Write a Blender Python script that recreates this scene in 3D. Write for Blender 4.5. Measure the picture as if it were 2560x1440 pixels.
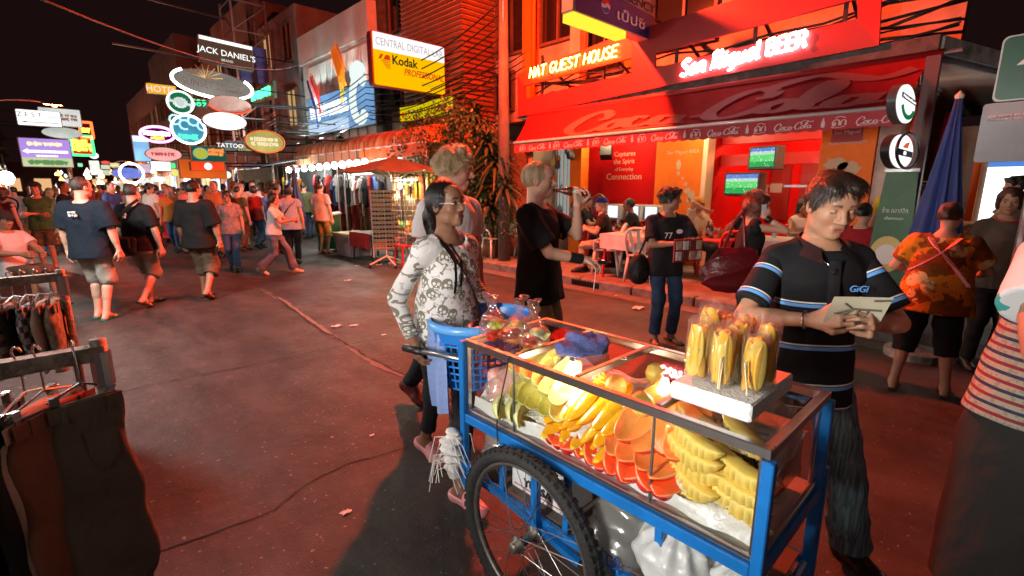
import bpy,math,random
import numpy as np
from mathutils import Vector,Matrix
random.seed(7); np.random.seed(7)
for _o in list(bpy.data.objects): bpy.data.objects.remove(_o)
SC = bpy.context.scene
COL = SC.collection
PI = math.pi
R = math.radians
# ---------------------------------------------------------------- camera
# street frame: +Y runs down the street, +X points to the bar side, z up, metres
CAM_H,PITCH,YAW = 1.62,R(11.75),R(43.5)
cd = bpy.data.cameras.new('camera')
cam = bpy.data.objects.new('camera',cd); COL.objects.link(cam)
cam.location = (0,0,CAM_H); cam.rotation_euler = (PI/2-PITCH,0,-YAW)
cd.sensor_width = 36; cd.lens = 17.04; cd.clip_start = .05; cd.clip_end = 600
cd.dof.use_dof = True; cd.dof.focus_distance = 2.3; cd.dof.aperture_fstop = 4.0
SC.camera = cam
# ---------------------------------------------------------------- night sky
W = bpy.data.worlds.new('World'); SC.world = W; W.use_nodes = True
bg = W.node_tree.nodes['Background']
bg.inputs['Color'].default_value = (.0085,.0034,.0036,1); bg.inputs['Strength'].default_value = 1
SC.view_settings.view_transform = 'Standard'; SC.view_settings.look = 'None'
SC.view_settings.exposure = .12; SC.view_settings.gamma = 1
SC.render.engine = 'CYCLES'
cy = SC.cycles
cy.use_denoising = True; cy.max_bounces = 6; cy.diffuse_bounces = 3; cy.glossy_bounces = 3
cy.transparent_max_bounces = 16; cy.transmission_bounces = 4
cy.sample_clamp_indirect = 4; cy.sample_clamp_direct = 0; cy.caustics_reflective = False; cy.caustics_refractive = False
cy.use_adaptive_sampling = True; cy.adaptive_threshold = .02
# ---------------------------------------------------------------- picture point -> place in the street
_f = 1212.
_F0 = np.array([math.sin(YAW),math.cos(YAW),0]); _RT = np.array([math.cos(YAW),-math.sin(YAW),0])
_FW = _F0*math.cos(PITCH)+np.array([0,0,-math.sin(PITCH)]); _UP = _F0*math.sin(PITCH)+np.array([0,0,math.cos(PITCH)])
_C = np.array([0,0,CAM_H])
def ray(x,y): return _FW+_RT*(x-1280)/_f+_UP*(720-y)/_f
def onZ(x,y,z=0.): r = ray(x,y); return _C+r*((z-CAM_H)/r[2])
def onX(x,y,X): r = ray(x,y); return _C+r*(X/r[0])
def onY(x,y,Y): r = ray(x,y); return _C+r*(Y/r[1])
# ---------------------------------------------------------------- materials
_M = {}
def _nt(name):
 m = bpy.data.materials.new(name); m.use_nodes = True
 return m,m.node_tree,m.node_tree.nodes['Principled BSDF']
def setin(b,**k):
 for a,v in k.items():
  i = b.inputs.get(a.replace('_',' '))
  if i is not None: i.default_value = v
def rgb(c): return (c[0],c[1],c[2],1)
def fold_bump(N,L,src,s):
 n = N.new('ShaderNodeTexNoise'); n.inputs['Scale'].default_value = 6.5; n.inputs['Detail'].default_value = 2; n.inputs['Distortion'].default_value = .5
 mp = N.new('ShaderNodeMapping'); mp.inputs['Scale'].default_value = (1.3,1.3,.8); mp.inputs['Rotation'].default_value = (.4,.5,.2); L.new(src,mp.inputs[0]); L.new(mp.outputs[0],n.inputs['Vector'])
 b = N.new('ShaderNodeBump'); b.inputs['Strength'].default_value = s; b.inputs['Distance'].default_value = .05; L.new(n.outputs['Fac'],b.inputs['Height']); return b.outputs[0]
def mat(name,col,rough=.6,metal=0.,var=.0,vs=6.,bump=0.,bs=60.,spec=.5,coat=0.,sss=0.,col2=None,vec='Object',stretch=None,fold=0.):
 if name in _M: return _M[name]
 m,t,b = _nt(name); N = t.nodes; L = t.links
 setin(b,Base_Color=rgb(col),Roughness=rough,Metallic=metal,Specular_IOR_Level=spec,Coat_Weight=coat)
 if sss: setin(b,Subsurface_Weight=sss,Subsurface_Radius=(.01,.004,.002),Subsurface_Scale=1.)
 if var or bump:
  tc = N.new('ShaderNodeTexCoord'); src = tc.outputs[vec]
  if stretch:
   mp = N.new('ShaderNodeMapping'); mp.inputs['Scale'].default_value = stretch; L.new(src,mp.inputs[0]); src = mp.outputs[0]
 if var:
  n = N.new('ShaderNodeTexNoise'); n.inputs['Scale'].default_value = vs; n.inputs['Detail'].default_value = 6; n.inputs['Roughness'].default_value = .65
  L.new(src,n.inputs['Vector'])
  r = N.new('ShaderNodeValToRGB'); r.color_ramp.elements[0].position = .3; r.color_ramp.elements[1].position = .7
  r.color_ramp.elements[0].color = rgb(col2 if col2 else [c*(1-var) for c in col]); r.color_ramp.elements[1].color = rgb([min(1,c*(1+var*.35)) for c in col])
  L.new(n.outputs['Fac'],r.inputs[0]); L.new(r.outputs[0],b.inputs['Base Color'])
 if bump:
  n = N.new('ShaderNodeTexNoise'); n.inputs['Scale'].default_value = bs; n.inputs['Detail'].default_value = 5
  L.new(src,n.inputs['Vector'])
  bp = N.new('ShaderNodeBump'); bp.inputs['Strength'].default_value = bump; bp.inputs['Distance'].default_value = .02
  L.new(n.outputs['Fac'],bp.inputs['Height']); L.new(bp.outputs[0],b.inputs['Normal'])
  if fold:
   q = fold_bump(N,L,src,fold); L.new(q,bp.inputs['Normal'])
 _M[name] = m; return m
def emit(name,col,s=1.,var=0.,vs=3.):
 if name in _M: return _M[name]
 m = bpy.data.materials.new(name); m.use_nodes = True; t = m.node_tree; t.nodes.clear()
 e = t.nodes.new('ShaderNodeEmission'); o = t.nodes.new('ShaderNodeOutputMaterial')
 e.inputs[0].default_value = rgb(col); e.inputs[1].default_value = s
 if var:
  tc = t.nodes.new('ShaderNodeTexCoord'); n = t.nodes.new('ShaderNodeTexNoise'); n.inputs['Scale'].default_value = vs; n.inputs['Detail'].default_value = 4
  t.links.new(tc.outputs['Object'],n.inputs[0])
  mr = t.nodes.new('ShaderNodeMapRange'); mr.inputs[1].default_value = .3; mr.inputs[2].default_value = .7; mr.inputs[3].default_value = s*(1-var); mr.inputs[4].default_value = s*(1+var*.6)
  t.links.new(n.outputs['Fac'],mr.inputs[0]); t.links.new(mr.outputs[0],e.inputs[1])
 t.links.new(e.outputs[0],o.inputs[0]); _M[name] = m; return m
def glass(name,tint=(1,1,1),gloss=.12,rough=.02,body=0.,bodycol=(1,1,1)):
 """thin clear sheet: see-through with a fresnel reflection, optional milky body"""
 if name in _M: return _M[name]
 m = bpy.data.materials.new(name); m.use_nodes = True; t = m.node_tree; t.nodes.clear(); N = t.nodes.new; L = t.links.new
 o = N('ShaderNodeOutputMaterial'); tr = N('ShaderNodeBsdfTransparent'); tr.inputs[0].default_value = rgb(tint)
 g = N('ShaderNodeBsdfGlossy'); g.inputs['Roughness'].default_value = rough
 fr = N('ShaderNodeLayerWeight'); fr.inputs[0].default_value = .35
 ml = N('ShaderNodeMath'); ml.operation = 'MULTIPLY_ADD'; ml.inputs[1].default_value = .55; ml.inputs[2].default_value = gloss; ml.use_clamp = True
 L(fr.outputs['Facing'],ml.inputs[0])
 pw = N('ShaderNodeMath'); pw.operation = 'MULTIPLY'; L(ml.outputs[0],pw.inputs[0]); L(ml.outputs[0],pw.inputs[1])
 base = tr.outputs[0]
 if body:
  df = N('ShaderNodeBsdfDiffuse'); df.inputs[0].default_value = rgb(bodycol); tl = N('ShaderNodeBsdfTranslucent'); tl.inputs[0].default_value = rgb(bodycol)
  a = N('ShaderNodeAddShader'); mm = N('ShaderNodeMixShader'); mm.inputs[0].default_value = .5; L(df.outputs[0],mm.inputs[1]); L(tl.outputs[0],mm.inputs[2])
  mb = N('ShaderNodeMixShader'); mb.inputs[0].default_value = body; L(tr.outputs[0],mb.inputs[1]); L(mm.outputs[0],mb.inputs[2]); base = mb.outputs[0]
 mx = N('ShaderNodeMixShader'); L(pw.outputs[0],mx.inputs[0]); L(base,mx.inputs[1]); L(g.outputs[0],mx.inputs[2]); L(mx.outputs[0],o.inputs[0])
 _M[name] = m; return m
# ---------------------------------------------------------------- objects
def link(name,me,mats,parent=None,loc=None,smooth=False):
 o = bpy.data.objects.new(name,me); COL.objects.link(o)
 if not isinstance(mats,(list,tuple)): mats = [mats]
 if me is not None and len(me.materials) == 0:
  for m in mats: me.materials.append(m)
 if parent is not None: o.parent = parent
 if loc is not None: o.location = loc
 if smooth and me is not None: me.polygons.foreach_set('use_smooth',[True]*len(me.polygons))
 return o
def tag(o,label=None,cat=None,group=None,kind=None):
 if label: o['label'] = label
 if cat: o['category'] = cat
 if group: o['group'] = group
 if kind: o['kind'] = kind
 return o
def thing(name,label,cat,loc=(0,0,0),rz=0.,group=None):
 o = bpy.data.objects.new(name,None); COL.objects.link(o)
 o.empty_display_size = .1; o.location = loc; o.rotation_euler = (0,0,rz)
 return tag(o,label,cat,group)
def dup(o,parent=None,loc=None,rz=None,label=None,group=None):
 c = o.copy(); COL.objects.link(c)
 if parent is not None: c.parent = parent
 if loc is not None: c.location = loc
 if rz is not None: c.rotation_euler = (0,0,rz)
 if label: c['label'] = label
 if group: c['group'] = group
 for ch in o.children: dup(ch,c)
 return c
class MB:
 """collects shapes, builds them as one mesh object"""
 def __init__(s): s.v = []; s.f = []; s.mi = []; s.cur = 0
 def m(s,i): s.cur = i; return s
 def add(s,vs,fs):
  n = len(s.v); s.v += [tuple(float(c) for c in p) for p in vs]; s.f += [tuple(n+i for i in f) for f in fs]; s.mi += [s.cur]*len(fs); return s
 def box(s,c,d,rot=None,bev=0.):
  x,y,z = d[0]/2,d[1]/2,d[2]/2
  if bev:
   b = min(bev,x*.49,y*.49,z*.49); P = []
   for sx in (-1,1):
    for sy in (-1,1):
     for sz in (-1,1): P += [(sx*x,sy*(y-b),sz*(z-b)),(sx*(x-b),sy*y,sz*(z-b)),(sx*(x-b),sy*(y-b),sz*z)]
   F = []
   def I(a,b_,c_,k): return ((a*2+b_)*2+c_)*3+k
   for q in (0,1):
    f = [I(q,0,0,0),I(q,0,1,0),I(q,1,1,0),I(q,1,0,0)]; F.append(f if q == 0 else f[::-1])
    f = [I(0,q,0,1),I(1,q,0,1),I(1,q,1,1),I(0,q,1,1)]; F.append(f if q == 0 else f[::-1])
    f = [I(0,0,q,2),I(0,1,q,2),I(1,1,q,2),I(1,0,q,2)]; F.append(f if q == 0 else f[::-1])
   for a in (0,1):
    for b_ in (0,1):
     F += [[I(0,a,b_,1),I(1,a,b_,1),I(1,a,b_,2),I(0,a,b_,2)],[I(a,0,b_,0),I(a,1,b_,0),I(a,1,b_,2),I(a,0,b_,2)],[I(a,b_,0,0),I(a,b_,1,0),I(a,b_,1,1),I(a,b_,0,1)]]
     for c_ in (0,1): F.append([I(a,b_,c_,0),I(a,b_,c_,1),I(a,b_,c_,2)])
  else:
   P = [(-x,-y,-z),(x,-y,-z),(x,y,-z),(-x,y,-z),(-x,-y,z),(x,-y,z),(x,y,z),(-x,y,z)]
   F = [(0,3,2,1),(4,5,6,7),(0,1,5,4),(1,2,6,5),(2,3,7,6),(3,0,4,7)]
  c = Vector(c)
  if rot is not None: P = [rot @ Vector(p) for p in P]
  return s.add([Vector(p)+c for p in P],F)
 def b2(s,lo,hi,bev=0.):
  return s.box([(a+b)/2 for a,b in zip(lo,hi)],[abs(b-a) for a,b in zip(lo,hi)],None,bev)
 def beam(s,p,q,w,h=None,up=(0,0,1)):
  p = Vector(p); q = Vector(q); d = q-p; L_ = d.length; h = h or w; d.normalize(); u = Vector(up)
  if abs(d.dot(u)) > .98: u = Vector((1,0,0))
  x = d.cross(u).normalized(); z = x.cross(d)
  return s.box((p+q)/2,(w,L_,h),Matrix((x,d,z)).transposed())
 def tube(s,pts,r,n=8,closed=False,cap=True):
  pts = [Vector(p) for p in pts]; N = len(pts); rr = r if isinstance(r,(list,tuple)) else [r]*N
  V = []; F = []; prev = None
  for i,p in enumerate(pts):
   a = pts[(i-1) % N] if (closed or i > 0) else p; b = pts[(i+1) % N] if (closed or i < N-1) else p
   d = (b-a)
   if d.length < 1e-9: d = Vector((0,0,1))
   d.normalize()
   if prev is None:
    u = Vector((0,0,1)) if abs(d.z) < .9 else Vector((1,0,0)); x = d.cross(u).normalized()
   else:
    x = prev-d*prev.dot(d)
    if x.length < 1e-6: x = d.orthogonal()
    x.normalize()
   prev = x; y = d.cross(x)
   for k in range(n):
    t = 2*PI*k/n; V.append(p+(x*math.cos(t)+y*math.sin(t))*rr[i])
  for i in range(N if closed else N-1):
   j = (i+1) % N
   for k in range(n): F.append((i*n+k,i*n+(k+1) % n,j*n+(k+1) % n,j*n+k))
  if cap and not closed: F.append(tuple(range(n-1,-1,-1))); F.append(tuple((N-1)*n+k for k in range(n)))
  return s.add(V,F)
 def lathe(s,prof,n=16,c=(0,0,0),ax=None):
  """profile of (radius, height) turned about z, or about axis ax"""
  M_ = Matrix.Identity(3) if ax is None else Vector((0,0,1)).rotation_difference(Vector(ax)).to_matrix()
  V = []; F = []; c = Vector(c); K = len(prof)
  for (r,z) in prof:
   for k in range(n): t = 2*PI*k/n; V.append(c+M_ @ Vector((r*math.cos(t),r*math.sin(t),z)))
  for i in range(K-1):
   for k in range(n): F.append((i*n+k,i*n+(k+1) % n,(i+1)*n+(k+1) % n,(i+1)*n+k))
  if prof[0][0] > 1e-6: F.append(tuple(range(n-1,-1,-1)))
  if prof[-1][0] > 1e-6: F.append(tuple((K-1)*n+k for k in range(n)))
  return s.add(V,F)
 def prism(s,poly,o,u,v,w):
  """polygon (a,b) in the plane o+a*u+b*v, extruded by vector w"""
  o = Vector(o); u = Vector(u); v = Vector(v); w = Vector(w); n = len(poly)
  A = [o+u*a+v*b for a,b in poly]; B = [p+w for p in A]
  F = [tuple(range(n)),tuple(range(2*n-1,n-1,-1))]+[((i+1) % n,i,n+i,n+(i+1) % n) for i in range(n)]
  return s.add(A+B,F)
 def grid(s,fn,nu,nv,closed_u=False):
  V = [fn(i/(nu if closed_u else nu-1),j/(nv-1)) for j in range(nv) for i in range(nu)]; F = []
  for j in range(nv-1):
   for i in range(nu if closed_u else nu-1):
    k = (i+1) % nu; F.append((j*nu+i,j*nu+k,(j+1)*nu+k,(j+1)*nu+i))
  return s.add(V,F)
 def mesh(s,name='m'):
  me = bpy.data.meshes.new(name); me.from_pydata(s.v,[],s.f)
  if any(s.mi): me.polygons.foreach_set('material_index',s.mi)
  me.update(); return me
 def build(s,name,mats,parent=None,loc=None,smooth=False):
  return link(name,s.mesh(name),mats,parent,loc,smooth)
def solo(name,mb,mats,label,cat,group=None,loc=None,smooth=False):
 return tag(mb.build(name,mats,None,loc,smooth),label,cat,group)
def arc(cx,cy_,rx,ry,a0,a1,n=12): return [(cx+rx*math.cos(R(a0+(a1-a0)*i/n)),cy_+ry*math.sin(R(a0+(a1-a0)*i/n))) for i in range(n+1)]
def rrect(w,h,r,n=5):
 P = []
 for sx,sy,a in ((1,1,0),(-1,1,90),(-1,-1,180),(1,-1,270)): P += arc(sx*(w/2-r),sy*(h/2-r),r,r,a,a+90,n)
 return P
def oval(w,h,n=40): return [(w/2*math.cos(2*PI*i/n),h/2*math.sin(2*PI*i/n)) for i in range(n)]
FX = ((0,-1,0),(0,0,1),(-1,0,0))      # board facing the street (-X): right, up, out
FY = ((1,0,0),(0,0,1),(0,-1,0))       # board facing up the street (-Y)
def face_to(a):                                # board whose outward side points to heading a (degrees from -Y towards -X)
 a = R(a); out = (-math.sin(a),-math.cos(a),0); return ((math.cos(a),-math.sin(a),0),(0,0,1),out)
_T = {}
def text(s,size,o,F,mats,parent,name='lettering',align='CENTER',shear=0.,off=.0,ext=.004,width=None,bold=0.):
 """flat cut letters standing `off` proud of the board at o"""
 key = (s,shear,bold)
 if key not in _T:
  c = bpy.data.curves.new('t','FONT'); c.body = s; c.shear = shear; c.extrude = .002; c.resolution_u = 3; c.offset = bold; c.align_x = 'CENTER'; c.align_y = 'CENTER'
  ob = bpy.data.objects.new('t',c); COL.objects.link(ob); dg = bpy.context.evaluated_depsgraph_get(); dg.update()
  me = bpy.data.meshes.new_from_object(ob.evaluated_get(dg)); bpy.data.objects.remove(ob); bpy.data.curves.remove(c)
  co = np.empty(len(me.vertices)*3,'f'); me.vertices.foreach_get('co',co); co = co.reshape(-1,3)
  co[:,:2] -= (co[:,:2].max(0)+co[:,:2].min(0))/2; _T[key] = (co,[tuple(p.vertices) for p in me.polygons]); bpy.data.meshes.remove(me)
 co,fs = _T[key]; h = max(1e-3,np.ptp(co[:,1])); w = np.ptp(co[:,0]); k = size/h if width is None else width/w; kz = size/h
 u,v,n = [np.array(a,float) for a in F]; o = np.array(o,float)
 if align == 'LEFT': o = o+u*k*w/2
 me = bpy.data.meshes.new(name)
 me.from_pydata((o+co[:,:1]*k*u+co[:,1:2]*kz*v+(co[:,2:]*(ext/.004)+off+ext/2)*n).tolist(),[],fs); me.update()
 return link(name,me,mats,parent)
def plate(poly,o,F,th,mats,parent,name,off=0.):
 """polygon board of thickness th whose front lies `off` in front of o"""
 u,v,n = [Vector(a) for a in F]; o = Vector(o)+n*off
 return MB().prism(poly,o,u,v,-n*th).build(name,mats,parent)
def strokes(lines,o,F,r,mats,parent,name,off=0.,n=6):
 """round tubes (neon) or flat ribbons along strokes given in board coordinates"""
 u,v,w = [Vector(a) for a in F]; o = Vector(o)+w*off; b = MB()
 for l in lines: b.tube([o+u*p[0]+v*p[1] for p in l],r,n)
 return b.build(name,mats,parent,smooth=True)
def crom(P,k=6):
 """smooth curve through points"""
 out = []; n = len(P)
 for i in range(n-1):
  p0,p1,p2,p3 = P[max(0,i-1)],P[i],P[i+1],P[min(n-1,i+2)]
  for j in range(k):
   t = j/k; out.append(tuple(.5*(2*b+(c-a)*t+(2*a-5*b+4*c-d)*t*t+(3*b-a-3*c+d)*t**3) for a,b,c,d in zip(p0,p1,p2,p3)))
 out.append(tuple(P[-1])); return out
def area(name,loc,size,power,col,parent=None,rot=(0,0,0),sy=None,spread=None):
 d = bpy.data.lights.new(name,'AREA'); d.energy = power; d.color = col; d.size = size
 if sy: d.shape = 'RECTANGLE'; d.size_y = sy
 if spread: d.spread = R(spread)
 o = bpy.data.objects.new(name,d); COL.objects.link(o); o.location = loc; o.rotation_euler = rot
 if parent: o.parent = parent
 return o
def point(name,loc,power,col,r=.05,parent=None):
 d = bpy.data.lights.new(name,'POINT'); d.energy = power; d.color = col; d.shadow_soft_size = r
 o = bpy.data.objects.new(name,d); COL.objects.link(o); o.location = loc
 if parent: o.parent = parent
 return o
# ================================================================ ground
def asphalt():
 m,t,b = _nt('asphalt'); N = t.nodes.new; L = t.links.new
 tc = N('ShaderNodeTexCoord'); o = tc.outputs['Object']
 def noise(s,d=6,r=.6,st=None):
  n = N('ShaderNodeTexNoise'); n.inputs['Scale'].default_value = s; n.inputs['Detail'].default_value = d; n.inputs['Roughness'].default_value = r
  if st: mp = N('ShaderNodeMapping'); mp.inputs['Scale'].default_value = st; mp.inputs['Rotation'].default_value = (0,0,.5); L(o,mp.inputs[0]); L(mp.outputs[0],n.inputs[0])
  else: L(o,n.inputs[0])
  return n.outputs['Fac']
 def ramp(f,p0,c0,p1,c1):
  r = N('ShaderNodeValToRGB'); r.color_ramp.elements[0].position = p0; r.color_ramp.elements[1].position = p1; r.color_ramp.elements[0].color = rgb(c0); r.color_ramp.elements[1].color = rgb(c1); L(f,r.inputs[0]); return r.outputs[0]
 def mix(a,c,f,ty='MIX'):
  x = N('ShaderNodeMix'); x.data_type = 'RGBA'; x.blend_type = ty; L(a,x.inputs[6]); L(c,x.inputs[7])
  if isinstance(f,float): x.inputs[0].default_value = f
  else: L(f,x.inputs[0])
  return x.outputs[2]
 base = ramp(noise(.55,8,.68),.32,(.036,.034,.032),.7,(.08,.075,.068))
 st = ramp(noise(1.7,8,.75,(1,.35,1)),.38,(.3,.29,.29),.6,(1.1,1.1,1.1))
 c = mix(base,st,.75,'MULTIPLY')
 gr = ramp(noise(160,3,.7),.35,(.6,.6,.6),.7,(1.35,1.35,1.3)); c = mix(c,gr,.8,'MULTIPLY')
 sp = ramp(noise(34,2,.5),.67,(0,0,0),.72,(1,1,1)); lt = N('ShaderNodeRGB'); lt.outputs[0].default_value = (.2,.185,.165,1); c = mix(c,lt.outputs[0],sp)
 dk = ramp(noise(5.5,5,.65),.6,(0,0,0),.74,(.75,.75,.75)); d2 = N('ShaderNodeRGB'); d2.outputs[0].default_value = (.03,.026,.024,1); c = mix(c,d2.outputs[0],dk)
 L(c,b.inputs['Base Color'])
 rr = ramp(noise(1.2,6,.7),.3,(.42,.42,.42),.7,(.72,.72,.72)); L(rr,b.inputs['Roughness'])
 setin(b,Specular_IOR_Level=.3); bp = N('ShaderNodeBump'); bp.inputs['Strength'].default_value = .5; bp.inputs['Distance'].default_value = .012; L(noise(90,4,.7),bp.inputs['Height'])
 b2 = N('ShaderNodeBump'); b2.inputs['Strength'].default_value = .35; b2.inputs['Distance'].default_value = .06; L(noise(3.5,5,.6),b2.inputs['Height']); L(bp.outputs[0],b2.inputs['Normal']); L(b2.outputs[0],b.inputs['Normal'])
 _M['asphalt'] = m; return m
KX = 6.30                                             # kerb line of the bar pavement
road = tag(MB().add([(-80,-60,0),(90,-60,0),(90,260,0),(-80,260,0)],[(0,1,2,3)]).build('road',asphalt()),kind='structure')
tar = mat('tar_crack',(.012,.011,.01),.8,bump=.4,bs=120)
crumb = mat('crumbled_edge',(.2,.17,.14),.9,var=.7,vs=60)
def crack(px,w,seed,m_,z=.004,nm='crack'):
 rnd = random.Random(seed); P = [onZ(*q)[:2] for q in px]; Q = []
 for (x0,y0),(x1,y1) in zip(P,P[1:]):
  L_ = math.hypot(x1-x0,y1-y0); k = max(2,int(L_/.05))
  Q += [(x0+(x1-x0)*i/k,y0+(y1-y0)*i/k) for i in range(k)]
 b = MB(); V = []; F = []; off = 0
 for i,(x,y) in enumerate(Q):
  j = min(i+1,len(Q)-1); k = max(0,j-1); dx,dy = Q[j][0]-Q[k][0],Q[j][1]-Q[k][1]; l = math.hypot(dx,dy) or 1; nx,ny = -dy/l,dx/l
  off += rnd.uniform(-.012,.012); off *= .93; ww = w*rnd.uniform(.35,1.2)
  V += [(x+nx*(off+ww),y+ny*(off+ww),z),(x+nx*(off-ww),y+ny*(off-ww),z)]
 F = [(2*i,2*i+1,2*i+3,2*i+2) for i in range(len(Q)-1)]
 b.add(V,F).build(nm,m_,road)
SEAM = [(632,715),(700,752),(770,800),(830,838),(900,890),(960,925),(1040,955),(1160,1030)]
crack(SEAM,.035,3,crumb,.0035,'crumbled_seam'); crack(SEAM,.016,4,tar,.007,'seam_crack')
crack([(250,992),(420,955),(640,912),(860,862),(985,840)],.006,5,tar)
crack([(330,1402),(520,1335),(690,1275),(760,1215),(860,1165),(1010,1125),(1060,1095)],.0055,6,tar)
crack([(420,700),(560,690),(700,702),(880,690)],.008,9,tar)
# ---------------------------------------------------------------- pavement in front of the bar
conc = mat('pavement_concrete',(.2,.17,.145),.62,var=.45,vs=3,bump=.25,bs=50)
kerbm = mat('kerb_stone',(.2,.185,.165),.8,var=.5,vs=9,bump=.4,bs=40)
pave = tag(MB().b2((KX+.16,-9,-.2),(24,60,.128)).build('pavement',conc),kind='structure')
y = -8.
ks = None
while y < 44:
 if ks is None:
  ks = MB().box((0,.495,-.035),(.15,.985,.35),None,.018).build('kerb_stone',kerbm,pave,(KX+.078,y,0)); ks0 = ks
 else:
  ks = ks0.copy(); COL.objects.link(ks); ks.location = (KX+.078+random.uniform(-.006,.006),y,random.uniform(-.006,.006)); ks.rotation_euler = (0,0,random.uniform(-.006,.006))
 y += 1.0
grate = MB()
for i in range(11): grate.box((KX-.012,4.62+i*.052,.055),(.03,.026,.085))
grate.build('drain_grate',mat('grate_iron',(.02,.018,.017),.6,.6),pave)
gutter = MB().b2((KX-.32,-8,-.02),(KX-.005,44,.0045)).build('gutter',mat('gutter_concrete',(.13,.12,.11),.75,var=.5,vs=5,bump=.3,bs=60),road)
# tile joints of the bar terrace
for i in range(1,12): MB().b2((KX+.2,-1+i*.9,.12),(12,-1+i*.9+.008,.1305)).build('tile_joint',mat('joint_dark',(.05,.04,.035),.9),pave)
# ================================================================ common materials
red_paint = mat('red_paint',(.55,.018,.012),.42,var=.12,vs=2.2)
red_wall = mat('red_wall_paint',(.55,.003,.002),.6,var=.18,vs=1.5,spec=.15,bump=.05,bs=12)
orange_wall = mat('orange_wall_paint',(.85,.17,.012),.55,var=.22,vs=1.7,spec=.2,bump=.05,bs=12)
dirty_conc = mat('stained_concrete',(.34,.31,.27),.85,var=.75,vs=3.5,bump=.3,bs=25)
dark_conc = mat('sooty_concrete',(.1,.09,.085),.9,var=.7,vs=5,bump=.3,bs=25)
ceil_white = mat('ceiling_paint',(.62,.58,.5),.7,var=.15,vs=3)
plaster = mat('old_plaster',(.42,.33,.24),.85,var=.4,vs=1.6,bump=.15,bs=20)
plaster2 = mat('grey_plaster',(.33,.31,.29),.85,var=.45,vs=1.8,bump=.15,bs=20)
dark_win = mat('dark_glass',(.012,.011,.012),.12)
frame_m = mat('window_frame_wood',(.12,.07,.045),.6,var=.3,vs=10)
steel = mat('dull_steel',(.35,.35,.36),.38,.9,var=.2,vs=20)
black_m = mat('black_metal',(.015,.015,.016),.45)
white_m = mat('white_enamel',(.75,.75,.72),.4)
wood_d = mat('dark_wood',(.07,.035,.02),.55,var=.3,vs=8)
alu = mat('brushed_aluminium',(.62,.61,.58),.28,1.,var=.12,vs=30)
# fluorescent tube fitting; the tube glows and carries its own lamp
tube_on = emit('tube_glow',(1,.86,.66),9)
def tube_lamp(loc,L_=1.2,axis='y',power=28,col=(1,.85,.66),label='',group=None,glow=None,lit=True,down=True):
 t = thing('fluorescent_lamp',label,'lamp',loc,0 if axis == 'y' else -PI/2,group)
 MB().b2((-.035,-L_/2,0),(.035,L_/2,.045),.006).build('housing',white_m,t)
 for e in (-1,1): MB().box((0,e*(L_/2-.02),-.022),(.03,.025,.04)).build('socket',white_m,t)
 MB().tube([(0,-L_/2+.035,-.03),(0,L_/2-.035,-.03)],.014,8).build('tube',(glow or tube_on) if lit else mat('tube_off',(.8,.78,.75),.3),t)
 if lit and down: area('tube_light',(0,0,-.06),.05,power,col,t,(0,0,0),L_)
 elif lit: point('tube_light',(0,0,-.2),power,col,.15,t)
 return t
# ================================================================ bar building on the right
bar = thing('bar_building','red and orange two storey bar building with concrete canopy slab over its terrace','building',(8,4,0))
def bp_(mb,name,m_,smooth=False):
 """part of the bar, given in street coordinates"""
 for i,v in enumerate(mb.v): mb.v[i] = (v[0]-8,v[1]-4,v[2])
 return mb.build(name,m_,bar,None,smooth)
bp_(MB().prism([(7.0,.9),(8.6,.42),(13,.42),(13,7.25),(7.0,7.25)],(0,0,2.955),(1,0,0),(0,1,0),(0,0,.225)),'canopy_slab',dark_conc)
bp_(MB().prism([(7.05,.95),(8.62,.47),(12.9,.47),(12.9,7.2),(7.05,7.2)],(0,0,2.935),(1,0,0),(0,1,0),(0,0,.018)),'ceiling',ceil_white)
bp_(MB().prism([(7.02,.86),(8.59,.39),(8.6,.415),(7.03,.885)],(0,0,2.985),(1,0,0),(0,1,0),(0,0,.175)),'slab_end',dirty_conc)
# walls below the canopy
bp_(MB().b2((9.0,5.25,.13),(9.2,7.35,2.93)),'wall',red_wall)
bp_(MB().b2((8.93,4.28,.13),(9.2,5.25,2.93)),'wall_panel',orange_wall)
bp_(MB().b2((8.2,6.55,.13),(8.45,6.85,2.93)),'column',orange_wall)  # orange light falling on this column put into its paint colour
bp_(MB().b2((8.9,4.19,.13),(9.2,4.275,2.93)),'pilaster',mat('pale_trim',(.75,.5,.3),.5))
bp_(MB().b2((12.0,1.2,.13),(12.2,7.3,2.93)),'back_wall',red_wall)
bp_(MB().b2((9.2,4.28,.13),(12,4.4,2.93)),'inner_wall',red_wall)
bp_(MB().b2((8.4,1.30,.13),(12.2,1.42,2.93)),'side_wall',orange_wall)
bp_(MB().b2((7.55,1.42,.13),(7.85,2.02,2.93)),'column',orange_wall)
bp_(MB().b2((7.62,1.2,.13),(7.85,1.415,2.93)),'column',mat('flaking_column',(.6,.42,.34),.7,var=.35,vs=5))
bp_(MB().b2((7.5,1.02,.13),(7.62,1.1,2.93)),'post',red_paint)
for zz in (2.42,2.02): bp_(MB().b2((9.6,1.45,zz),(9.72,4.25,zz+.2)),'crossbeam',red_paint)
bp_(MB().b2((9.65,1.6,1.62),(9.7,4.2,1.66)),'rail',steel)
for i in range(4): bp_(MB().b2((11.94,1.9+i*.6,.9),(11.99,2.3+i*.6,2.2)),'shutter',mat('dark_red_door',(.2,.012,.01),.5))
# fridge-like lit doorway at the back
bp_(MB().b2((11.86,1.55,.2),(11.95,1.95,1.95)),'lit_doorway',emit('doorway_light',(.85,.8,.7),.9))
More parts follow.
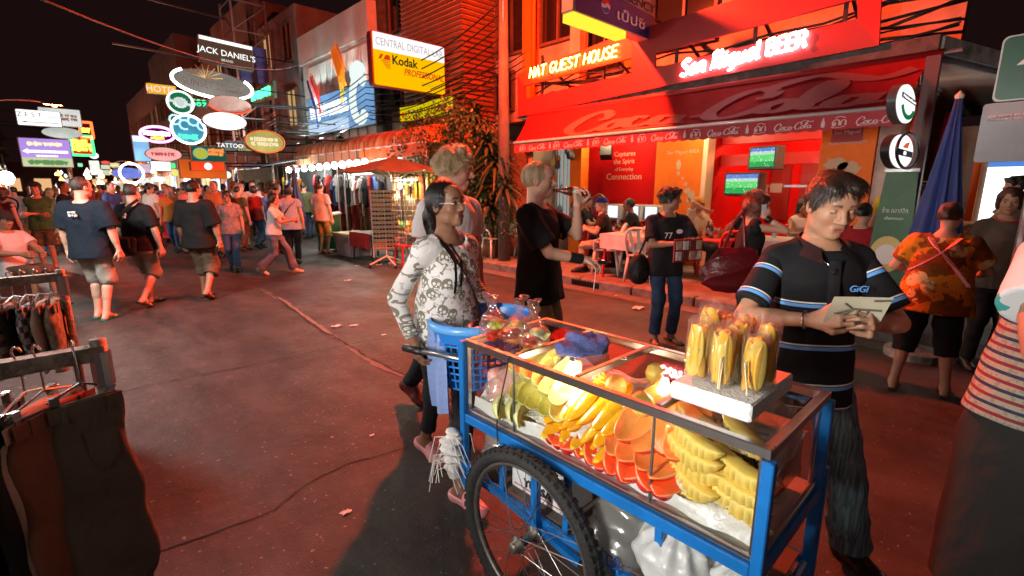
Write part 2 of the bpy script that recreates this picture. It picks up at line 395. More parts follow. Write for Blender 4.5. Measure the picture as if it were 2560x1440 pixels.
# upper storey
UX = 8.6
bp_(MB().b2((UX,.9,3.18),(UX+.3,10.0,9)),'upper_wall',plaster)
def window(x,y0,y1,z0,z1,pf,nm='window',panes=2,depth=.09,fm=frame_m,gm=dark_win):
 w = pf(MB().b2((x-.02,y0,z0),(x+.06,y1,z1)),nm,gm)
 w0 = MB()
 t_ = .06
 for a,b_ in (((y0-t_,z0-t_),(y1+t_,z0)),((y0-t_,z1),(y1+t_,z1+t_)),((y0-t_,z0),(y0,z1)),((y1,z0),(y1+t_,z1))):
  w0.b2((x-depth,a[0],a[1]),(x+.05,b_[0],b_[1]))
 for i in range(1,panes): yy = y0+(y1-y0)*i/panes; w0.b2((x-depth*.8,yy-.025,z0),(x+.0,yy+.025,z1))
 f = pf(w0,'window_frame',fm); f.parent = w; f.location = (0,0,0); return w
window(UX,8.55,9.5,4.75,6.1,bp_); window(UX,7.1,8.05,4.75,6.1,bp_); window(UX,5.9,6.7,3.9,5.5,bp_); window(UX,4.1,5.2,4.1,5.6,bp_); window(UX,9.0,9.6,3.5,4.3,bp_)
for yy in (8.3,6.9,5.55): bp_(MB().b2((UX-.28,yy-.13,3.18),(UX,yy+.13,9)),'pilaster',orange_wall if yy != 6.9 else plaster)  # orange lamplight on the outer pilasters put into their paint colour
bp_(MB().b2((UX-.4,.9,6.35),(UX,10.0,6.5)),'ledge',dirty_conc)
for yy,r_ in ((8.02,.04),(6.6,.03)): bp_(MB().tube([(UX-.33,yy,3.2),(UX-.33,yy,8.9)],r_,8),'drain_pipe',orange_wall,True)  # orange light on the pipes put into their colour as well
bp_(MB().b2((7.6,7.35,0.13),(12,7.5,2.93)),'party_wall',plaster)
# sign board of the bar, cut from painted panels with two long slots
def on_board(px): return [(lambda p: (-(p[1]-4),p[2]))(onX(*q,6.95)) for q in px]
BO = (-1.05,0,0)
BD = thing('sign_board','long red billboard with cut slots and neon lettering above the bar awning','sign board',(6.95,4,0))
BF = ((0,-1,0),(0,0,1),(-1,0,0))
red_dk = mat('red_paint_pink_glow',(.34,.03,.032),.4,var=.15,vs=2)  # pink neon glow on the red board put into this panel colour
org_glow = mat('red_paint_yellow_glow',(.62,.045,.01),.42,var=.15,vs=2)  # yellow neon glow on the red board put into this panel colour
def bpanel(px,m_,nm='panel',th=.05): plate(on_board(px),(0,0,0),BF,th,m_,BD,nm)
bpanel([(1293,186),(1562,84),(1578,108),(1578,145),(1310,215)],org_glow)
bpanel([(1293,186),(1310,215),(1312,247),(1295,291)],red_paint)
bpanel([(1312,247),(1578,183),(1578,145),(1578,108),(1655,216),(1295,291)],red_paint)
bpanel([(1562,84),(1850,-5),(2210,-130),(2144,-3),(1637,133)],red_dk)
bpanel([(1562,84),(1637,133),(1637,170),(1655,216)],red_dk)
bpanel([(1637,170),(2144,46),(2197,113),(1655,216)],red_dk)
bpanel([(2144,-3),(2210,-130),(2197,113),(2144,46)],red_paint)
for yy in (6.6,5.2,3.9,2.8,1.8): MB().beam((.09,yy-4,2.98),(.09,yy-4,4.0),.04).build('back_post',black_m,BD); MB().beam((.1,yy-4,3.9),(1.5,yy-4,3.3),.035).build('back_brace',black_m,BD)
# tangle of cables seen through the slots
rnd = random.Random(5)
ORD = ['lowest','second','third','fourth','fifth','sixth','seventh','eighth','topmost']
for k in range(9):
 z0 = 3.28+.055*k+rnd.uniform(0,.03); P = [(7.3+rnd.uniform(0,.5),7.4-i*.66,z0+rnd.uniform(-.09,.09)-.1*math.sin(PI*i/10)) for i in range(11)]
 solo('cable',MB().tube(P,rnd.uniform(.01,.022),5),black_m,ORD[k]+' black cable of the tangle behind the red sign board slots','cable','cables behind the sign board',smooth=True)
# neon strokes -------------------------------------------------------------
SF = {  # single stroke letters in a 1 x 1.4 cell
 'N': [[(0,0),(.05,1.4),(.75,0),(.85,1.4)]],'A': [[(0,0),(.4,1.4),(.8,0)],[(.15,.5),(.66,.5)]],'T': [[(-.05,1.35),(.85,1.4)],[(.4,1.38),(.38,0)]],
 'G': [arc(.45,.7,.42,.7,40,300,12)+[(.8,.55),(.5,.58)]],'U': [[(0,1.4)]+arc(.4,.45,.4,.45,180,360,8)+[(.82,1.4)]],'E': [[(.75,1.4),(0,1.38),(0,0),(.75,.02)],[(0,.72),(.6,.72)]],
 'S': [crom([(.75,1.2),(.4,1.4),(.05,1.1),(.4,.72),(.78,.4),(.4,0),(0,.2)],4)],'H': [[(0,0),(.04,1.4)],[(.8,0),(.82,1.4)],[(.02,.7),(.8,.72)]],'O': [arc(.42,.7,.42,.7,90,450,16)],
 'B': [[(0,0),(0,1.4),(.5,1.4),(.72,1.2),(.72,.9),(.5,.74),(0,.74)],[(.5,.74),(.8,.55),(.8,.2),(.55,0),(0,0)]],'R': [[(0,0),(0,1.4),(.55,1.4),(.78,1.2),(.78,.9),(.55,.7),(0,.7)],[(.45,.7),(.85,0)]],
 'M': [crom([(0,0),(.12,.7),(.05,1.3),(.3,1.4),(.42,.7),(.4,.1)],3),crom([(.42,1.1),(.7,1.4),(.82,.8),(.75,.15),(.98,0)],3)],'a': [arc(.32,.42,.3,.42,20,380,10)+[(.66,.05)]],'n': [[(0,0),(.05,.85)],crom([(.05,.6),(.35,.88),(.6,.6),(.58,.1),(.75,0)],3)],
 'i': [[(.12,.85),(.12,.1),(.28,0)],[(.1,1.12),(.16,1.14)]],'g': [arc(.32,.45,.3,.42,20,380,10)+[(.62,.1),(.55,-.35),(.2,-.4)]],'u': [crom([(0,.85),(.03,.25),(.25,0),(.55,.2),(.6,.85)],3),[(.6,.85),(.6,.1),(.75,0)]],'e': [[(.05,.45),(.6,.5)]+arc(.33,.45,.3,.43,10,310,9)],
 'l': [[(.05,1.4),(.1,.15),(.3,0)]],'J': [[(.6,1.4),(.6,.3),(.3,0),(0,.25)]],'c': [arc(.35,.42,.33,.42,45,315,9)],'o': [arc(.35,.42,.33,.42,90,450,10)],'C': [arc(.5,.7,.48,.7,45,315,12)]}
def slet(s,h,sp=1.,slant=0.):
 out = []; x = 0.; k = h/1.4
 for ch in s:
  if ch == ' ': x += .55; continue
  w = 0
  for l in SF[ch]:
   out.append([((x+a+b*slant)*k,b*k) for a,b in l]); w = max(w,max(a for a,b in l))
  x += w+.24*sp
 return out,(x-.24*sp)*k
def stretch_to(lines,w0,w): return [[(a*w/w0,b) for a,b in l] for l in lines]
def neon_between(s,p0,p1,h,r,m_,nm,parent,X_=6.95,slant=.15,sp=1.,dbl=0.):
 a = onX(*p0,X_); b = onX(*p1,X_); L_ = math.hypot(b[1]-a[1],b[2]-a[2]); tilt = (b[2]-a[2])/L_
 l,w = slet(s,h,sp,slant); l = stretch_to(l,w,L_); u = Vector((0,(b[1]-a[1])/L_,tilt))
 o = (0,a[1]-4,a[2])
 if dbl:
  l = [[(x+dx,y_+dy) for x,y_ in q] for q in l for dx,dy in ((dbl,dbl*.6),(-dbl,-dbl*.6))]
 return strokes(l,o,(u,(0,0,1),(-1,0,0)),r,m_,parent,nm,.05)
neon_y = emit('yellow_neon',(1,.6,.1),18); neon_w = emit('pink_white_neon',(1,.4,.4),22)
neon_between('NAT GUEST HOUSE',(1328,196),(1546,142),.17,.011,neon_y,'neon_lettering',BD)
neon_between('San Miguel',(1706,192),(1899,147),.21,.015,neon_w,'neon_lettering',BD,sp=.8,dbl=.012)
neon_between('BEER',(1921,139),(2016,118),.18,.014,neon_w,'neon_lettering',BD,slant=0,dbl=.011)
# awning -------------------------------------------------------------------
AW = thing('awning','long dark red fabric awning with white script and scalloped valance over the bar terrace','awning',(6.5,4,2.43))
awn_red = mat('awning_fabric',(.2,.004,.007),.7,var=.45,vs=2.2,bump=.3,bs=9,spec=.2)
A0,A1 = 1.06,6.78
def awn(u,v):                                  # u along the street from right to left end, v from bar up to roll
 return Vector((.42*v,(A0-4)+(A1-A0)*u+(-.19+.3*u)*v*.6,.53*v-.04*math.sin(PI*v)*(1+.5*math.sin(u*19))))
b = MB(); b.grid(lambda u,v: awn(u,v),40,8); b.grid(lambda u,v: awn(u,v)+Vector((.006,0,-.008)),40,8); b.build('canopy',awn_red,AW,smooth=True)
MB().tube([(0,A0-4.02,0),(0,A1-3.98,0)],.022,8).build('front_bar',mat('bar_white',(.7,.66,.64),.35,.3),AW,smooth=True)
MB().tube([(.44,A0-4.22,.55),(.44,A1-3.9,.53)],.04,10).build('roller',mat('roller_red',(.3,.01,.01),.5),AW,smooth=True)
MB().tube([(.44,A0-4.36,.55),(.44,A0-4.2,.55)],.022,8).build('crank_end',steel,AW)
for yy in (A0-4.05,A1-4.0,-.2): MB().tube([(.04,yy,.0),(.62,yy,.28),(.55,yy,.52)],.014,6).build('folding_arm',steel,AW)
def valance(u,v):
 y_ = (A0-4)+(A1-A0)*u; z = -.02-.15*v-.02*v*abs(math.sin(u*PI*40)); return Vector((.012*math.sin(u*75)*v-.004*v,y_,z))
b = MB(); b.grid(valance,321,5); b.build('valance',mat('valance_fabric',(.36,.008,.016),.6,var=.15,vs=2),AW,smooth=True)
# script lettering used on the awning: strokes (x,y) in letter heights
def coke():
 L_ = []
 def C(x): return [crom([(x+.95,1.02),(x+.75,1.2),(x+.35,1.0),(x+.08,.45),(x+.2,.02),(x+.55,.0),(x+.85,.25)],4),crom([(x+.95,1.02),(x+.9,.8),(x+.72,.78)],3)]
 def o(x): return [crom([(x+.3,.55),(x+.05,.3),(x+.12,.02),(x+.35,.08),(x+.45,.4),(x+.3,.55),(x+.62,.5)],4)]
 def c(x): return [crom([(x+.42,.5),(x+.2,.56),(x+.02,.25),(x+.15,0),(x+.45,.12),(x+.6,.3)],4)]
 def a(x): return [crom([(x+.42,.5),(x+.15,.52),(x+.02,.2),(x+.15,0),(x+.38,.2),(x+.46,.52),(x+.42,.1),(x+.62,.06)],4)]
 def l(x): return [crom([(x+.05,.2),(x+.38,.95),(x+.3,1.15),(x+.12,.7),(x+.12,.1),(x+.35,.06)],4)]
 L_ += C(0)+o(.85)+c(1.4)+a(1.95)+[[(2.62,.35),(2.85,.37)]]+C(2.85)+o(3.7)+l(4.2)+a(4.6)
 L_ += [crom([(.55,-.02),(.2,-.25),(.9,-.2),(2.4,-.12)],4),crom([(3.6,1.1),(4.3,1.45),(5.0,1.1),(5.35,1.25)],4)]
 return L_,5.3
def thai_coke():
 return [crom([(.1,.2),(.35,.55),(.3,.1),(.12,.05),(.05,.6),(.4,1.0),(.75,.8),(.8,.1)],4),crom([(.95,.1),(1.0,.6),(1.2,.9),(1.5,.75),(1.52,.05)],4),crom([(.3,1.25),(.8,1.45),(1.5,1.2)],4),crom([(-.1,-.1),(.4,-.25),(1.5,-.1)],4)],1.6
def ribbons(lines,fn,w,name,m_,parent,lift=.004):
 """flat ribbons along strokes; fn maps board (a,b) to a point and w is the pen width in board units"""
 b = MB()
 for l in lines:
  n = len(l); V = []
  for i,p in enumerate(l):
   q0 = l[max(0,i-1)]; q1 = l[min(n-1,i+1)]; dx,dy = q1[0]-q0[0],q1[1]-q0[1]; d = math.hypot(dx,dy) or 1
   ww = w*(.55+.75*abs(dy/d)); V += [fn(p[0]-dy/d*ww,p[1]+dx/d*ww),fn(p[0]+dy/d*ww,p[1]-dx/d*ww)]
  b.add(V,[(2*i,2*i+1,2*i+3,2*i+2) for i in range(n-1)])
 return b.build(name,m_,parent)
let_w = mat('awning_white_print',(.6,.42,.42),.6)
cl,cw = coke(); tl_,tw_ = thai_coke()
# valance words from right to left: script, thai script, bottle ... repeated
def val_map(y0,h):
 def f(a,b_): y_ = y0-a*h; u = (y_-(A0-4))/(A1-A0); v = (.125-b_*h*.8)/.15; p = valance(u,max(0,min(1,v))); return Vector((p.x-.006,y_,-.02-.15*v if v > 0 else p.z))
 return f
yy = A1-4-.15; k = 0
while yy > A0-4+.5:
 ribbons(tl_,val_map(yy,.085),.07,'script_print',let_w,AW); yy -= .085*tw_+.09
 ribbons(cl,val_map(yy,.078),.07,'script_print',let_w,AW); yy -= .078*cw+.1
 if yy > A0-4+.1:
  p = valance((yy-(A0-4))/(A1-A0),.5)
  plate([(-.017,-.05),(.017,-.05),(.019,.0),(.008,.03),(.008,.05),(-.008,.05),(-.008,.03),(-.019,0)],(p.x-.007,yy,-.1),FX,.003,let_w,AW,'bottle_print')
 yy -= .09
grey_let = mat('awning_grey_print',(.17,.04,.04),.6)
def awn_map(a,b_):
 u = .80-a*.78/5.3; v = .16+b_*.52
 p = awn(max(0,min(1,u)),max(0,min(1,v))); return p+Vector((-.012,0,.012))
ribbons(cl,awn_map,.1,'script_print',grey_let,AW)
# lamps under the canopy slab
for i,yy in enumerate((2.2,4.2,6.0)):
 tube_lamp((8.3,yy,2.92),1.2,'y',50,(1,.72,.42),['fluorescent lamp under the bar canopy beside the orange column','fluorescent lamp under the bar canopy in front of the orange wall','fluorescent lamp under the bar canopy at its far end'][i],'lamps under the bar canopy',down=False)
for i,yy in enumerate((2.0,3.2)): tube_lamp((10.6,yy,2.92),1.2,'x',60,(1,.4,.2),['fluorescent lamp inside the bar nearest the corner','fluorescent lamp inside the bar beside the television'][i],'lamps inside the bar',down=False)
# ================================================================ street lamps (sodium)
SOD = (1,.075,.022)
def street_lamp(base,head,power,label,pole_m,base_z=0.,arm_from=None):
 t = thing('street_lamp',label,'street lamp',base,0,'sodium street lamps')
 bx_,by_,bz_ = base; H_ = head[2]; hx,hy = head[0]-bx_,head[1]-by_
 MB().tube([(0,0,base_z),(0,0,H_*.5),(0,0,H_-.3)],[.13,.11,.085],10).build('pole',pole_m,t,smooth=True)
 MB().tube(crom([(0,0,H_-.9),(hx*.15,hy*.15,H_-.15),(hx*.6,hy*.6,H_+.1),(hx*.95,hy*.95,H_+.06)],5),.035,8).build('arm',steel,t,smooth=True)
 d = Vector((hx,hy,0)).normalized(); s_ = Vector((-d.y,d.x,0))
 hd = MB(); c = Vector((hx,hy,H_)); pr = [(-.32,.03),(-.3,.09),(-.05,.13),(.22,.1),(.32,.03)]
 hd.grid(lambda u,v: c+d*(pr[int(round(v*4))][0])+s_*(pr[int(round(v*4))][1]*math.cos(u*PI))+Vector((0,0,pr[int(round(v*4))][1]*math.sin(u*PI)*.8)),9,5)
 hd.build('lamp_head',steel,t,smooth=True)
 MB().lathe([(0,-.09),(.07,-.07),(.1,-.0),(.07,.02),(0,.03)],12,c+d*.05).build('lamp_bowl',emit('sodium_glow',(1,.3,.06),40),t,smooth=True)
 point('sodium_light',c+d*.05+Vector((0,0,-.2)),power,SOD,.12,t)
 return t
conc_pole = mat('concrete_pole',(.1,.09,.08),.85,var=.4,vs=4)
street_lamp((6.75,7.35,0),(5.1,5.6,5.4),4300,'sodium street lamp on the concrete pole at the far end of the bar awning',conc_pole)
hp = onY(132,262,30); street_lamp((hp[0]-2.4,30,0),(hp[0],30,hp[2]),1200,'sodium street lamp glowing orange above the white arrow signs on the left',steel)
for i,(px,py,Y_,lb) in enumerate([(320,405,62,'small distant sodium street lamp above the blue ring sign'),(205,345,55,'distant sodium street lamp beside the purple billboard'),(208,388,70,'distant sodium street lamp below the red neon board')]):
 h = onY(px,py,Y_); street_lamp((h[0]-1.2,Y_,0),(h[0],Y_,h[2]),500,lb,steel)
# ================================================================ shop row behind the clothes racks (camera side)
sh = thing('shophouse','plain shophouse with lit canopy on the clothes rack side of the street','building',(-3.6,4,0))
MB().b2((-.4,-9,0),(0,12,7)).build('wall',plaster2,sh)
MB().b2((0,-9,3.05),(1.9,12,3.2)).build('canopy_slab',dirty_conc,sh)
for i in range(5):
 w = MB().b2((.0,-8.4+i*4,.2),(.05,-5.2+i*4,2.7)).build('shop_window',mat('shop_glass',(.06,.07,.07),.1),sh)
 MB().b2((.05,-8.5+i*4,2.7),(.1,-5.1+i*4,2.8)).build('window_frame',steel,w)
for i in range(7):  # unseen tubes added for cool neutral fill from this side
 tube_lamp((-2.2,-2.6+i*1.9,3.0),1.2,'y',9,(.98,1,.93),['first','second','third','fourth','fifth','sixth','seventh'][i]+' fluorescent lamp along the canopy behind the clothes racks','lamps under the clothes shop canopy',emit('cool_tube',(1,1,.95),10))
# ================================================================ buildings along the bar side
def bldg(label,X_,Y0,Y1,Z,m_,depth=8,name='shophouse'):
 t = thing(name,label,'building',(X_,Y0,0))
 MB().b2((0,0,0),(depth,Y1-Y0,Z)).build('wall',m_,t)
 def pf(mb,nm,mm,smooth=False):
  for i,v in enumerate(mb.v): mb.v[i] = (v[0]-X_,v[1]-Y0,v[2])
  return mb.build(nm,mm,t,None,smooth)
 return t,pf
# slat clad house
t,pf = bldg('house clad in orange horizontal slats beside the bar',7.62,9.72,12.35,9,plaster)
slat_m = mat('orange_slats',(.24,.075,.022),.6,var=.3,vs=3)
for i in range(50):
 z = 3.25+i*.115
 if z > 8.9: break
 mb = MB(); mb.add([(7.53,9.62,z),(7.6,9.69,z+.1),(7.6,12.3,z+.1),(7.53,12.3,z),(9.2,9.62,z),(9.2,9.69,z+.1),(7.6,12.3,z+.01),(9.2,9.7,z+.01),(7.6,9.7,z+.01)],[(0,1,2,3),(4,5,1,0),(0,3,6,8),(4,0,8,7)]); pf(mb,'slat',slat_m)
pf(MB().b2((7.5,9.58,3.1),(7.62,12.35,3.24)),'trim',dark_conc)
t,pf = bldg('beige plaster house with dark windows behind the yellow lab sign',8.0,12.36,13.9,10,plaster)
window(8.0,12.6,13.5,6.0,7.6,pf); window(8.0,12.6,13.5,3.9,5.1,pf)
pf(MB().b2((7.7,12.37,5.55),(8.0,13.9,5.75)),'ledge',dirty_conc)
pf(MB().tube([(7.9,13.8,.2),(7.9,13.8,9)],.05,8),'drain_pipe',dark_conc,True)
pf(MB().b2((7.75,13.72,0),(7.99,13.9,9)),'pilaster',dark_conc)
# pale billboard building
t,pf = bldg('pale grey green building with draped white billboard canopy',7.9,13.95,19.4,6.2,mat('pale_green_wall',(.5,.55,.5),.8,var=.25,vs=1.5))
cream = mat('cream_fascia',(.6,.57,.52),.7,var=.2,vs=2)
pf(MB().b2((7.45,13.9,5.95),(7.9,19.2,6.9)),'fascia',cream)
pf(MB().b2((7.5,13.92,4.35),(7.56,19.0,5.92)),'banner_panel',mat('banner_white',(.55,.62,.58),.6,var=.3,vs=.8))
for i in range(9):     # drapes hanging in points
 y0 = 14.0+i*.5; l = .55+.5*random.random()
 pf(MB().prism([(0,0),(.46,0),(.36,-l*.6),(.2,-l),(.06,-l*.55)],(7.47,y0,5.75),(0,1,0),(0,0,1),(.03,0,0)),'drape',mat('drape_white',(.8,.88,.83),.6))
pf(MB().b2((7.5,17.3,3.4),(7.56,19.0,4.5)),'mural',mat('mural_teal',(.16,.42,.45),.6,var=.7,vs=2.5,col2=(.5,.3,.18)))
for i in range(8): pf(MB().b2((7.6,14.0+i*.62,2.9),(7.88,14.5+i*.62,3.75)),'shutter_panel',mat('shutter_white',(.66,.76,.7),.5))
for (yy,lab,c) in ((16.9,'flag of red white and blue stripes drooping from its pole before the pale building',[(.55,.02,.02),(.75,.75,.75),(.03,.04,.2)]),(14.9,'drooping yellow flag on a slanted pole before the pale building',[(.65,.45,.02)]*3)):
 f = thing('flag',lab,'flag',(7.45,yy,5.2 if len(set(c)) == 1 else 4.6))
 MB().tube([(0,0,-.9),(-.5,.1,.7)],.018,6).build('flag_pole',steel,f)
 for k in range(3):
  MB().grid(lambda u,v: (-.47+.24*v+.05*math.sin(u*6+v*4),.05+.14*(k+u)+.02*math.sin(v*9),.65-1.0*v-.16*(k+u)*(.3+v)),5,8).build('stripe',mat('flag_%d_%d' % (k,len(set(c))),c[k],.7),f)
for i,yy in enumerate((14.6,16.2,17.8)):
 fl = thing('floodlight',['cool floodlight nearest the yellow lab sign washing the billboard','middle cool floodlight washing the billboard','farthest cool floodlight washing the billboard'][i],'floodlight',(6.7,yy,3.0),0,'billboard floodlights')
 MB().tube([(.9,0,-.1),(0,0,0)],.02,6).build('arm',steel,fl); MB().box((0,0,.06),(.16,.24,.1),Matrix.Rotation(.5,3,'Y'),.01).build('housing',black_m,fl); area('flood_light',(.02,0,.14),.2,260,(.85,1,.96),fl,(PI,R(-22),0))
# far houses down the street, bar side
far = [(7.6,19.6,24,8.2,(.22,.2,.19)),(7.3,24.1,30,9.5,(.16,.14,.13)),(7.6,30.2,38,8.5,(.2,.16,.14)),(7.2,38.2,48,11,(.14,.12,.12)),(7.5,48.3,66,10,(.16,.12,.11))]
for i,(X_,a,b_,z,c) in enumerate(far):
 t,pf = bldg(['dim grey house with barred windows behind the oval signs','dark four storey house behind the scaffolding','brown dim house above the orange sign','tall dark house far down the bar side','farthest dark house on the bar side of the street'][i],X_,a,b_,z,mat('far_wall%d' % i,c,.9,var=.4,vs=1))
 for fl in range(2):
  n = int((b_-a)//1.8)
  for k in range(n):
   y0 = a+.4+k*(b_-a)/n; z0 = 4.0+fl*2.4
   lit = (i*7+fl*3+k*5) % 4 == 0
   window(X_,y0,y0+.9,z0,z0+1.3,pf,gm=emit('lit_window',(1,.6,.25),.5) if lit else dark_win)
 for k in range(int((b_-a)//2.4)):
  y0 = a+.3+k*2.4; q = (i*5+k*3) % 4
  sf = pf(MB().b2((X_-.03,y0,.3),(X_+.05,y0+2.0,2.5)),'shop_front',emit('shopfront%d' % q,[(1,.75,.45),(.9,.95,1),(1,.5,.25),(1,.9,.7)][q],[1.1,1.2,.8,1.3][q],.55,1.6)); fr = pf(MB().b2((X_-.1,y0-.1,2.5),(X_+.05,y0+2.1,2.75)),'shop_header',mat('header%d' % q,[(.3,.05,.03),(.05,.1,.3),(.5,.35,.05),(.4,.4,.38)][q],.6)); fr.parent = sf; fr.location = (0,0,0)
# camera side, far away
for i,(X_,a,b_,z,c) in enumerate([(-4.2,46,58,11,(.15,.12,.1)),(-4.6,58.5,75,13,(.13,.1,.1)),(-3.6,75.5,110,11,(.12,.1,.1))]):
 t = thing('shophouse',['dark balconied house at the left edge of the street','taller dark house behind it on the left side','farthest house on the left side of the street'][i],'building',(X_-8,a,0))
 MB().b2((0,0,0),(8,b_-a,z)).build('wall',mat('left_wall%d' % i,c,.9,var=.4,vs=1),t)
 for k in range(int((b_-a)//3)):
  q = (i+k*3) % 4; sf = MB().b2((7.98,.4+k*3,.3),(8.06,2.9+k*3,2.5)).build('shop_front',emit('shopfront%d' % q,0),t); MB().b2((8,.3+k*3,2.5),(8.15,3.0+k*3,2.8)).build('shop_header',mat('header%d' % q,0),sf)
 for fl in range(3):
  MB().b2((8,.2,3.2+fl*2.7),(8.9,b_-a-.2,3.32+fl*2.7)).build('balcony',dirty_conc,t)
  for k in range(3):
   w = MB().b2((7.97,1+k*3.6,4+fl*2.7),(8.04,2.4+k*3.6,5.6+fl*2.7)).build('window',emit('lit_window_dim',(1,.7,.4),.35) if (k+fl+i) % 3 == 0 else dark_win,t)
   MB().b2((7.99,.9+k*3.6,5.6+fl*2.7),(8.08,2.5+k*3.6,5.7+fl*2.7)).build('window_frame',frame_m,w)
# end of the street
t = thing('end_building','low dark building closing the far end of the street','building',(8,112,0))
MB().b2((-24,0,0),(24,6,5.5)).build('wall',mat('end_wall',(.14,.07,.06),.9,var=.4,vs=.5),t)
for k in range(9):
 w = MB().b2((-16+k*3.6,-.1,1),(-14+k*3.6,0,3)).build('window',emit('end_window',(1,.55,.25),.8),t); MB().b2((-16.1+k*3.6,-.14,3),(-13.9+k*3.6,0,3.15)).build('window_frame',frame_m,w)
# scaffold tower of steel angle behind the oval signs
sc = thing('scaffold_tower','open steel lattice scaffold carrying the hanging signs above the street','scaffold',(6.0,21.5,0))
for (x,y_) in ((0,0),(1.2,0),(0,1.4),(1.2,1.4)): MB().beam((x,y_,2.6),(x,y_,8.6),.07).build('upright',steel,sc)
for k in range(6):
 z = 3.2+k*1.05
 for (p,q) in (((0,0),(1.2,0)),((0,0),(0,1.4)),((1.2,0),(1.2,1.4))):
  MB().beam((*p,z),(*q,z),.04).build('rung',steel,sc); MB().beam((*p,z),(*q,z+1.0),.03).build('brace',steel,sc)
MB().beam((0,.7,7.9),(-3.4,.7,8.1),.06).build('outrigger',black_m,sc); MB().beam((0,.7,6.3),(-3.6,.7,6.4),.06).build('outrigger',black_m,sc)
MB().b2((.1,-.06,5.6),(1.1,-.02,6.9)).build('tarpaulin',mat('blue_tarp',(.02,.03,.12),.6),sc)
# overhead cables along the facades and one across the sky
def cable(pts,r,label,n=12,sag=.4,group=None):
 P = []
 for a,b_ in zip(pts,pts[1:]):
  a = Vector(a); b_ = Vector(b_); P += [a.lerp(b_,i/n)+Vector((0,0,-sag*4*(i/n)*(1-i/n))) for i in range(n)]
 P.append(Vector(pts[-1])); solo('overhead_cable',MB().tube(P,r,5),mat('cable_rubber',(.01,.01,.01),.9,spec=.1),label,'cable',group,smooth=True)
a = onY(60,-20,5.5); b_ = onX(790,138,7.4); solo('overhead_cable',MB().tube([Vector(a).lerp(Vector(b_),i/16)+Vector((0,0,-.5*4*(i/16)*(1-i/16))) for i in range(17)],.008,6),mat('red_cable',(.08,.035,.03),.6),'single cable crossing the dark sky from top left to the pale building','cable',smooth=True)
rnd = random.Random(11)
for k in range(8):
 z = 3.5+k*.16; cable([(6.9+rnd.uniform(-.2,.2),30,z+.5),(6.85,20,z+rnd.uniform(-.1,.2)),(6.8,13,z),(6.75,7.35,z+.1+k*.05)],.014,ORD[k]+' black power cable sagging along the facades left of the bar',12,.35,'power cables along the facades')
for k in range(4):
 z = 3.35+k*.12; cable([(6.9,13,z+.1),(7.05,9,z+.35),(6.98,7.0,z+.4)],.012,ORD[k]+' black cable climbing to the left end of the bar sign board',8,.12,'cable bundle by the sign board')
# ================================================================ hanging signs
def scrib(w,h,seed,rows=1):
 """illegible small print as wavy strokes filling w x h"""
 rn = random.Random(seed); out = []
 for r_ in range(rows):
  yc = h/2-h*(r_+.5)/rows; x = -w/2; hh = h/rows*.36; cw_ = min(hh*1.1,w/7)
  while x < w/2-cw_*.5:
   k = rn.randrange(5)
   if k == 0: out.append([(x,yc-hh),(x,yc+hh)])
   elif k == 1: out.append([(x+cw_*.4+cw_*.4*math.cos(a*.9),yc+hh*.8*math.sin(a*.9)) for a in range(8)])
   elif k == 2: out += [[(x,yc-hh),(x,yc+hh*.9)],[(x,yc+hh*.5),(x+cw_*.6,yc+hh*.8),(x+cw_*.6,yc-hh)]]
   elif k == 3: out.append([(x+cw_*.7,yc+hh*.7),(x+cw_*.2,yc+hh),(x,yc),(x+cw_*.2,yc-hh),(x+cw_*.7,yc-hh*.7)])
   else: out.append([(x,yc+hh),(x+cw_*.35,yc-hh),(x+cw_*.7,yc+hh)])
   x += cw_*rn.choice([1.15,1.15,1.2,1.9])
 return out
sgn_back = mat('sign_casing',(.06,.06,.065),.5)
def box_of(x0,y0,x1,y1,Y_):
 xm,ym = (x0+x1)/2,(y0+y1)/2; l = onY(x0,ym,Y_); r_ = onY(x1,ym,Y_); t_ = onY(xm,y0,Y_); b_ = onY(xm,y1,Y_)
 return (l[0]+r_[0])/2,(t_[2]+b_[2])/2,r_[0]-l[0],t_[2]-b_[2]
def sign(label,bx,Y_,face,shape='rect',rim=None,rimr=.03,name='hanging_sign',side=1,tilt=0.,group='signs hanging over the street',casing=sgn_back,rim_arc=None):
 cx,cz,w,h = box_of(*bx,Y_)
 t = thing(name,label,'sign',(cx,Y_,cz),0,group); t.rotation_euler = (0,tilt,0)
 poly = {'rect': rrect(w,h,min(w,h)*.04,2),'oval': oval(w,h),'lens': oval(w,h)}[shape]
 plate(poly,(0,0,0),FY,.06 if Y_ < 2 else .18,casing,t,'casing')
 plate([(a*.96,b*.96) for a,b in poly],(0,0,0),FY,.012,face,t,'face',.013)
 if rim:
  pl = poly if rim_arc is None else [(w/2*math.cos(R(a)),h/2*math.sin(R(a))) for a in range(rim_arc[0],rim_arc[1],6)]
  if rim_arc is None: MB().tube([Vector((a,-.05,b)) for a,b in poly],rimr,6,True).build('neon_rim',rim,t,smooth=True)
  else: MB().tube([Vector((a,-.05,b)) for a,b in pl],rimr,6).build('neon_rim',rim,t,smooth=True)
 if side:                                            # bracket arm back to the house row it hangs from
  X2 = (7.6 if Y_ > 13 else 7.2) if side > 0 else -4.3
  for dz in ((.3,-.3) if h > 1 else (.1,)):
   MB().tube([(w/2*side*.8,.1,dz),(X2-cx,.1,dz+.1)],.022,6).build('bracket',mat('cable_rubber',(.01,.01,.01),.9,spec=.1),t)
 return t,w,h
def tx(t,s,size,dx,dz,m_,**k): return text(s,size,(dx,-.026,dz),FY,m_,t,**k)
def sc_(t,w,h,dx,dz,seed,m_,rows=1,r_=.012): return strokes(scrib(w,h,seed,rows),(dx,-.03,dz),FY,r_,m_,t,'small_print',0,5)
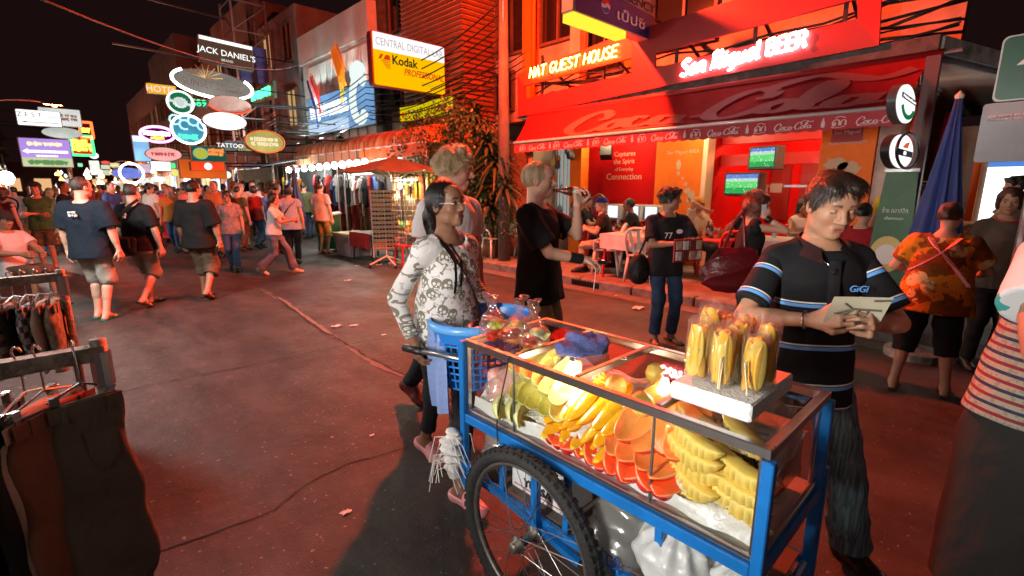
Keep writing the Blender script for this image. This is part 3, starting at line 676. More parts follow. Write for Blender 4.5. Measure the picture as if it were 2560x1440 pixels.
ink = mat('sign_ink',(.02,.02,.02),.6); wht = emit('sign_white',(1,1,.97),1.3); wht2 = emit('sign_white_soft',(.9,.92,.88),.8,.3,1.5)
# --- left of the sky
t,w,h = sign('white illuminated arrow sign reading ZEST on the left',(40,276,153,315),20,wht,side=-1)
tx(t,'Z E S T',h*.28,-w*.2,h*.2,ink); tx(t,'BAR',h*.13,w*.3,h*.12,mat('sign_grey',(.3,.32,.4),.6)); plate([(-.42,0),(-.3,.05),(-.3,.02),(.42,.02),(.42,-.02),(-.3,-.02),(-.3,-.05)],(0,-.026,-h*.27),((w,0,0),(0,0,w*.45),(0,-1,0)),.003,ink,t,'arrow')
t,w,h = sign('pale white illuminated sign behind the arrow sign on the left',(96,271,203,315),22,wht2,side=-1); sc_(t,w*.7,h*.4,.1,0,2,mat('faded_print',(.55,.6,.5),.6),2,.02)
t,w,h = sign('dim white oval sign under the arrow sign',(102,318,207,346),21,emit('dim_white',(.75,.8,.72),.75,.5,1.2),'oval',side=-1)
t,w,h = sign('purple billboard with white arrow and pale green lower band',(49,346,180,418),19,emit('purple_panel',(.5,.3,.85),.95,.15,1),side=-1)
plate([(-w/2*.96,-h/2*.96),(w/2*.96,-h/2*.96),(w/2*.96,-h*.17),(-w/2*.96,-h*.17)],(0,-.02,0),FY,.004,emit('pale_green_band',(.62,.66,.38),.9,.2,2),t,'lower_band')
plate([(-.45,0),(-.34,.07),(-.34,.035),(.42,.035),(.42,-.035),(-.34,-.035),(-.34,-.07)],(0,-.026,h*.04),((w,0,0),(0,0,w),(0,-1,0)),.003,wht,t,'arrow')
sc_(t,w*.62,h*.14,0,h*.3,4,emit('cream_print',(1,.9,.6),1),1,.04); sc_(t,w*.4,h*.06,0,-h*.11,5,wht,1,.015); sc_(t,w*.7,h*.12,0,-h*.33,6,emit('green_print',(.2,.45,.15),.6),1,.05)
t,w,h = sign('red and yellow neon sign with green edge right of the purple billboard',(176,340,232,388),27,emit('red_panel',(.8,.06,.01),.7,.4,2),rim=emit('green_neon',(.05,.9,.2),3),rimr=.05,side=-1); sc_(t,w*.8,h*.6,0,0,8,emit('amber_neon',(1,.5,.05),4),3,.05)
t,w,h = sign('small red neon arch sign above the red and yellow neon',(200,306,230,345),27,emit('dark_red_panel',(.15,.01,.01),.5),rim=emit('red_neon',(1,.08,.02),5),rimr=.05,side=-1); sc_(t,w*.6,h*.4,0,0,9,emit('amber_neon',(1,.5,.05),4),1,.05)
# --- cluster in the middle
t,w,h = sign('brown lightbox high above the street with white arched lettering',(497,100,632,165),20,emit('brown_panel',(.1,.05,.03),.8),tilt=R(3))
tx(t,"JACK DANIEL'S",h*.3,0,-.05,wht); tx(t,'BRAND',h*.09,0,-h*.3,wht2); plate([(-w*.48,h*.33),(w*.48,h*.33),(w*.48,h*.46),(-w*.48,h*.46)],(0,-.02,0),FY,.004,wht,t,'lit_strip')
t,w,h = sign('huge oval sign with white neon lower edge and sun motif',(430,176,628,244),19,emit('sunset_face',(.42,.38,.33),.55,.5,.8),'oval',tilt=R(4),rim=emit('white_neon',(1,.97,.9),6),rimr=.045,rim_arc=(140,400))
tx(t,'SUNSET STREET',h*.26,0,-.05,mat('brown_ink',(.08,.07,.06),.6),width=w*.76); strokes([[(0,h*.18),(.5*math.cos(R(a)),h*.18+.42*math.sin(R(a)))] for a in range(10,180,23)],(-w*.1,-.03,0),FY,.02,mat('sun_brown',(.3,.17,.05),.6),t,'sun_motif')
t,w,h = sign('small yellow sign reading HOTEL',(366,211,441,236),27,emit('yellow_panel',(1,.5,.04),.85)); tx(t,'HOTEL',h*.6,0,0,emit('pale_print',(1,.8,.75),1))
t,w,h = sign('round white sign with green ring lettering',(417,229,482,284),18,emit('white_disc',(.85,.92,.88),.9,.35,2.5),'oval',rim=emit('white_rim_soft',(.9,1,.95),1.6),rimr=.03)
gi = emit('coffee_green',(.02,.3,.12),.5)
for a in list(range(20,160,20))+list(range(200,340,20)): plate(rrect(.09,.16,.02,2),(w*.37*math.cos(R(a)),-.026,h*.37*math.sin(R(a))),FY,.003,gi,t,'ring_letter')
plate(oval(w*.3,h*.36,20),(0,-.027,0),FY,.003,emit('disc_centre',(.7,.8,.78),.8),t,'emblem')
t,w,h = sign('dark plate with green neon letters beside the round white sign',(476,246,517,268),18.6,mat('dark_plate',(.02,.03,.02),.5)); tx(t,'S89',h*.75,0,0,emit('green_neon2',(.05,1,.35),2.5))
t,w,h = sign('grey unlit oval sign with red lower edge',(520,239,628,284),17,mat('grey_oval',(.3,.28,.25),.6,var=.3),'oval',rim=emit('red_edge',(1,.12,.05),1.2),rimr=.025,rim_arc=(190,352))
t,w,h = sign('plain bright white oval lightbox',(505,281,617,325),16,emit('white_oval',(1,1,.98),1.8),'oval')
t,w,h = sign('round blue sign with bright white neon ring and swirls',(428,289,512,359),17,emit('aqua_panel',(.08,.4,.6),.8,.5,1.5),'oval',rim=emit('white_neon_s',(.95,1,1),5),rimr=.032)
strokes([arc(-.3+k*.22,.25-.12*(k % 2),.13,.13,0,300,8) for k in range(4)],(0,-.03,0),FY,.03,emit('swirl',(.5,.85,.95),1.2),t,'swirls'); sc_(t,w*.6,h*.2,0,-.2,12,emit('teal_letters',(.1,.9,.6),1.2),1,.045)
t,w,h = sign('pink neon script sign shaped like a cloud',(350,317,435,355),24,emit('violet_dark',(.12,.01,.1),.6),'oval',rim=emit('pink_neon',(1,.25,.75),5),rimr=.05)
sc_(t,w*.75,h*.35,0,h*.06,13,emit('pink_white',(1,.6,.85),4),1,.045); sc_(t,w*.35,h*.16,0,-h*.25,14,emit('orange_neon',(1,.35,.05),4),1,.05)
t,w,h = sign('golden oval sign with faded pale lettering',(612,327,709,382),13.5,emit('gold_face',(.62,.5,.14),.85,.45,1.6),'oval',rim=mat('gold_rim',(.5,.45,.12),.4),rimr=.02)
sc_(t,w*.7,h*.42,0,0,16,emit('pale_gold',(.95,.8,.45),.95),2,.022)
t,w,h = sign('pink glowing oval sign',(362,368,455,403),26,emit('pink_oval',(1,.45,.42),.95,.2,1.5),'oval'); sc_(t,w*.65,h*.3,0,0,17,emit('red_print',(.8,.1,.1),.7),1,.03)
t,w,h = sign('tall blue and white lightbox left of the pink oval',(333,338,374,404),30,emit('blue_box',(.3,.62,1),1.,.5,.8)); plate(rrect(w*.9,h*.2,.02,2),(0,-.03,h*.36),FY,.003,wht,t,'top_band')
t,w,h = sign('dark green sign with yellow globe and orange lettering',(478,366,565,403),17,emit('deep_green',(.01,.1,.07),.8))
plate(oval(h*.85,h*.7,24),(-w*.24,-.028,0),FY,.003,emit('globe',(.5,.5,.06),.9),t,'globe'); plate(oval(h*.95,h*.8,24),(-w*.24,-.024,0),FY,.002,emit('globe_ring',(.1,.5,.45),.8),t,'globe_ring'); sc_(t,w*.42,h*.5,w*.22,.05,19,emit('orange_print',(1,.3,.06),1),2,.035)
t,w,h = sign('big orange lightbox low over the crowd',(447,399,566,446),18,emit('orange_box',(1,.16,.02),.7,.4,1))
t,w,h = sign('red lightbox with white disc in front of the orange lightbox',(476,405,562,427),17.4,emit('red_box',(1,.07,.015),.95,.2,2)); plate(oval(h*.8,h*.8,20),(0,-.03,0),FY,.003,wht,t,'disc')
t,w,h = sign('round grey sign with white capitals reading TATTOO',(553,351,596,380),18,emit('grey_face',(.16,.19,.19),.7,.4),'oval'); tx(t,'TATTOO',h*.36,0,.02,wht)
t,w,h = sign('dark sign with faint gold lettering beside the golden oval',(590,353,650,388),20,mat('dark_sign_face',(.02,.02,.018),.5)); sc_(t,w*.8,h*.5,0,0,21,emit('faint_gold',(.6,.5,.25),.6),2,.03)
# --- far small lights
FARS = [('white lollipop shaped sign far down the street',(222,381,247,397),34,wht,'oval'),('tall white lightbox on yellow post far away',(224,401,250,438),36,emit('w3',(.9,.95,.8),1.1,.4),'rect'),('small red lightbox on top of a far sign stack',(252,402,275,410),40,emit('r3',(1,.1,.08),1),'oval'),('pale lightbox in the middle of a far sign stack',(252,412,275,423),40,emit('p3',(.8,.85,.65),.8),'rect'),('pale lower lightbox of a far sign stack',(252,425,275,438),40,emit('p4',(.75,.75,.55),.8),'rect'),('far list board with pale lines',(277,407,301,420),42,emit('g3',(.25,.35,.3),.8),'rect'),
 ('pale violet lightbox beside the white square',(344,410,384,432),36,emit('v3',(.8,.6,.75),.8,.3),'rect'),('bright white square lightbox under the pink oval',(377,404,427,427),33,emit('w4',(1,1,.95),2),'rect'),('tiny green numeral sign next to the white square',(428,408,438,420),33,emit('gn',(.05,.9,.25),1.5),'rect'),('small yellow round sign next to the white square',(426,422,447,441),31,emit('yl',(.9,.75,.2),1),'oval'),('flat white lightbox low above the crowd',(375,441,416,455),38,emit('w5',(.95,1,.95),1.3),'oval'),('pale disc lamp sign below the red lightbox',(556,428,578,446),22,emit('w6',(1,.98,.85),1.5),'oval'),('orange round sign below the red lightbox',(523,432,539,448),22,emit('o6',(1,.45,.15),1),'oval'),
 ('white flat light over the far crowd',(277,452,302,459),44,emit('w7',(1,.95,.9),1.3),'oval'),('yellow taxi roof light in the far crowd',(285,478,322,488),30,emit('y7',(.5,.45,.05),.8),'oval'),('violet lightbox low at right of the crowd',(562,455,585,468),30,emit('v7',(.9,.6,1),1.2),'rect'),('blue white shop light strip far behind the tunic woman',(680,462,735,478),24,emit('b7',(.55,.75,1),1.1),'rect'),('red glowing panel at the left edge',(0,448,12,470),20,emit('r8',(1,.15,.03),1.1),'rect'),('tall white panel at the left edge',(0,472,12,540),20,emit('w8',(1,.97,.92),1.4),'rect')]
for lb,bx,Y_,m_,shp in FARS: sign(lb,bx,Y_,m_,shp,name='far_sign',side=0,group='small far signs')
t,w,h = sign('blue ellipse sign with bright white ring',(277,419,362,447),36,emit('blue_ell',(.2,.25,.8),.9,.3),'oval',side=0); MB().tube([(.55*math.cos(a*.3)+.15,-.08,.55*math.sin(a*.3)) for a in range(21)],.065,6,True).build('neon_ring',emit('ring_white',(1,.9,1),4),t,smooth=True)
rnd = random.Random(31)
FC = [(1,.9,.75),(1,.5,.2),(1,.25,.1),(.6,.75,1),(.95,1,.9),(1,.75,.3),(.3,.9,.5),(.9,.5,.9)]
for i in range(34):
 px = rnd.uniform(130,690); py = rnd.uniform(392,470); w_ = rnd.uniform(6,26); k = rnd.randrange(8)
 sign('small unreadable %s lightbox among the far shop lights' % ['cream','orange','red','blue','white','amber','green','violet'][k],(px,py,px+w_,py+w_*rnd.uniform(.3,.8)),rnd.uniform(30,60),emit('farbox%d' % k,FC[k],1.1,.4,2),rnd.choice(['rect','rect','oval']),name='far_sign',side=0,group='lightboxes far down the street')
# bulbs and glows in the far crowd
bulb_m = emit('warm_bulb',(1,.72,.38),14)
rnd = random.Random(4)
for i in range(46):
 px = rnd.uniform(130,640); py = rnd.uniform(425,462); Y_ = rnd.uniform(24,60); p = onY(px,py,Y_)
 warm = rnd.random()
 m_ = emit('far_bulb%d' % (i % 5),[(1,.55,.2),(1,.9,.75),(1,.35,.1),(1,.75,.4),(.9,.95,1)][i % 5],5)
 hb_ = solo('hanging_bulb',MB().lathe([(0,-.11),(.08,-.07),(.1,0),(.06,.07),(.025,.12),(.025,.17),(0,.17)],10,p),m_,'small glowing bulb hanging over the far stalls','bulb','bulbs over the far stalls',smooth=True)
 if i % 5 == 0: point('bulb_light',(p[0],p[1],p[2]-.25),260,(1,.72,.45),.12,hb_)

# --- sign on a slanted arm by the scaffold
t = thing('neon_sign','slanted green neon sign by the scaffold','sign',onX(655,234,6.6),0,'signs hanging over the street')
plate(rrect(2.6,.6,.03,2),(0,0,0),FX,.1,mat('green_dark',(.02,.06,.04),.5),t,'casing'); strokes(scrib(2.3,.4,31),(0,0,0),FX,.04,emit('green_neon3',(.08,1,.4),3),t,'neon_lettering',.03)
# --- photo lab sign, perpendicular
t,w,h = sign('lightbox reading CENTRAL DIGITAL LAB over yellow lower half',(930,96,1113,226),10.2,emit('kodak_yellow',(1,.52,0),.95),casing=mat('dark_red_casing',(.1,.012,.01),.5),side=0)
cx,cz,w,h = box_of(930,96,1113,226,10.2)
plate([(-w*.48,h*.165),(w*.48,h*.165),(w*.48,h*.48),(-w*.48,h*.48)],(0,-.02,0),FY,.004,emit('lab_white',(1,.97,.95),1.05),t,'upper_panel')
tx(t,'CENTRAL DIGITAL LAB',h*.14,0,h*.32,emit('lab_grey',(.55,.45,.47),.8),width=w*.9)
tx(t,'Kodak',h*.17,-w*.08,h*.03,emit('lab_black',(.03,.02,.015),.5),width=w*.34,bold=.02); rk = emit('kodak_red',(.85,.05,.01),.8)
tx(t,'PROFESSIONAL',h*.13,w*.18,-h*.16,rk,shear=.25,width=w*.56,bold=.015); tx(t,'PRODUCTS',h*.06,w*.28,-h*.34,emit('lab_faint',(.8,.4,.03),.8),width=w*.3)
plate([(-.22,.1),(-.11,.1),(.0,.3),(-.11,.3)],(-w*.36,-.026,-h*.04),((w*.3,0,0),(0,0,h*.45),(0,-1,0)),.003,rk,t,'emblem'); plate([(-.02,.1),(.28,.1),(.26,.3),(.1,.3)],(-w*.36,-.026,-h*.04),((w*.3,0,0),(0,0,h*.45),(0,-1,0)),.003,rk,t,'emblem')
for k in range(5): plate([(-.1+.05*k,.04-.07*k),(.28,.04-.07*k),(.28,.07-.07*k),(-.12+.05*k,.07-.07*k)],(-w*.36,-.026,-h*.04),((w*.3,0,0),(0,0,h*.45),(0,-1,0)),.003,rk,t,'emblem_line')
MB().tube([(w/2,.08,.3),(8-cx,.08,.3)],.04,6).build('bracket',black_m,t); MB().tube([(w/2,.08,-.3),(8-cx,.08,-.3)],.04,6).build('bracket',black_m,t)
# --- yellow shop fascia below it
a = onX(1000,287,7.3); b_ = onX(1134,262,7.3); L_ = abs(a[1]-b_[1])
t = thing('shop_sign','long yellow shop fascia sign above the orange canopy','sign',(7.3,(a[1]+b_[1])/2,(a[2]+b_[2])/2))
plate(rrect(L_,.42,.02,2),(0,0,0),FX,.12,sgn_back,t,'casing'); plate(rrect(L_*.98,.39,.02,2),(0,0,0),FX,.01,emit('fascia_yellow',(.8,.62,0),.8,.2),t,'face',.012)
text('KODAK EXPRESS',.17,(-.024,0,-.02),FX,ink,t,width=L_*.75); plate(oval(.16,.16,12),(-.024,L_*.42,-.02),FX,.003,rk,t,'red_mark')
# --- blue bank sign with white emblem on the pale building
a = onX(768,262,7.3); b_ = onX(938,250,7.3)
t = thing('shop_sign','blue and white shop sign with rows of letters and a big white emblem','sign',(7.3,(a[1]+b_[1])/2,4.05)); L_ = abs(a[1]-b_[1])
plate(rrect(L_,1.25,.05,2),(0,0,0),FX,.15,sgn_back,t,'casing'); plate(rrect(L_*.98,1.2,.05,2),(0,0,0),FX,.01,emit('sky_blue_panel',(.22,.45,.82),.8,.35,1),t,'face',.012)
strokes(scrib(L_*.6,.45,41,2),(0,L_*.13,.12),FX,.035,wht,t,'lettering',.03); plate([(-.5*L_*.98,-.6),(L_*.15,-.6),(L_*.15,-.25),(-.5*L_*.98,-.25)],(-.02,0,0),FX,.003,emit('pale_blue_band',(.55,.72,.95),.9),t,'lower_band')
strokes([arc(0,0,.42,.62,40,320,14),crom([(-.15,.5),(-.3,.8),(0,.95),(.2,.75)],4)],(0,-L_*.33,.15),FX,.13,emit('emblem_white',(.85,.95,.92),.95),t,'emblem',.05,8)
# --- soft drink agency sign, perpendicular near the bar board
t,w,h = sign('blue and grey agency sign board with soft drink emblem above the bar sign board',(1432,-75,1640,68),4.35,mat('agency_grey',(.42,.38,.34),.5,var=.2),casing=mat('agency_case',(.5,.4,.3),.5),side=0,tilt=R(0))
plate([(-w*.48,-h*.48),(w*.48,-h*.48),(w*.48,-h*.02),(-w*.48,h*.12)],(0,-.02,0),FY,.004,mat('agency_blue',(.012,.035,.2),.4),t,'lower_panel')
tx(t,'AGENCY',h*.16,w*.22,h*.12,ink,width=w*.5); wp = mat('white_print',(.75,.75,.75),.5); tx(t,'เป๊ปซี่',h*.22,w*.16,-h*.24,wp,width=w*.36,bold=.01)
pc = (-w*.16,-.03,-h*.2); rr_ = h*.13
plate([(a*rr_,b*rr_) for a,b in oval(2.15,2.15,24)],(pc[0],-.025,pc[2]),FY,.002,wp,t,'emblem_disc'); plate([(a*rr_,b*rr_) for a,b in arc(0,0,1,1,10,170,12)+[(-.3,.1),(.3,.45)]],pc,FY,.002,mat('cola_red',(.6,.02,.03),.5),t,'emblem_red'); plate([(a*rr_,b*rr_) for a,b in arc(0,0,1,1,200,340,12)+[(.3,-.1),(-.3,-.4)]],pc,FY,.002,mat('cola_blue',(.02,.1,.4),.5),t,'emblem_blue')
MB().b2((-w/2,-.02,-h/2-.1),(w*.1,.16,-h/2-.005)).build('lower_lamp',emit('yellow_strip',(1,.55,.03),1.6),t); MB().tube([(w/2,.08,0),(8.6-box_of(1432,-75,1640,68,4.35)[0],.08,0)],.04,6).build('bracket',black_m,t)
# --- round beer signs on the corner post
post = thing('sign_post','dark square post carrying two round beer signs at the bar corner','post',(6.86,.9,0)); MB().b2((-.06,-.06,.13),(.06,.06,2.94)).build('shaft',mat('post_brown',(.1,.03,.025),.5),post); MB().b2((-.1,-.1,.13),(.1,.1,.16)).build('base_plate',black_m,post)
t,w,h = sign('oval white beer sign with green band on the corner post, upper one',(2238,205,2286,312),.84,emit('beer_white',(.95,1,.95),1.1),'oval',side=0,group='beer signs on the corner post')
g_ = emit('beer_green',(.01,.25,.08),.6); plate([(w*.4*math.cos(R(a)),h*.4*math.sin(R(a))) for a in range(200,345,8)]+[(w*.28*math.cos(R(a)),h*.28*math.sin(R(a))) for a in range(340,195,-8)],(0,-.027,0),FY,.002,g_,t,'green_band'); plate(rrect(w*.85,h*.13,.01,2),(0,-.027,h*.12),FY,.002,ink,t,'black_band'); tx(t,'Heineken',h*.07,0,h*.12,wht,width=w*.7)
t,w,h = sign('rounded white beer sign with banner on the corner post, lower one',(2222,332,2280,422),.84,emit('beer_white2',(1,1,.97),1.2),'oval',side=0,casing=black_m,group='beer signs on the corner post',rim=black_m,rimr=.012)
plate(rrect(w*.75,h*.18,.01,2),(0,-.027,-h*.05),FY,.002,ink,t,'banner'); tx(t,'FEDER',h*.1,0,-h*.05,wht); plate([(-w*.12,0),(w*.1,0),(w*.16,h*.2),(0,h*.14)],(0,-.027,h*.1),FY,.002,emit('beer_red',(.8,.12,.04),.8),t,'emblem')
# --- direction board at the right edge, facing the street
p0 = onX(2494,175,5.3); p1 = onX(2494,258,5.3); p2 = onX(2494,98,5.3); h = p2[2]-p1[2]; w = h*.95
t = thing('direction_sign','green direction board with white up arrow above a grey panel at the right edge','sign',(5.3,p0[1]-w/2,p0[2]))
plate(rrect(w,h,.04,4),(0,0,0),FX,.03,mat('sign_edge_white',(.5,.5,.48),.4),t,'casing'); plate(rrect(w*.95,h*.95,.04,4),(0,0,0),FX,.01,mat('green_sign',(.008,.1,.05),.35,var=.15),t,'face',.012)
plate([(-.12,-.3),(.12,-.3),(.12,.05),(.26,.05),(0,.34),(-.26,.05),(-.12,.05)],(-.026,0,-h*.02),((0,-h,0),(0,0,h),(-1,0,0)),.003,mat('sign_cream',(.7,.68,.6),.5),t,'arrow')
plate(rrect(w*1.2,h*.95,.02,2),(.05,0,-h*.98),FX,.02,mat('grey_panel',(.36,.36,.37),.6,var=.2,vs=3),t,'grey_panel')
strokes(scrib(w,.05,51,2),(.04,0,-h*.75),FX,.005,mat('faint_white',(.5,.5,.5),.6),t,'small_print')
MB().tube([(.09,-.1,h*.5),(.09,-.1,-p0[2])],.04,8).build('post',steel,t)
# ================================================================ people: smooth blended bodies
V3 = lambda *a: np.array(a,float)
def nrm(a): a = np.asarray(a,float); return a/(np.linalg.norm(a)+1e-12)
def smin(a,b,k): h = np.clip(.5+.5*(b-a)/k,0,1); return b+(a-b)*h-k*h*(1-h)
def _seg(P,a,b,ra,rb):
 ab = b-a; t = np.clip(((P-a)@ab)/(ab@ab+1e-12),0,1); return np.linalg.norm(P-a-t[:,None]*ab,axis=1)-(ra+(rb-ra)*t)
def p_seg(a,b,ra,rb=None,k=.02,op='u'):
 a = V3(*a); b = V3(*b); rb = ra if rb is None else rb; m = max(ra,rb)+k+.02
 return (op,np.minimum(a,b)-m,np.maximum(a,b)+m,lambda P: _seg(P,a,b,ra,rb),k)
def p_ell(c,r,Rm=None,k=.02,op='u'):
 c = V3(*c); r = V3(*r); Rm = np.eye(3) if Rm is None else Rm; m = max(r)+k+.015
 def f(P):
  q = ((P-c)@Rm)/r; k0 = np.linalg.norm(q,axis=1); k1 = np.linalg.norm(q/r,axis=1)+1e-9; return k0*(k0-1)/k1
 return (op,c-m,c+m,f,k)
def p_cone(a,b,ra,rb,k=.02,op='u',end=True,flat=1.):
 """flat ended tapered tube (sleeves, trouser legs)"""
 a = V3(*a); b = V3(*b); m = max(ra,rb)+k+.03; L_ = np.linalg.norm(b-a); d = (b-a)/L_
 def f(P):
  t = (P-a)@d; r = ra+(rb-ra)*np.clip(t/L_,-.2,1.); q = np.linalg.norm(P-a-t[:,None]*d,axis=1)-r
  q = np.where(t < 0,np.linalg.norm(P-a,axis=1)-ra,q); return np.maximum(q,t-L_)
 return (op,np.minimum(a,b)-m,np.maximum(a,b)+m,f,k)
def p_loft(o,Rm,tab,k=.03,op='u',fw=0.):
 """stack of ellipses along Rm's third axis; rows (height, half width, half depth[, forward shift])"""
 o = V3(*o); T_ = np.array([(*r,0)[:4] for r in tab],float); z0,z1 = T_[0,0],T_[-1,0]; m = T_[:,1:3].max()+k+.06
 cs = [o+Rm[:,2]*z0,o+Rm[:,2]*z1]
 def f(P):
  q = (P-o)@Rm; z = np.clip(q[:,2],z0,z1); w = np.interp(z,T_[:,0],T_[:,1]); d = np.interp(z,T_[:,0],T_[:,2]); s_ = np.interp(z,T_[:,0],T_[:,3])
  x,y = q[:,0],q[:,1]-s_
  n_ = 2.4; r = (np.abs(x/w)**n_+np.abs(y/d)**n_)**(1/n_); rad = (r-1)*np.minimum(w,d)
  return np.maximum(rad,np.maximum(z0-q[:,2],q[:,2]-z1))
 return (op,np.minimum(*cs)-m,np.maximum(*cs)+m,f,k)
def field(prims,h,clip=None,disp=None):
 """surface nets over a list of blended shapes -> verts, quads"""
 us = [p for p in prims if p[0] == 'u']; lo = np.min([p[1] for p in us],0)-h; hi = np.max([p[2] for p in us],0)+h
 n = np.ceil((hi-lo)/h).astype(int)+1; ax = [lo[i]+h*np.arange(n[i]) for i in range(3)]
 D = np.full(n,.5)
 for op,a,b,f,k in prims:
  i0 = np.maximum(0,np.floor((a-lo)/h).astype(int)); i1 = np.minimum(n,np.ceil((b-lo)/h).astype(int)+1)
  if (i1 <= i0).any(): continue
  sl = tuple(slice(i0[i],i1[i]) for i in range(3)); g = np.stack(np.meshgrid(*[ax[i][sl[i]] for i in range(3)],indexing='ij'),-1).reshape(-1,3)
  d = f(g).reshape(i1-i0); S_ = D[sl]
  if op == 'u': D[sl] = smin(S_,d,k)
  elif op == 's': D[sl] = -smin(-S_,d,k)
  elif op == 'i': D[sl] = np.maximum(S_,d)
 if clip is not None or disp is not None:
  near = np.abs(D) < max(.06,3*h); idx = np.nonzero(near); g = np.stack([ax[i][idx[i]] for i in range(3)],-1)
  if disp is not None: D[idx] = D[idx]+disp(g)
  if clip is not None:
   idx = np.nonzero(D < 3*h); g = np.stack([ax[i][idx[i]] for i in range(3)],-1); D[idx] = np.maximum(D[idx],clip(g))
 I = D < 0
 D[[0,-1]] = np.maximum(D[[0,-1]],1e-4); D[:,[0,-1]] = np.maximum(D[:,[0,-1]],1e-4); D[:,:,[0,-1]] = np.maximum(D[:,:,[0,-1]],1e-4); I = D < 0
 c = [(i,j,k) for i in (0,1) for j in (0,1) for k in (0,1)]; m = n-1
 cs = {q: D[q[0]:q[0]+m[0],q[1]:q[1]+m[1],q[2]:q[2]+m[2]] for q in c}
 cnt = sum((cs[q] < 0).astype(np.int8) for q in c); act = (cnt > 0) & (cnt < 8); ii = np.nonzero(act)
 if len(ii[0]) == 0: return np.zeros((0,3)),[]
 acc = np.zeros((len(ii[0]),3)); num = np.zeros(len(ii[0]))
 val = {q: cs[q][ii] for q in c}
 for q in c:
  for a_ in range(3):
   if q[a_] == 0:
    r_ = list(q); r_[a_] = 1; r_ = tuple(r_); va,vb = val[q],val[r_]; cr = (va < 0) != (vb < 0); t = va/(va-vb+1e-15)
    p = np.zeros((len(va),3)); p[:] = q; p[:,a_] = t; acc[cr] += p[cr]; num[cr] += 1
 V = lo+(np.stack(ii,-1)+acc/num[:,None])*h
 ID = np.full(m,-1,int); ID[ii] = np.arange(len(V)); Q = []
 for a_ in range(3):
  b1,b2 = (a_+1) % 3,(a_+2) % 3
  s0 = [slice(1,m[i]) for i in range(3)]; s0[a_] = slice(0,m[a_]); s1 = list(s0); s1[a_] = slice(1,m[a_]+1)
  A,B = I[tuple(s0)],I[tuple(s1)]; e = np.nonzero(A != B)
  if len(e[0]) == 0: continue
  off = np.ones(3,int); off[a_] = 0; E_ = np.stack(e,-1)+off; fl = A[e]
  def idm(d1,d2): q = E_.copy(); q[:,b1] -= d1; q[:,b2] -= d2; return ID[q[:,0],q[:,1],q[:,2]]
  q4 = np.stack([idm(1,1),idm(0,1),idm(0,0),idm(1,0)],-1); q4[~fl] = q4[~fl][:,::-1]; Q.append(q4)
 return V,np.concatenate(Q)
def fmesh(name,VF,mats,parent,attrs=None,loc=None):
 V,Q = VF; me = bpy.data.meshes.new(name)
 if len(V) == 0: return None
 me.vertices.add(len(V)); me.vertices.foreach_set('co',V.astype('f').ravel()); Q = np.asarray(Q)
 me.loops.add(len(Q)*4); me.loops.foreach_set('vertex_index',Q.ravel().astype('i')); me.polygons.add(len(Q)); me.polygons.foreach_set('loop_start',np.arange(0,len(Q)*4,4,dtype='i'))
 me.polygons.foreach_set('use_smooth',np.ones(len(Q),bool)); me.update(calc_edges=True); me.validate()
 for an,(ty,arr) in (attrs or {}).items():
  at_ = me.attributes.new(an,ty,'POINT')
  if ty == 'FLOAT': at_.data.foreach_set('value',arr.astype('f').ravel())
  else: at_.data.foreach_set('color',np.concatenate([arr,np.ones((len(arr),1))],1).astype('f').ravel())
 return link(name,me,mats,parent,loc)
def join(*vf):
 Vs = []; Qs = []; n = 0
 for V,Q in vf:
  if len(V) == 0: continue
  Vs.append(V); Qs.append(np.asarray(Q)+n); n += len(V)
 return np.concatenate(Vs),np.concatenate(Qs)
def rotm(yaw=0,pitch=0,roll=0):
 """yaw about z (positive turns to the person's left), pitch nods down, roll tips to the right"""
 cy_,sy = math.cos(yaw),math.sin(yaw); cp,sp = math.cos(-pitch),math.sin(-pitch); cr,sr = math.cos(roll),math.sin(roll)
 Z = np.array([[cy_,-sy,0],[sy,cy_,0],[0,0,1]]); X_ = np.array([[1,0,0],[0,cp,-sp],[0,sp,cp]]); Y_ = np.array([[cr,0,sr],[0,1,0],[-sr,0,cr]])
 return Z@X_@Y_
def ik(a,t,l1,l2,pole):
 d = t-a; L_ = np.linalg.norm(d); L_ = min(L_,(l1+l2)*.995); d = nrm(d); x = (l1*l1-l2*l2+L_*L_)/(2*L_); h_ = math.sqrt(max(0,l1*l1-x*x)); p = V3(*pole); p = nrm(p-d*(p@d)); return a+d*x+p*h_,a+d*L_
def wrinkle(amp,seed,fx=22.,fz=9.):
 ph = np.random.RandomState(seed).rand(8)*6.28
 def f(P):
  x,y,z = P[:,0],P[:,1],P[:,2]
  r = lambda a: 1-np.abs(np.sin(a))**.6
  return -amp*(1.1*r(fx*.35*x+fz*1.1*z+ph[0]+1.2*np.sin(5*z+3*y+ph[1]))+1.0*r(fx*.3*y-fz*1.2*z+6*x+ph[2]+1.3*np.sin(6*x+ph[3]))+.5*np.sin(fz*z+fx*x+ph[4])-.45)
 return f
def skin_mat():
 m,t,b = _nt('skin'); a = t.nodes.new('ShaderNodeVertexColor'); a.layer_name = 'Col'; t.links.new(a.outputs[0],b.inputs['Base Color'])
 setin(b,Roughness=.48,Subsurface_Weight=.12,Subsurface_Radius=(.012,.004,.002),Subsurface_Scale=1.,Specular_IOR_Level=.4)
 n = t.nodes.new('ShaderNodeTexNoise'); n.inputs['Scale'].default_value = 180; bp = t.nodes.new('ShaderNodeBump'); bp.inputs['Strength'].default_value = .12; bp.inputs['Distance'].default_value = .004; tc = t.nodes.new('ShaderNodeTexCoord')
 t.links.new(tc.outputs['Object'],n.inputs[0]); t.links.new(n.outputs['Fac'],bp.inputs['Height']); t.links.new(bp.outputs[0],b.inputs['Normal']); return m
SKIN = skin_mat()
PALE,TAN,BROWN,DARK = (.62,.36,.26),(.46,.25,.16),(.30,.15,.085),(.2,.095,.055)
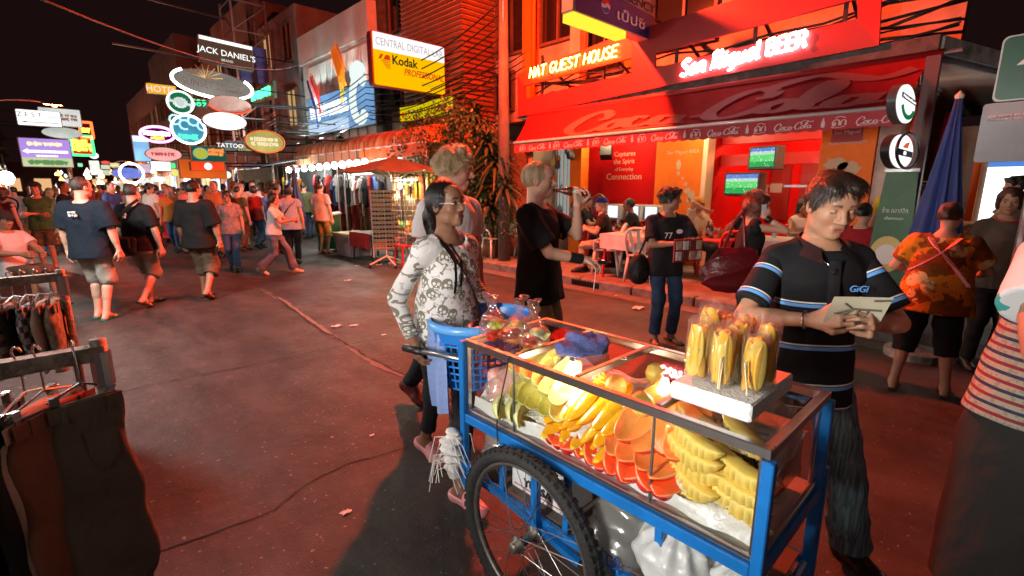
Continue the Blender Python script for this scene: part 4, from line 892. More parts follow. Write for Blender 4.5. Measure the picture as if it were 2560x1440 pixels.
eye_w = mat('eye_white',(.72,.68,.64),.25); eye_d = mat('eye_iris',(.02,.012,.01),.1)
def hairm(c): return mat('hair_%d_%d_%d' % tuple(int(v*255) for v in c),c,.42,var=.6,vs=30,bump=.35,bs=160,stretch=(1,1,.2),spec=.6)
BLACKH,BROWNH,BLONDH,REDH,GREYH = (.012,.009,.008),(.05,.024,.014),(.62,.47,.26),(.16,.03,.014),(.14,.12,.11)
class Rig:
 def __init__(s,h=1.72,fem=False,fat=1.,lean=0.,side=0.,twist=0.,head=(0,0,0),pel=None,lh=None,rh=None,lpole=(-.6,-.6,-.3),rpole=(.6,-.6,-.3),lf=None,rf=None,lfy=0.,rfy=0.,lfp=0.,rfp=0.,kpole=(0,1,0),lkp=None,rkp=None,shw=1.,ltoe=None):
  s.h = h; s.k = k = h/1.75; s.fem = fem; s.fat = fat
  s.pel = V3(0,0,.945*k) if pel is None else V3(*pel); s.RT = rotm(twist,lean,side); up = s.RT[:,2]; rt = s.RT[:,0]
  s.neck = s.pel+s.RT@V3(0,-.012*k,.515*k); sw = (.165 if fem else .19)*k*shw*(.5+.5*fat)
  s.Rh = rotm(*head); s.hc = s.neck+(s.RT@V3(0,.006,.05)+s.Rh@V3(0,.018,.105))*k
  s.sh = [s.pel+s.RT@V3(sx*sw,-.005*k,.44*k) for sx in (-1,1)]
  s.hip = [s.pel+rotm(twist*.3)@V3(sx*.088*k*(.6+.4*fat),0,-.02*k) for sx in (-1,1)]
  s.up,s.lo = .285*k,.25*k
  dl = [s.sh[i]+s.RT@V3((-1,1)[i]*.075*k*(.4+.6*fat),.045*k,-.525*k) for i in (0,1)]
  tg = [dl[0] if lh is None else V3(*lh),dl[1] if rh is None else V3(*rh)]
  s.el = [0,0]; s.wr = [0,0]
  for i,pole in ((0,lpole),(1,rpole)): s.el[i],s.wr[i] = ik(s.sh[i],tg[i],s.up,s.lo,s.RT@V3(*pole))
  ft = [V3(-.095*k,0,0) if lf is None else V3(*lf),V3(.095*k,0,0) if rf is None else V3(*rf)]
  s.ft = ft; s.fy = [lfy,rfy]; s.fp = [lfp,rfp]; s.kn = [0,0]; s.an = [0,0]
  for i in (0,1):
   fd = rotm(s.fy[i])@V3(0,1,0); an = ft[i]+V3(0,0,.078*k)-fd*.06*k*0+V3(0,0,math.sin(s.fp[i])*.14*k)
   s.kn[i],s.an[i] = ik(s.hip[i],an,.435*k,.435*k,rotm(s.fy[i]*.5)@V3(*(((lkp,rkp)[i]) or kpole)))
 def hand(s,i,d=None,palm=None,curl=.5,spread=.05,thumb=.5):
  """shapes of palm and five fingers"""
  k = s.k*(.93 if s.fem else 1.); w = s.wr[i]; d = nrm(w-s.el[i]) if d is None else nrm(V3(*d)); sx = (-1,1)[i]
  pn = V3(-sx,.25,0)@s.RT.T if palm is None else V3(*palm); pn = nrm(pn-d*(pn@d)); sd = nrm(np.cross(pn,d))*1.
  # thumb side: forward of the hand when hanging
  th = nrm(np.cross(d,pn))*(-sx); P = []
  kn = []
  for j,o in enumerate((.037,.0125,-.0125,-.035)):
   a = w+d*.012*k+th*o*.45*k; b_ = w+(d*(.09-.004*abs(j-1.2)*2)+th*o)*k; kn.append(b_); P.append(p_seg(a,b_,.0155*k,.0125*k,.016))
  cu = curl if isinstance(curl,(list,tuple)) else [curl]*4
  for j in range(4):
   ln = (.04,.045,.042,.033)[j]*k; p = kn[j]; ang = 0; o = (.037,.0125,-.0125,-.035)[j]
   for q in range(3):
    ang += cu[j]*(.9,1.15,.8)[q]; dir_ = d*math.cos(ang)+pn*math.sin(ang)+th*(o*spread*10); dir_ = nrm(dir_); p2 = p+dir_*ln*(1,.68,.52)[q]; r0 = (.0092,.0083,.0074)[q]*k; P.append(p_seg(p,p2,r0,r0*.9,.004)); p = p2
  t0 = w+(d*.025+th*.026)*k; t1 = t0+nrm(d*.6+th*.75+pn*.35)*.038*k; t2 = t1+nrm(d*(.9-.3*thumb)+th*(.5-thumb*.7)+pn*(.2+thumb*.7))*.034*k; t3 = t2+nrm(d*(1-.4*thumb)+th*(.2-thumb*.6)+pn*(.2+thumb*.8))*.026*k
  P += [p_seg(w+(d*.01+th*.012)*k,t1,.016*k,.0125*k,.012),p_seg(t1,t2,.0112*k,.0102*k,.004),p_seg(t2,t3,.0102*k,.008*k,.004)]
  s_ = w+(d*.08+pn*.02)*k
  return P
 def headp(s,ears=True,female=False,jaw=1.,chin=1.,nose=1.):
  k = s.k*(.97 if s.fem else 1.); Rm = s.Rh; c = s.hc
  W = lambda x,y,z: c+Rm@(V3(x,y,z)*k)
  E_ = lambda x,y,z,r,kk=.02,op='u': p_ell(W(x,y,z),V3(*r)*k,Rm,kk*k,op)
  S_ = lambda a,b,r0,r1=None,kk=.012,op='u': p_seg(W(*a),W(*b),r0*k,(r0 if r1 is None else r1)*k,kk*k,op)
  j = .93*jaw if s.fem else jaw
  P = [E_(0,-.014,.03,(.073,.093,.09)),E_(0,.03,-.025,(.06*j,.062,.08),.03),E_(0,.066,-.093,(.026*j,.022,.02),.035),E_(0,.055,.05,(.056,.04,.05),.03)]
  for sx in (-1,1):
   P += [E_(sx*.04,.058,-.02,(.022,.024,.022),.025),E_(sx*.047*j,.018,-.068,(.018,.03,.022),.03)]
  P += [S_((-.03,.083,.03),(.03,.083,.03),.011,.011,.02)]
  for sx in (-1,1): P.append(E_(sx*.031,.104,.009,(.019,.017,.0125),.012,'s'))
  P += [S_((0,.09,.02),(0,.112*nose,-.024),.0075,.0115,.012)]+[E_(sx*.0115,.1,-.03,(.0095,.012,.008),.01) for sx in (-1,1)]
  P += [S_((-.019,.087,-.057),(.019,.087,-.057),.0065,.0065,.008),S_((-.016,.088,-.068),(.016,.088,-.068),.0075,.0075,.008)]
  if ears:
   for sx in (-1,1): P += [E_(sx*.074,-.008,-.002,(.011,.021,.031),.008),E_(sx*.082,-.004,.0,(.006,.012,.019),.004,'s')]
  P.append(p_seg(s.hc+Rm@V3(0,-.022,-.055)*k,s.neck-s.RT[:,2]*.02,(.047 if s.fem else .056)*k,(.052 if s.fem else .062)*k,.025))
  return P
 def torsop(s,grow=0.,shirt=False,loose=.0,tab=None,z0=-.12,z1=.53):
  k = s.k; f = s.fat; g = grow
  if s.fem: T_ = [(-.16,.16,.115),(-.06,.168,.118),(.0,.158,.108),(.1,.125,.092),(.18,.118,.09),(.27,.138,.112,.012),(.33,.145,.118,.016),(.4,.15,.098),(.45,.13,.078),(.49,.075,.06),(.53,.05,.05)]
  else: T_ = [(-.16,.155,.112),(-.06,.158,.115),(.0,.152,.11),(.1,.142,.105),(.2,.145,.108),(.3,.165,.118,.008),(.38,.175,.115,.004),(.43,.165,.1),(.475,.11,.08),(.53,.055,.055)]
  out = []
  for r in T_:
   z,w,d = r[:3]; sh_ = r[3] if len(r) > 3 else 0
   if z <= .3: bel = math.exp(-((z-.08)/.16)**2); w = w*f; d = d*f*(1+.28*(f-1)*bel*2); sh_ += (f-1)*.06*bel
   else: w *= (.5+.5*f)
   if loose and z < .34: w = max(w,.14*f+loose*(.34-z)); d = max(d,.1*f+loose*.8*(.34-z))
   out.append((z*k,(w+g)*k,(d+g)*k,sh_*k))
  out = [r for r in out if z0*k-.001 <= r[0] <= z1*k+.001]
  return p_loft(s.pel,s.RT,out,.03)
 def legp(s,i,r=(.088,.058,.052,.036)):
  k = s.k; f = s.fat
  return [p_seg(s.hip[i],s.kn[i],r[0]*k*(.5+.5*f),r[1]*k,.03),p_seg(s.kn[i],s.an[i],r[2]*k,r[3]*k,.03),p_seg(s.kn[i]*.75+s.an[i]*.25-V3(0,.015,0),s.kn[i]*.5+s.an[i]*.5-V3(0,.01,0),r[2]*1.02*k,r[2]*.85*k,.02)]
 def footp(s,i,grow=0.):
  k = s.k; fd = rotm(s.fy[i])@V3(0,math.cos(s.fp[i]),-math.sin(s.fp[i])); up_ = np.cross(rotm(s.fy[i])@V3(1,0,0),fd); an = s.an[i]; sd = rotm(s.fy[i])@V3(1,0,0)
  heel = an-fd*.035*k-up_*.045*k; ball = an+fd*.105*k-up_*.052*k; toe = an+fd*.165*k-up_*.058*k; g = grow
  return [p_seg(an,heel,.036*k+g,.034*k+g,.02),p_seg(an+fd*.02*k-up_*.01*k,ball,.036*k+g,.03*k+g,.025),p_seg(ball-sd*.018*k,toe-sd*.016*k,.022*k+g,.018*k+g,.02),p_seg(ball+sd*.018*k,toe+sd*.02*k-fd*.02*k,.022*k+g,.016*k+g,.02)],(heel,ball,toe,fd,up_,sd)
 def armp(s,i,r=(.05,.038,.036,.026)):
  k = s.k; f = .4+.6*s.fat; g = .86 if s.fem else 1.
  return [p_seg(s.sh[i],s.el[i],r[0]*k*f*g,r[1]*k*f*g,.035),p_seg(s.el[i],s.wr[i],r[2]*k*f*g,r[3]*k*g,.015),p_seg(s.el[i]*.8+s.wr[i]*.2,s.el[i]*.5+s.wr[i]*.5,r[2]*1.04*k*f*g,r[2]*.92*k*f*g,.02)]
def col_body(V,rig,skin,brow,lips=(.42,.12,.1)):
 """paint lips, brows, nails tone and a slight blush on the skin"""
 k = rig.k*(.97 if rig.fem else 1.); q = ((V-rig.hc)@rig.Rh)/k; C_ = np.tile(np.array(skin),(len(V),1)); rs = np.random.RandomState(3)
 def mixin(mask,c): C_[:] = C_*(1-mask[:,None])+np.array(c)*mask[:,None]
 x,y,z = np.abs(q[:,0]),q[:,1],q[:,2]; fr = y > .06
 lp = np.clip((1-np.sqrt((x/.0205)**2+((z+.0625)/.0115)**2))*4,0,1)*fr; mixin(lp*.75,[lips[j]*.35+skin[j]*lips[j]*1.2 for j in range(3)])
 mixin(np.clip((.0028-np.abs(z+.0625))/.002,0,1)*(x < .021)*fr*.75,[.07,.03,.022])
 bz = .031+.004*np.sin(np.clip((x-.012)/.036,0,1)*3.14); mixin(np.clip((.0062-np.abs(z-bz))/.003,0,1)*np.clip((x-.011)/.004,0,1)*np.clip((.05-x)/.006,0,1)*fr*.9,brow)
 d = np.sqrt((x-.042)**2+(y-.08)**2+(z+.025)**2); mixin(np.clip(1-d/.03,0,1)*.3,[skin[0]*1.05,skin[1]*.75,skin[2]*.72])
 mixin(np.clip(1-np.sqrt((x/.02)**2+((z-.009-.0)/.012)**2),0,1)*0,brow)
 return np.clip(C_,0,1)
def hair(rig,style,c,parent,res=.007,seed=1):
 k = rig.k*(.97 if rig.fem else 1.); Rm = rig.Rh; W = lambda x,y,z: rig.hc+Rm@(V3(x,y,z)*k); E_ = lambda x,y,z,r,kk=.02,op='u': p_ell(W(x,y,z),V3(*r)*k,Rm,kk*k,op); S_ = lambda a,b,r0,r1,kk=.015,op='u': p_seg(W(*a),W(*b),r0*k,r1*k,kk*k,op)
 g = {'short': .008,'crop': .004,'curly': .024,'parted': .012,'bun': .012,'pony': .009,'long': .016,'bob': .022,'wild': .03,'messy': .016}[style]
 P = [E_(0,-.018,.035,(.075+g,.094+g,.091+g))]
 zf = {'short': .068,'crop': .072,'curly': .075,'parted': .07,'bun': .06,'pony': .052,'long': .062,'bob': .045,'wild': .06,'messy': .05}[style]
 low = {'short': -.035,'crop': -.03,'curly': -.03,'parted': -.03,'bun': -.03,'pony': -.04,'long': -.12,'bob': -.07,'wild': -.1,'messy': -.04}[style]
 if style == 'pony': P += [S_((0,-.1,.02),(.0,-.135,-.05),.035,.04),S_((.0,-.135,-.05),(.0,-.125,-.24),.04,.026),S_((.0,-.125,-.24),(.0,-.115,-.33),.026,.012)]
 if style == 'bun': P += [E_(0,-.115,.03,(.05,.045,.05),.01),E_(.02,-.13,.0,(.035,.03,.035),.01)]
 if style == 'long': P += [E_(0,-.06,-.12,(.1,.055,.17),.04),E_(0,-.07,-.25,(.09,.045,.12),.04)]
 if style == 'bob': P += [E_(0,-.03,-.03,(.098,.085,.09),.03)]
 if style == 'wild': P += [E_(0,-.035,-.03,(.12,.1,.12),.03),E_(0,-.06,-.13,(.11,.07,.1),.03)]
 if style == 'parted': P += [E_(-.03,.025,.092,(.055,.07,.034),.02),E_(.04,.03,.085,(.045,.066,.036),.02)]
 if style == 'curly': P += [E_(.0,.0,.1,(.085,.095,.05),.03),E_(-.06,-.03,.06,(.05,.07,.06),.02),E_(.06,-.03,.06,(.05,.07,.06),.02)]
 if style == 'messy': P += [E_(0,.04,.085,(.07,.07,.05),.02)]
 amp = {'curly': .011,'wild': .011,'messy': .008,'short': .0025,'crop': .0015,'parted': .003}.get(style,.003); fr = {'curly': 70,'wild': 45,'messy': 60}.get(style,90)
 ph = np.random.RandomState(seed).rand(6)*6
 def disp(Pn):
  q = ((Pn-rig.hc)@Rm)/k
  if style in ('curly','wild','messy'): return amp*(np.sin(fr*q[:,0]+ph[0]+2*np.sin(fr*.6*q[:,2]))*np.sin(fr*q[:,1]+ph[1])+np.sin(fr*.9*q[:,2]+ph[2]+2*np.sin(fr*.5*q[:,1])))
  return amp*np.sin(fr*.8*q[:,0]+25*q[:,1]+ph[0]+1.5*np.sin(18*q[:,2]+9*q[:,0]))*np.clip((q[:,2]-.02)/.04,0,1)
 def clip(Pn):
  q = ((Pn-rig.hc)@Rm)/k; x,y,z = q[:,0],q[:,1],q[:,2]
  side = np.abs(x)
  sdl = np.clip((y-.03)/.04,0,1); side_lo = {'bob': -.05,'long': -.1,'wild': -.09}.get(style,-.012)
  hairline = np.where(y > -.0,side_lo+(zf-.012*side/.07-side_lo)*sdl**.8,low)
  hairline0 = np.where(y > .0,zf-.015*np.abs(side/.07)+(y-.06)*0-np.clip(.055-y,0,1)*{'bob': 1.2,'long': 1.5,'wild': 1.6}.get(style,.95),low)
  hairline = np.where((y > -.03) & (y <= 0) & (side > .06),np.maximum(low,.018 if style in ('short','crop','parted','messy') else low),hairline)
  hairline = np.where(y < (-.088 if style == 'pony' else -9),-9,hairline)
  return (hairline-z)*.8*k
 VF = field(P,res,clip,disp)
 if res <= .0065: VF = join(VF,strands(VF[0],rig,k,Rm,style,seed))
 return fmesh('hair',VF,hairm(c),parent)
def strands(V,rig,k,Rm,style,seed,n=3200):
 """fine locks lying over the hair volume"""
 rs = np.random.RandomState(seed); q = ((V-rig.hc)@Rm)/k; ok = np.nonzero(q[:,2] > (-.3 if style in ('pony','long','wild','bob') else -.02))[0]; p = V[rs.choice(ok,n)]; q = ((p-rig.hc)@Rm)/k
 nn = q-np.array([0,-.018,.03]); nn[:,2] *= np.where(q[:,2] < -.05,.1,1); nn /= np.linalg.norm(nn,axis=1)[:,None]+1e-9
 cr = np.array([.0,-.05,.13]) if style != 'parted' else np.array([.02,.02,.15]); f = q-cr; f += rs.normal(0,.035 if style in ('curly','wild','messy') else .012,f.shape)*(3 if style == 'curly' else 1)
 if style == 'pony': f = np.where((q[:,1] > -.09)[:,None],np.array([0,-.13,.02])-q,np.array([0,0,-1.])+rs.normal(0,.1,f.shape))
 f -= nn*(f*nn).sum(1)[:,None]; f /= np.linalg.norm(f,axis=1)[:,None]+1e-9; s_ = np.cross(f,nn)
 L_ = rs.uniform(.6,1.3,n)[:,None]*{'curly': .03,'wild': .05,'messy': .032,'crop': .008,'short': .018,'parted': .024}.get(style,.05); lift = {'curly': .55,'wild': .35,'messy': .4,'short': .25,'crop': .3}.get(style,.06); w = .0011
 Vs = []
 for j in range(4):
  t = j/3.; c = q+f*L_*t+nn*(.0008+L_*lift*t*(1-.4*t))+s_*(np.sin(t*5+rs.uniform(0,6,n))[:,None]*L_*(.25 if style in ('curly','wild') else .05)); Vs += [c+s_*w*(1-.8*t),c-s_*w*(1-.8*t)]
 A_ = np.stack(Vs,1).reshape(-1,3); b = np.arange(n)[:,None]*8; Q = np.concatenate([b+np.array([2*j,2*j+1,2*j+3,2*j+2]) for j in range(3)]); return rig.hc+(A_*k)@Rm.T,Q
def person(label,loc,rz,rig,skin=TAN,hairs=('short',BLACKH),near=1,group=None,arms=True,hands=None,face=True,eyes='open',jaw=1.,nose=1.,bare=('head','arms','legs','feet'),lips=(.42,.12,.1),skip_head=False,gaze=(0,0)):
 """Empty at the feet + one continuous skin mesh + hair; near: 2 close-up, 1 middle, 0 crowd"""
 t = thing('person',label,'person',loc,rz,group)
 hb,hh,hd = ((.022,.02,.014),(.014,.011,.009),(.0105,.0045,.0052))[near]
 body = [rig.torsop()]
 for i in (0,1): body += rig.armp(i,(.05,.038,.036,.026) if 'arms' in bare else (.04,.032,.03,.024))+rig.legp(i,(.088,.058,.052,.036) if 'legs' in bare else (.07,.046,.04,.034))+(rig.footp(i)[0] if 'feet' in bare else [])
 body += [p_seg(rig.neck-rig.RT[:,2]*.022*rig.k,rig.sh[i]*.8+rig.neck*.2,.036*rig.k,.04*rig.k,.04) for i in (0,1)]
 body.append(p_seg(rig.neck-rig.RT[:,2]*.03,rig.neck+rig.RT[:,2]*.03,.056*rig.k,.05*rig.k,.03))
 parts = [field(body,hb)]
 for i in (0,1):
  hs = (hands or {}).get(i,{}); hp_ = rig.hand(i,**hs)
  if near: parts.append(field(hp_+[p_seg(rig.wr[i]-nrm(rig.wr[i]-rig.el[i])*.03,rig.wr[i]+nrm(rig.wr[i]-rig.el[i])*.012,.026*rig.k*(.86 if rig.fem else 1),.022*rig.k,.02)],.0045 if near == 2 else .008))
  else: d = nrm(rig.wr[i]-rig.el[i]); parts.append(field([p_seg(rig.wr[i],rig.wr[i]+d*.13*rig.k,.03*rig.k,.02*rig.k)],.016))
 if not skip_head: parts.append(field(rig.headp(jaw=jaw,nose=nose),hd if near else .014))
 V,Q = join(*parts); C_ = col_body(V,rig,skin,[x*1.5+.01 for x in hairs[1]] if hairs else (.03,.02,.015),lips)
 fmesh('body',(V,Q),SKIN,t,{'Col': ('FLOAT_COLOR',C_)})
 if hairs and not skip_head: hair(rig,hairs[0],hairs[1],t,(.016,.01,.006)[near])
 if near and not skip_head:
  k = rig.k*(.97 if rig.fem else 1.)
  for sx in (-1,1):
   e = MB(); r0 = .0135*k; c = V3(sx*.031,.0795,.009)*k; nu,nv = 16,13; V = []
   for j in range(nv):
    th = PI*j/(nv-1)
    for i in range(nu): ph = 2*PI*i/nu; V.append((r0*math.sin(th)*math.cos(ph),r0*math.cos(th),r0*math.sin(th)*math.sin(ph)))
   e.add([tuple(rig.hc+rig.Rh@(c+V3(*v))) for v in V],[(j*nu+i,j*nu+(i+1) % nu,(j+1)*nu+(i+1) % nu,(j+1)*nu+i) for j in range(nv-1) for i in range(nu)])
   up_c,lo_c = (.0032,-.0055) if eyes == 'open' else (-.0052,-.0085)
   for fi,f_ in enumerate(e.f):
    q = [sum(V[j][a_] for j in f_)/4/k for a_ in range(3)]; ir = math.hypot(q[0]-sx*gaze[0],q[2]-gaze[1])
    e.mi[fi] = 2 if q[2] > up_c or q[2] < lo_c else (3 if q[2] > up_c-.0022 else (1 if ir < .0062 and q[1] > 0 else 0))
   e.build('eye',[eye_w,eye_d,mat('eyelid_%d' % int(skin[0]*100),tuple(x*.88 for x in skin),.5),mat('lash_dark',(.02,.012,.01),.5)],t,smooth=True)
 return t
# ---------------------------------------------------------------- clothing on a rig
def cloth(name,c,rough=.85,**k): return mat(name,c,rough,bump=k.pop('bump',.1),bs=k.pop('bs',140),spec=.25,fold=.4,**k)
def hres(near): return (.02,.0125,.0095)[near]
def tee(t,rig,m_,near=1,hem=-.13,sleeve=.62,loose=.12,name='shirt',grow=.013,seed=1,collar=.49,attrs=False,sr=(.066,.074),split=False):
 k = rig.k; g = grow; P = [rig.torsop(g,loose=loose,z0=-.16,z1=.53)]; S_ = []
 for i in (0,1):
  e = rig.sh[i]+(rig.el[i]-rig.sh[i])*min(1.,sleeve); f = .45+.55*rig.fat; gg = .88 if rig.fem else 1
  q = [p_cone(rig.sh[i],e,sr[0]*k*f*gg,(sr[1] if sleeve <= 1 else .052)*k*f*gg,.035)]
  if sleeve > 1:
   w = rig.el[i]+(rig.wr[i]-rig.el[i])*(sleeve-1); q = [p_seg(rig.sh[i],rig.el[i],sr[0]*.95*k*f*gg,.054*k*f*gg,.03),p_cone(rig.el[i],w,.054*k*f*gg,.042*k*gg,.015)]
  S_.append(q)
 P += [p_seg(rig.neck-rig.RT[:,2]*.014*k,rig.sh[i]*(.97 if split else .8)+rig.neck*(.03 if split else .2),.053*k,(.064 if split else .06)*k,.04) for i in (0,1)]
 o,up = rig.pel,rig.RT[:,2]
 def clip(Pn):
  z = (Pn-o)@up; return np.maximum(hem*k-z,np.where(np.abs((Pn-o)@rig.RT[:,0]) < .088*k,z-collar*k-.6*np.clip(np.abs((Pn-o)@rig.RT[:,0])-.06*k,0,1)+.12*np.clip((Pn-o)@rig.RT[:,1]-.02,0,1),-1))
 if sleeve and not split: P += S_[0]+S_[1]
 if not sleeve: P += [p_seg(rig.sh[i]*.75+rig.neck*.25,rig.sh[i]*.98,.05*k,.048*k,.03) for i in (0,1)]
 VF = field(P,hres(near),None if sleeve and sleeve > 9 else clip,wrinkle(.006,seed)); V = VF[0]
 at = {'hz': ('FLOAT',((V-o)@up)/k),'hx': ('FLOAT',((V-o)@rig.RT[:,0])/k),'hy': ('FLOAT',((V-o)@rig.RT[:,1])/k)}
 ob = fmesh(name,VF,m_,t,at)
 if split:
  for i in (0,1):
   VF = field(S_[i],hres(near),None,wrinkle(.003,seed+i)); V = VF[0]; e = rig.sh[i]+(rig.el[i]-rig.sh[i])*sleeve; d = nrm(rig.el[i]-rig.sh[i])
   fmesh('sleeve',VF,split if split is not True else m_,t,{'hz': ('FLOAT',((e-V)@d)/k),'hx': ('FLOAT',((V-o)@rig.RT[:,0])/k),'hy': ('FLOAT',((V-o)@rig.RT[:,1])/k)})
 return ob
def trousers(t,rig,m_,near=1,length=.97,top=.03,r=(.092,.076,.066,.058),name='trousers',grow=.01,seed=3,flare=0.):
 k = rig.k; f = .5+.5*rig.fat; P = [rig.torsop(grow,z0=-.16,z1=.1)]
 for i in (0,1):
  if length <= .52:
   e = rig.hip[i]+(rig.kn[i]-rig.hip[i])*(length/.5); P.append(p_cone(rig.hip[i],e,r[0]*k*f,r[1]*k*f+flare,.03)); 
  else:
   e = rig.kn[i]+(rig.an[i]-rig.kn[i])*((length-.5)/.5)+V3(0,0,0); P += [p_seg(rig.hip[i],rig.kn[i],r[0]*k*f,r[1]*k*f,.03),p_cone(rig.kn[i],e,r[2]*k*f,r[3]*k+flare,.02)]
  P.append(p_seg(rig.hip[i]+V3(0,-.03*k,0),rig.hip[i]+V3(0,-.035*k,-.06*k),.09*k*f,.085*k*f,.03))
 o,up = rig.pel,rig.RT[:,2]
 VF = field(P,hres(near),lambda Pn: (Pn-o)@up-top*k,wrinkle(.006,seed,16,14)); V = VF[0]
 return fmesh(name,VF,m_,t,{'hz': ('FLOAT',((V-o)@up)/k),'hx': ('FLOAT',((V-o)@rig.RT[:,0])/k),'hy': ('FLOAT',((V-o)@rig.RT[:,1])/k)})
def skirt(t,rig,m_,near,z_hem,w_hem,top=.05,name='skirt',seed=2):
 k = rig.k; zt = rig.pel[2]; T_ = [(z_hem-zt,w_hem*k,w_hem*.8*k),(-.3*k,(.5*w_hem+.1)*k,(.4*w_hem+.085)*k),(-.06*k,.185*k*rig.fat,.135*k*rig.fat),(top*k,.15*k*rig.fat,.115*k*rig.fat)]
 T_.sort(); return fmesh(name,field([p_loft(rig.pel,np.eye(3),T_,.01)],hres(near),None,wrinkle(.008,seed,26,3)),m_,t)
def shoes(t,rig,m_,near=1,kind='shoe',name=None,sole=None):
 for i in (0,1):
  F,(heel,ball,toe,fd,up_,sd) = rig.footp(i,.008 if kind != 'flip' else 0); h = (.016,.009,.0065)[near]
  zs = heel-up_*.036*rig.k
  if kind == 'flip':
   a = MB(); L_ = [(-.075,.03),(-.04,.038),(.04,.036),(.13,.05),(.19,.046),(.225,.025)]; c0 = rig.an[i]-up_*.078*rig.k
   pts = [c0+fd*y_*rig.k-sd*x*rig.k for y_,x in L_]+[c0+fd*y_*rig.k+sd*x*rig.k for y_,x in reversed(L_)]
   n = len(pts); a.add([p+up_*.002 for p in pts]+[p+up_*.02 for p in pts],[tuple(range(n))[::-1],tuple(range(n,2*n))]+[(j,(j+1) % n,n+(j+1) % n,n+j) for j in range(n)])
   o = a.build('flip_flop',m_,t)
   for q in (-1,1): MB().tube([tuple(ball+fd*.035*rig.k+up_*.012),tuple(ball+sd*q*.03*rig.k+up_*.03*rig.k-fd*.02*rig.k),tuple(ball+sd*q*.043*rig.k-fd*.045*rig.k-up_*.012*rig.k)],.006,6).build('strap',m_,o)
  else:
   cl = None
   if kind == 'clog': cl = lambda Pn: np.where((Pn-rig.an[i])@fd < .055*rig.k,(Pn-rig.an[i])@up_+.03*rig.k,(Pn-rig.an[i])@up_-.02)
   else: cl = lambda Pn: (Pn-rig.an[i])@up_-.018*rig.k
   fmesh(name or 'shoe',field(F+[p_seg(heel-up_*.006,toe-up_*.004,.037*rig.k,.033*rig.k,.02)],h,cl),m_,t)
def strap(t,rig,pts,w,m_,name='strap',th=.006):
 """flat band laid over the body through local points"""
 P = crom([tuple(p) for p in pts],6); b = MB()
 for a,c in zip(P,P[1:]): b.beam(a,c,w,th,up=(0,.3,1))
 return b.build(name,m_,t)
# ================================================================ fruit cart
CX0,CX1,CY0,CY1,TZ = 1.21,1.70,.355,1.545,.993
cart = thing('fruit_cart','blue framed glass fruit cart with bicycle wheels pushed by the woman in printed jacket','food cart',(1.455,.95,0))
def cp(mb,name,m_,smooth=False,parent=None):
 for i,v in enumerate(mb.v): mb.v[i] = (v[0]-1.455,v[1]-.95,v[2])
 return mb.build(name,m_,parent or cart,None,smooth)
blue = mat('blue_paint',(.008,.16,.5),.35,var=.25,vs=9,bump=.05,bs=60)
W_ = .03
for x,y_,z0,z1 in ((CX0-.012,CY1+.02,.30,.985),(CX1+.012,CY1+.02,.2,.985),(CX0-.012,CY0-.01,.12,.962),(CX1+.012,CY0-.01,.12,.962)):
 cp(MB().b2((x-W_/2,y_-W_/2,z0),(x+W_/2,y_+W_/2,z1),.003),'post',blue)
cp(MB().b2((CX1+.03,CY0-.03,.2),(CX1+.055,CY0+.005,.72),.003),'post_sleeve',blue)
for x in (CX0-.01,CX1+.01): cp(MB().b2((x-.014,CY0+.006,.622),(x+.014,CY1+.004,.662),.003),'upper_rail',blue); cp(MB().b2((x-.013,CY0+.006,.36),(x+.013,CY1+.004,.392),.003),'lower_rail',blue)
for y_ in (CY0-.01,CY1+.02): cp(MB().b2((CX0+.006,y_-.013,.62),(CX1-.006,y_+.013,.66),.003),'end_rail',blue); cp(MB().b2((CX0+.006,y_-.012,.355),(CX1-.006,y_+.012,.385),.003),'end_rail',blue)
for y_ in (1.32,.98,.62): cp(MB().b2((CX0-.02,y_-.013,.395),(CX0+.002,y_+.013,.62),.003),'strut',blue)
cp(MB().beam((CX0-.03,1.53,.43),(CX0-.03,.9,.33),.024),'brace',blue); cp(MB().beam((CX0-.01,CY0,.3),(CX1,CY0,.14),.024),'brace',blue); cp(MB().beam((CX0,CY0,.16),(CX1,CY0,.16),.022),'brace',blue)
cp(MB().b2((CX0+.004,CY0+.01,.395),(CX1-.004,CY1,.402)),'lower_shelf',mat('shelf_board',(.12,.09,.07),.8,var=.4))
cp(MB().b2((CX0+.004,CY0+.008,.645),(CX1-.004,CY1,.672)),'display_floor',mat('white_board',(.75,.74,.72),.5))
# aluminium top frame
def abar(a,b_,w=.026,h=.028,nm='top_frame',m_=alu): return cp(MB().b2(a,b_,.003),nm,m_)
e = .013
abar((CX0-e,CY0-e,TZ-.03),(CX0+e,CY1+e,TZ)); abar((CX1-e,CY0-e,TZ-.03),(CX1+e,CY1+e,TZ)); abar((CX0+e,CY0-e,TZ-.03),(CX1-e,CY0+e,TZ)); abar((CX0+e,CY1-e,TZ-.03),(CX1-e,CY1+e,TZ))
DV = [onZ(*q,TZ)[1] for q in ((1296,886),(1448,938),(1645,1012))]
for y_ in DV: abar((CX0+e,y_-.011,TZ-.022),(CX1-e,y_+.011,TZ+.004),nm='lid_divider')
for x,y_ in ((CX0,CY0),(CX1,CY0),(CX0,CY1),(CX1,CY1)): cp(MB().b2((x-.009,y_-.009+(.024 if y_ == CY0 else -.0),.672),(x+.009,y_+.009,TZ-.03)),'corner_trim',alu)
for y_ in (DV[0],DV[2]): cp(MB().b2((CX0-.004,y_-.003,.672),(CX0+.004,y_+.003,TZ-.03)),'glass_joint',mat('joint_grey',(.08,.08,.08),.4))
abar((CX0-.011,CY0,.664),(CX0+.005,CY1,.682),nm='glass_channel'); abar((CX0,CY0-.011,.664),(CX1,CY0+.005,.682),nm='glass_channel')
gl = glass('cart_glass',(.96,.97,.96),.10,.015)
ys = [CY0+.012]+[DV[2],DV[0]]+[CY1-.01]
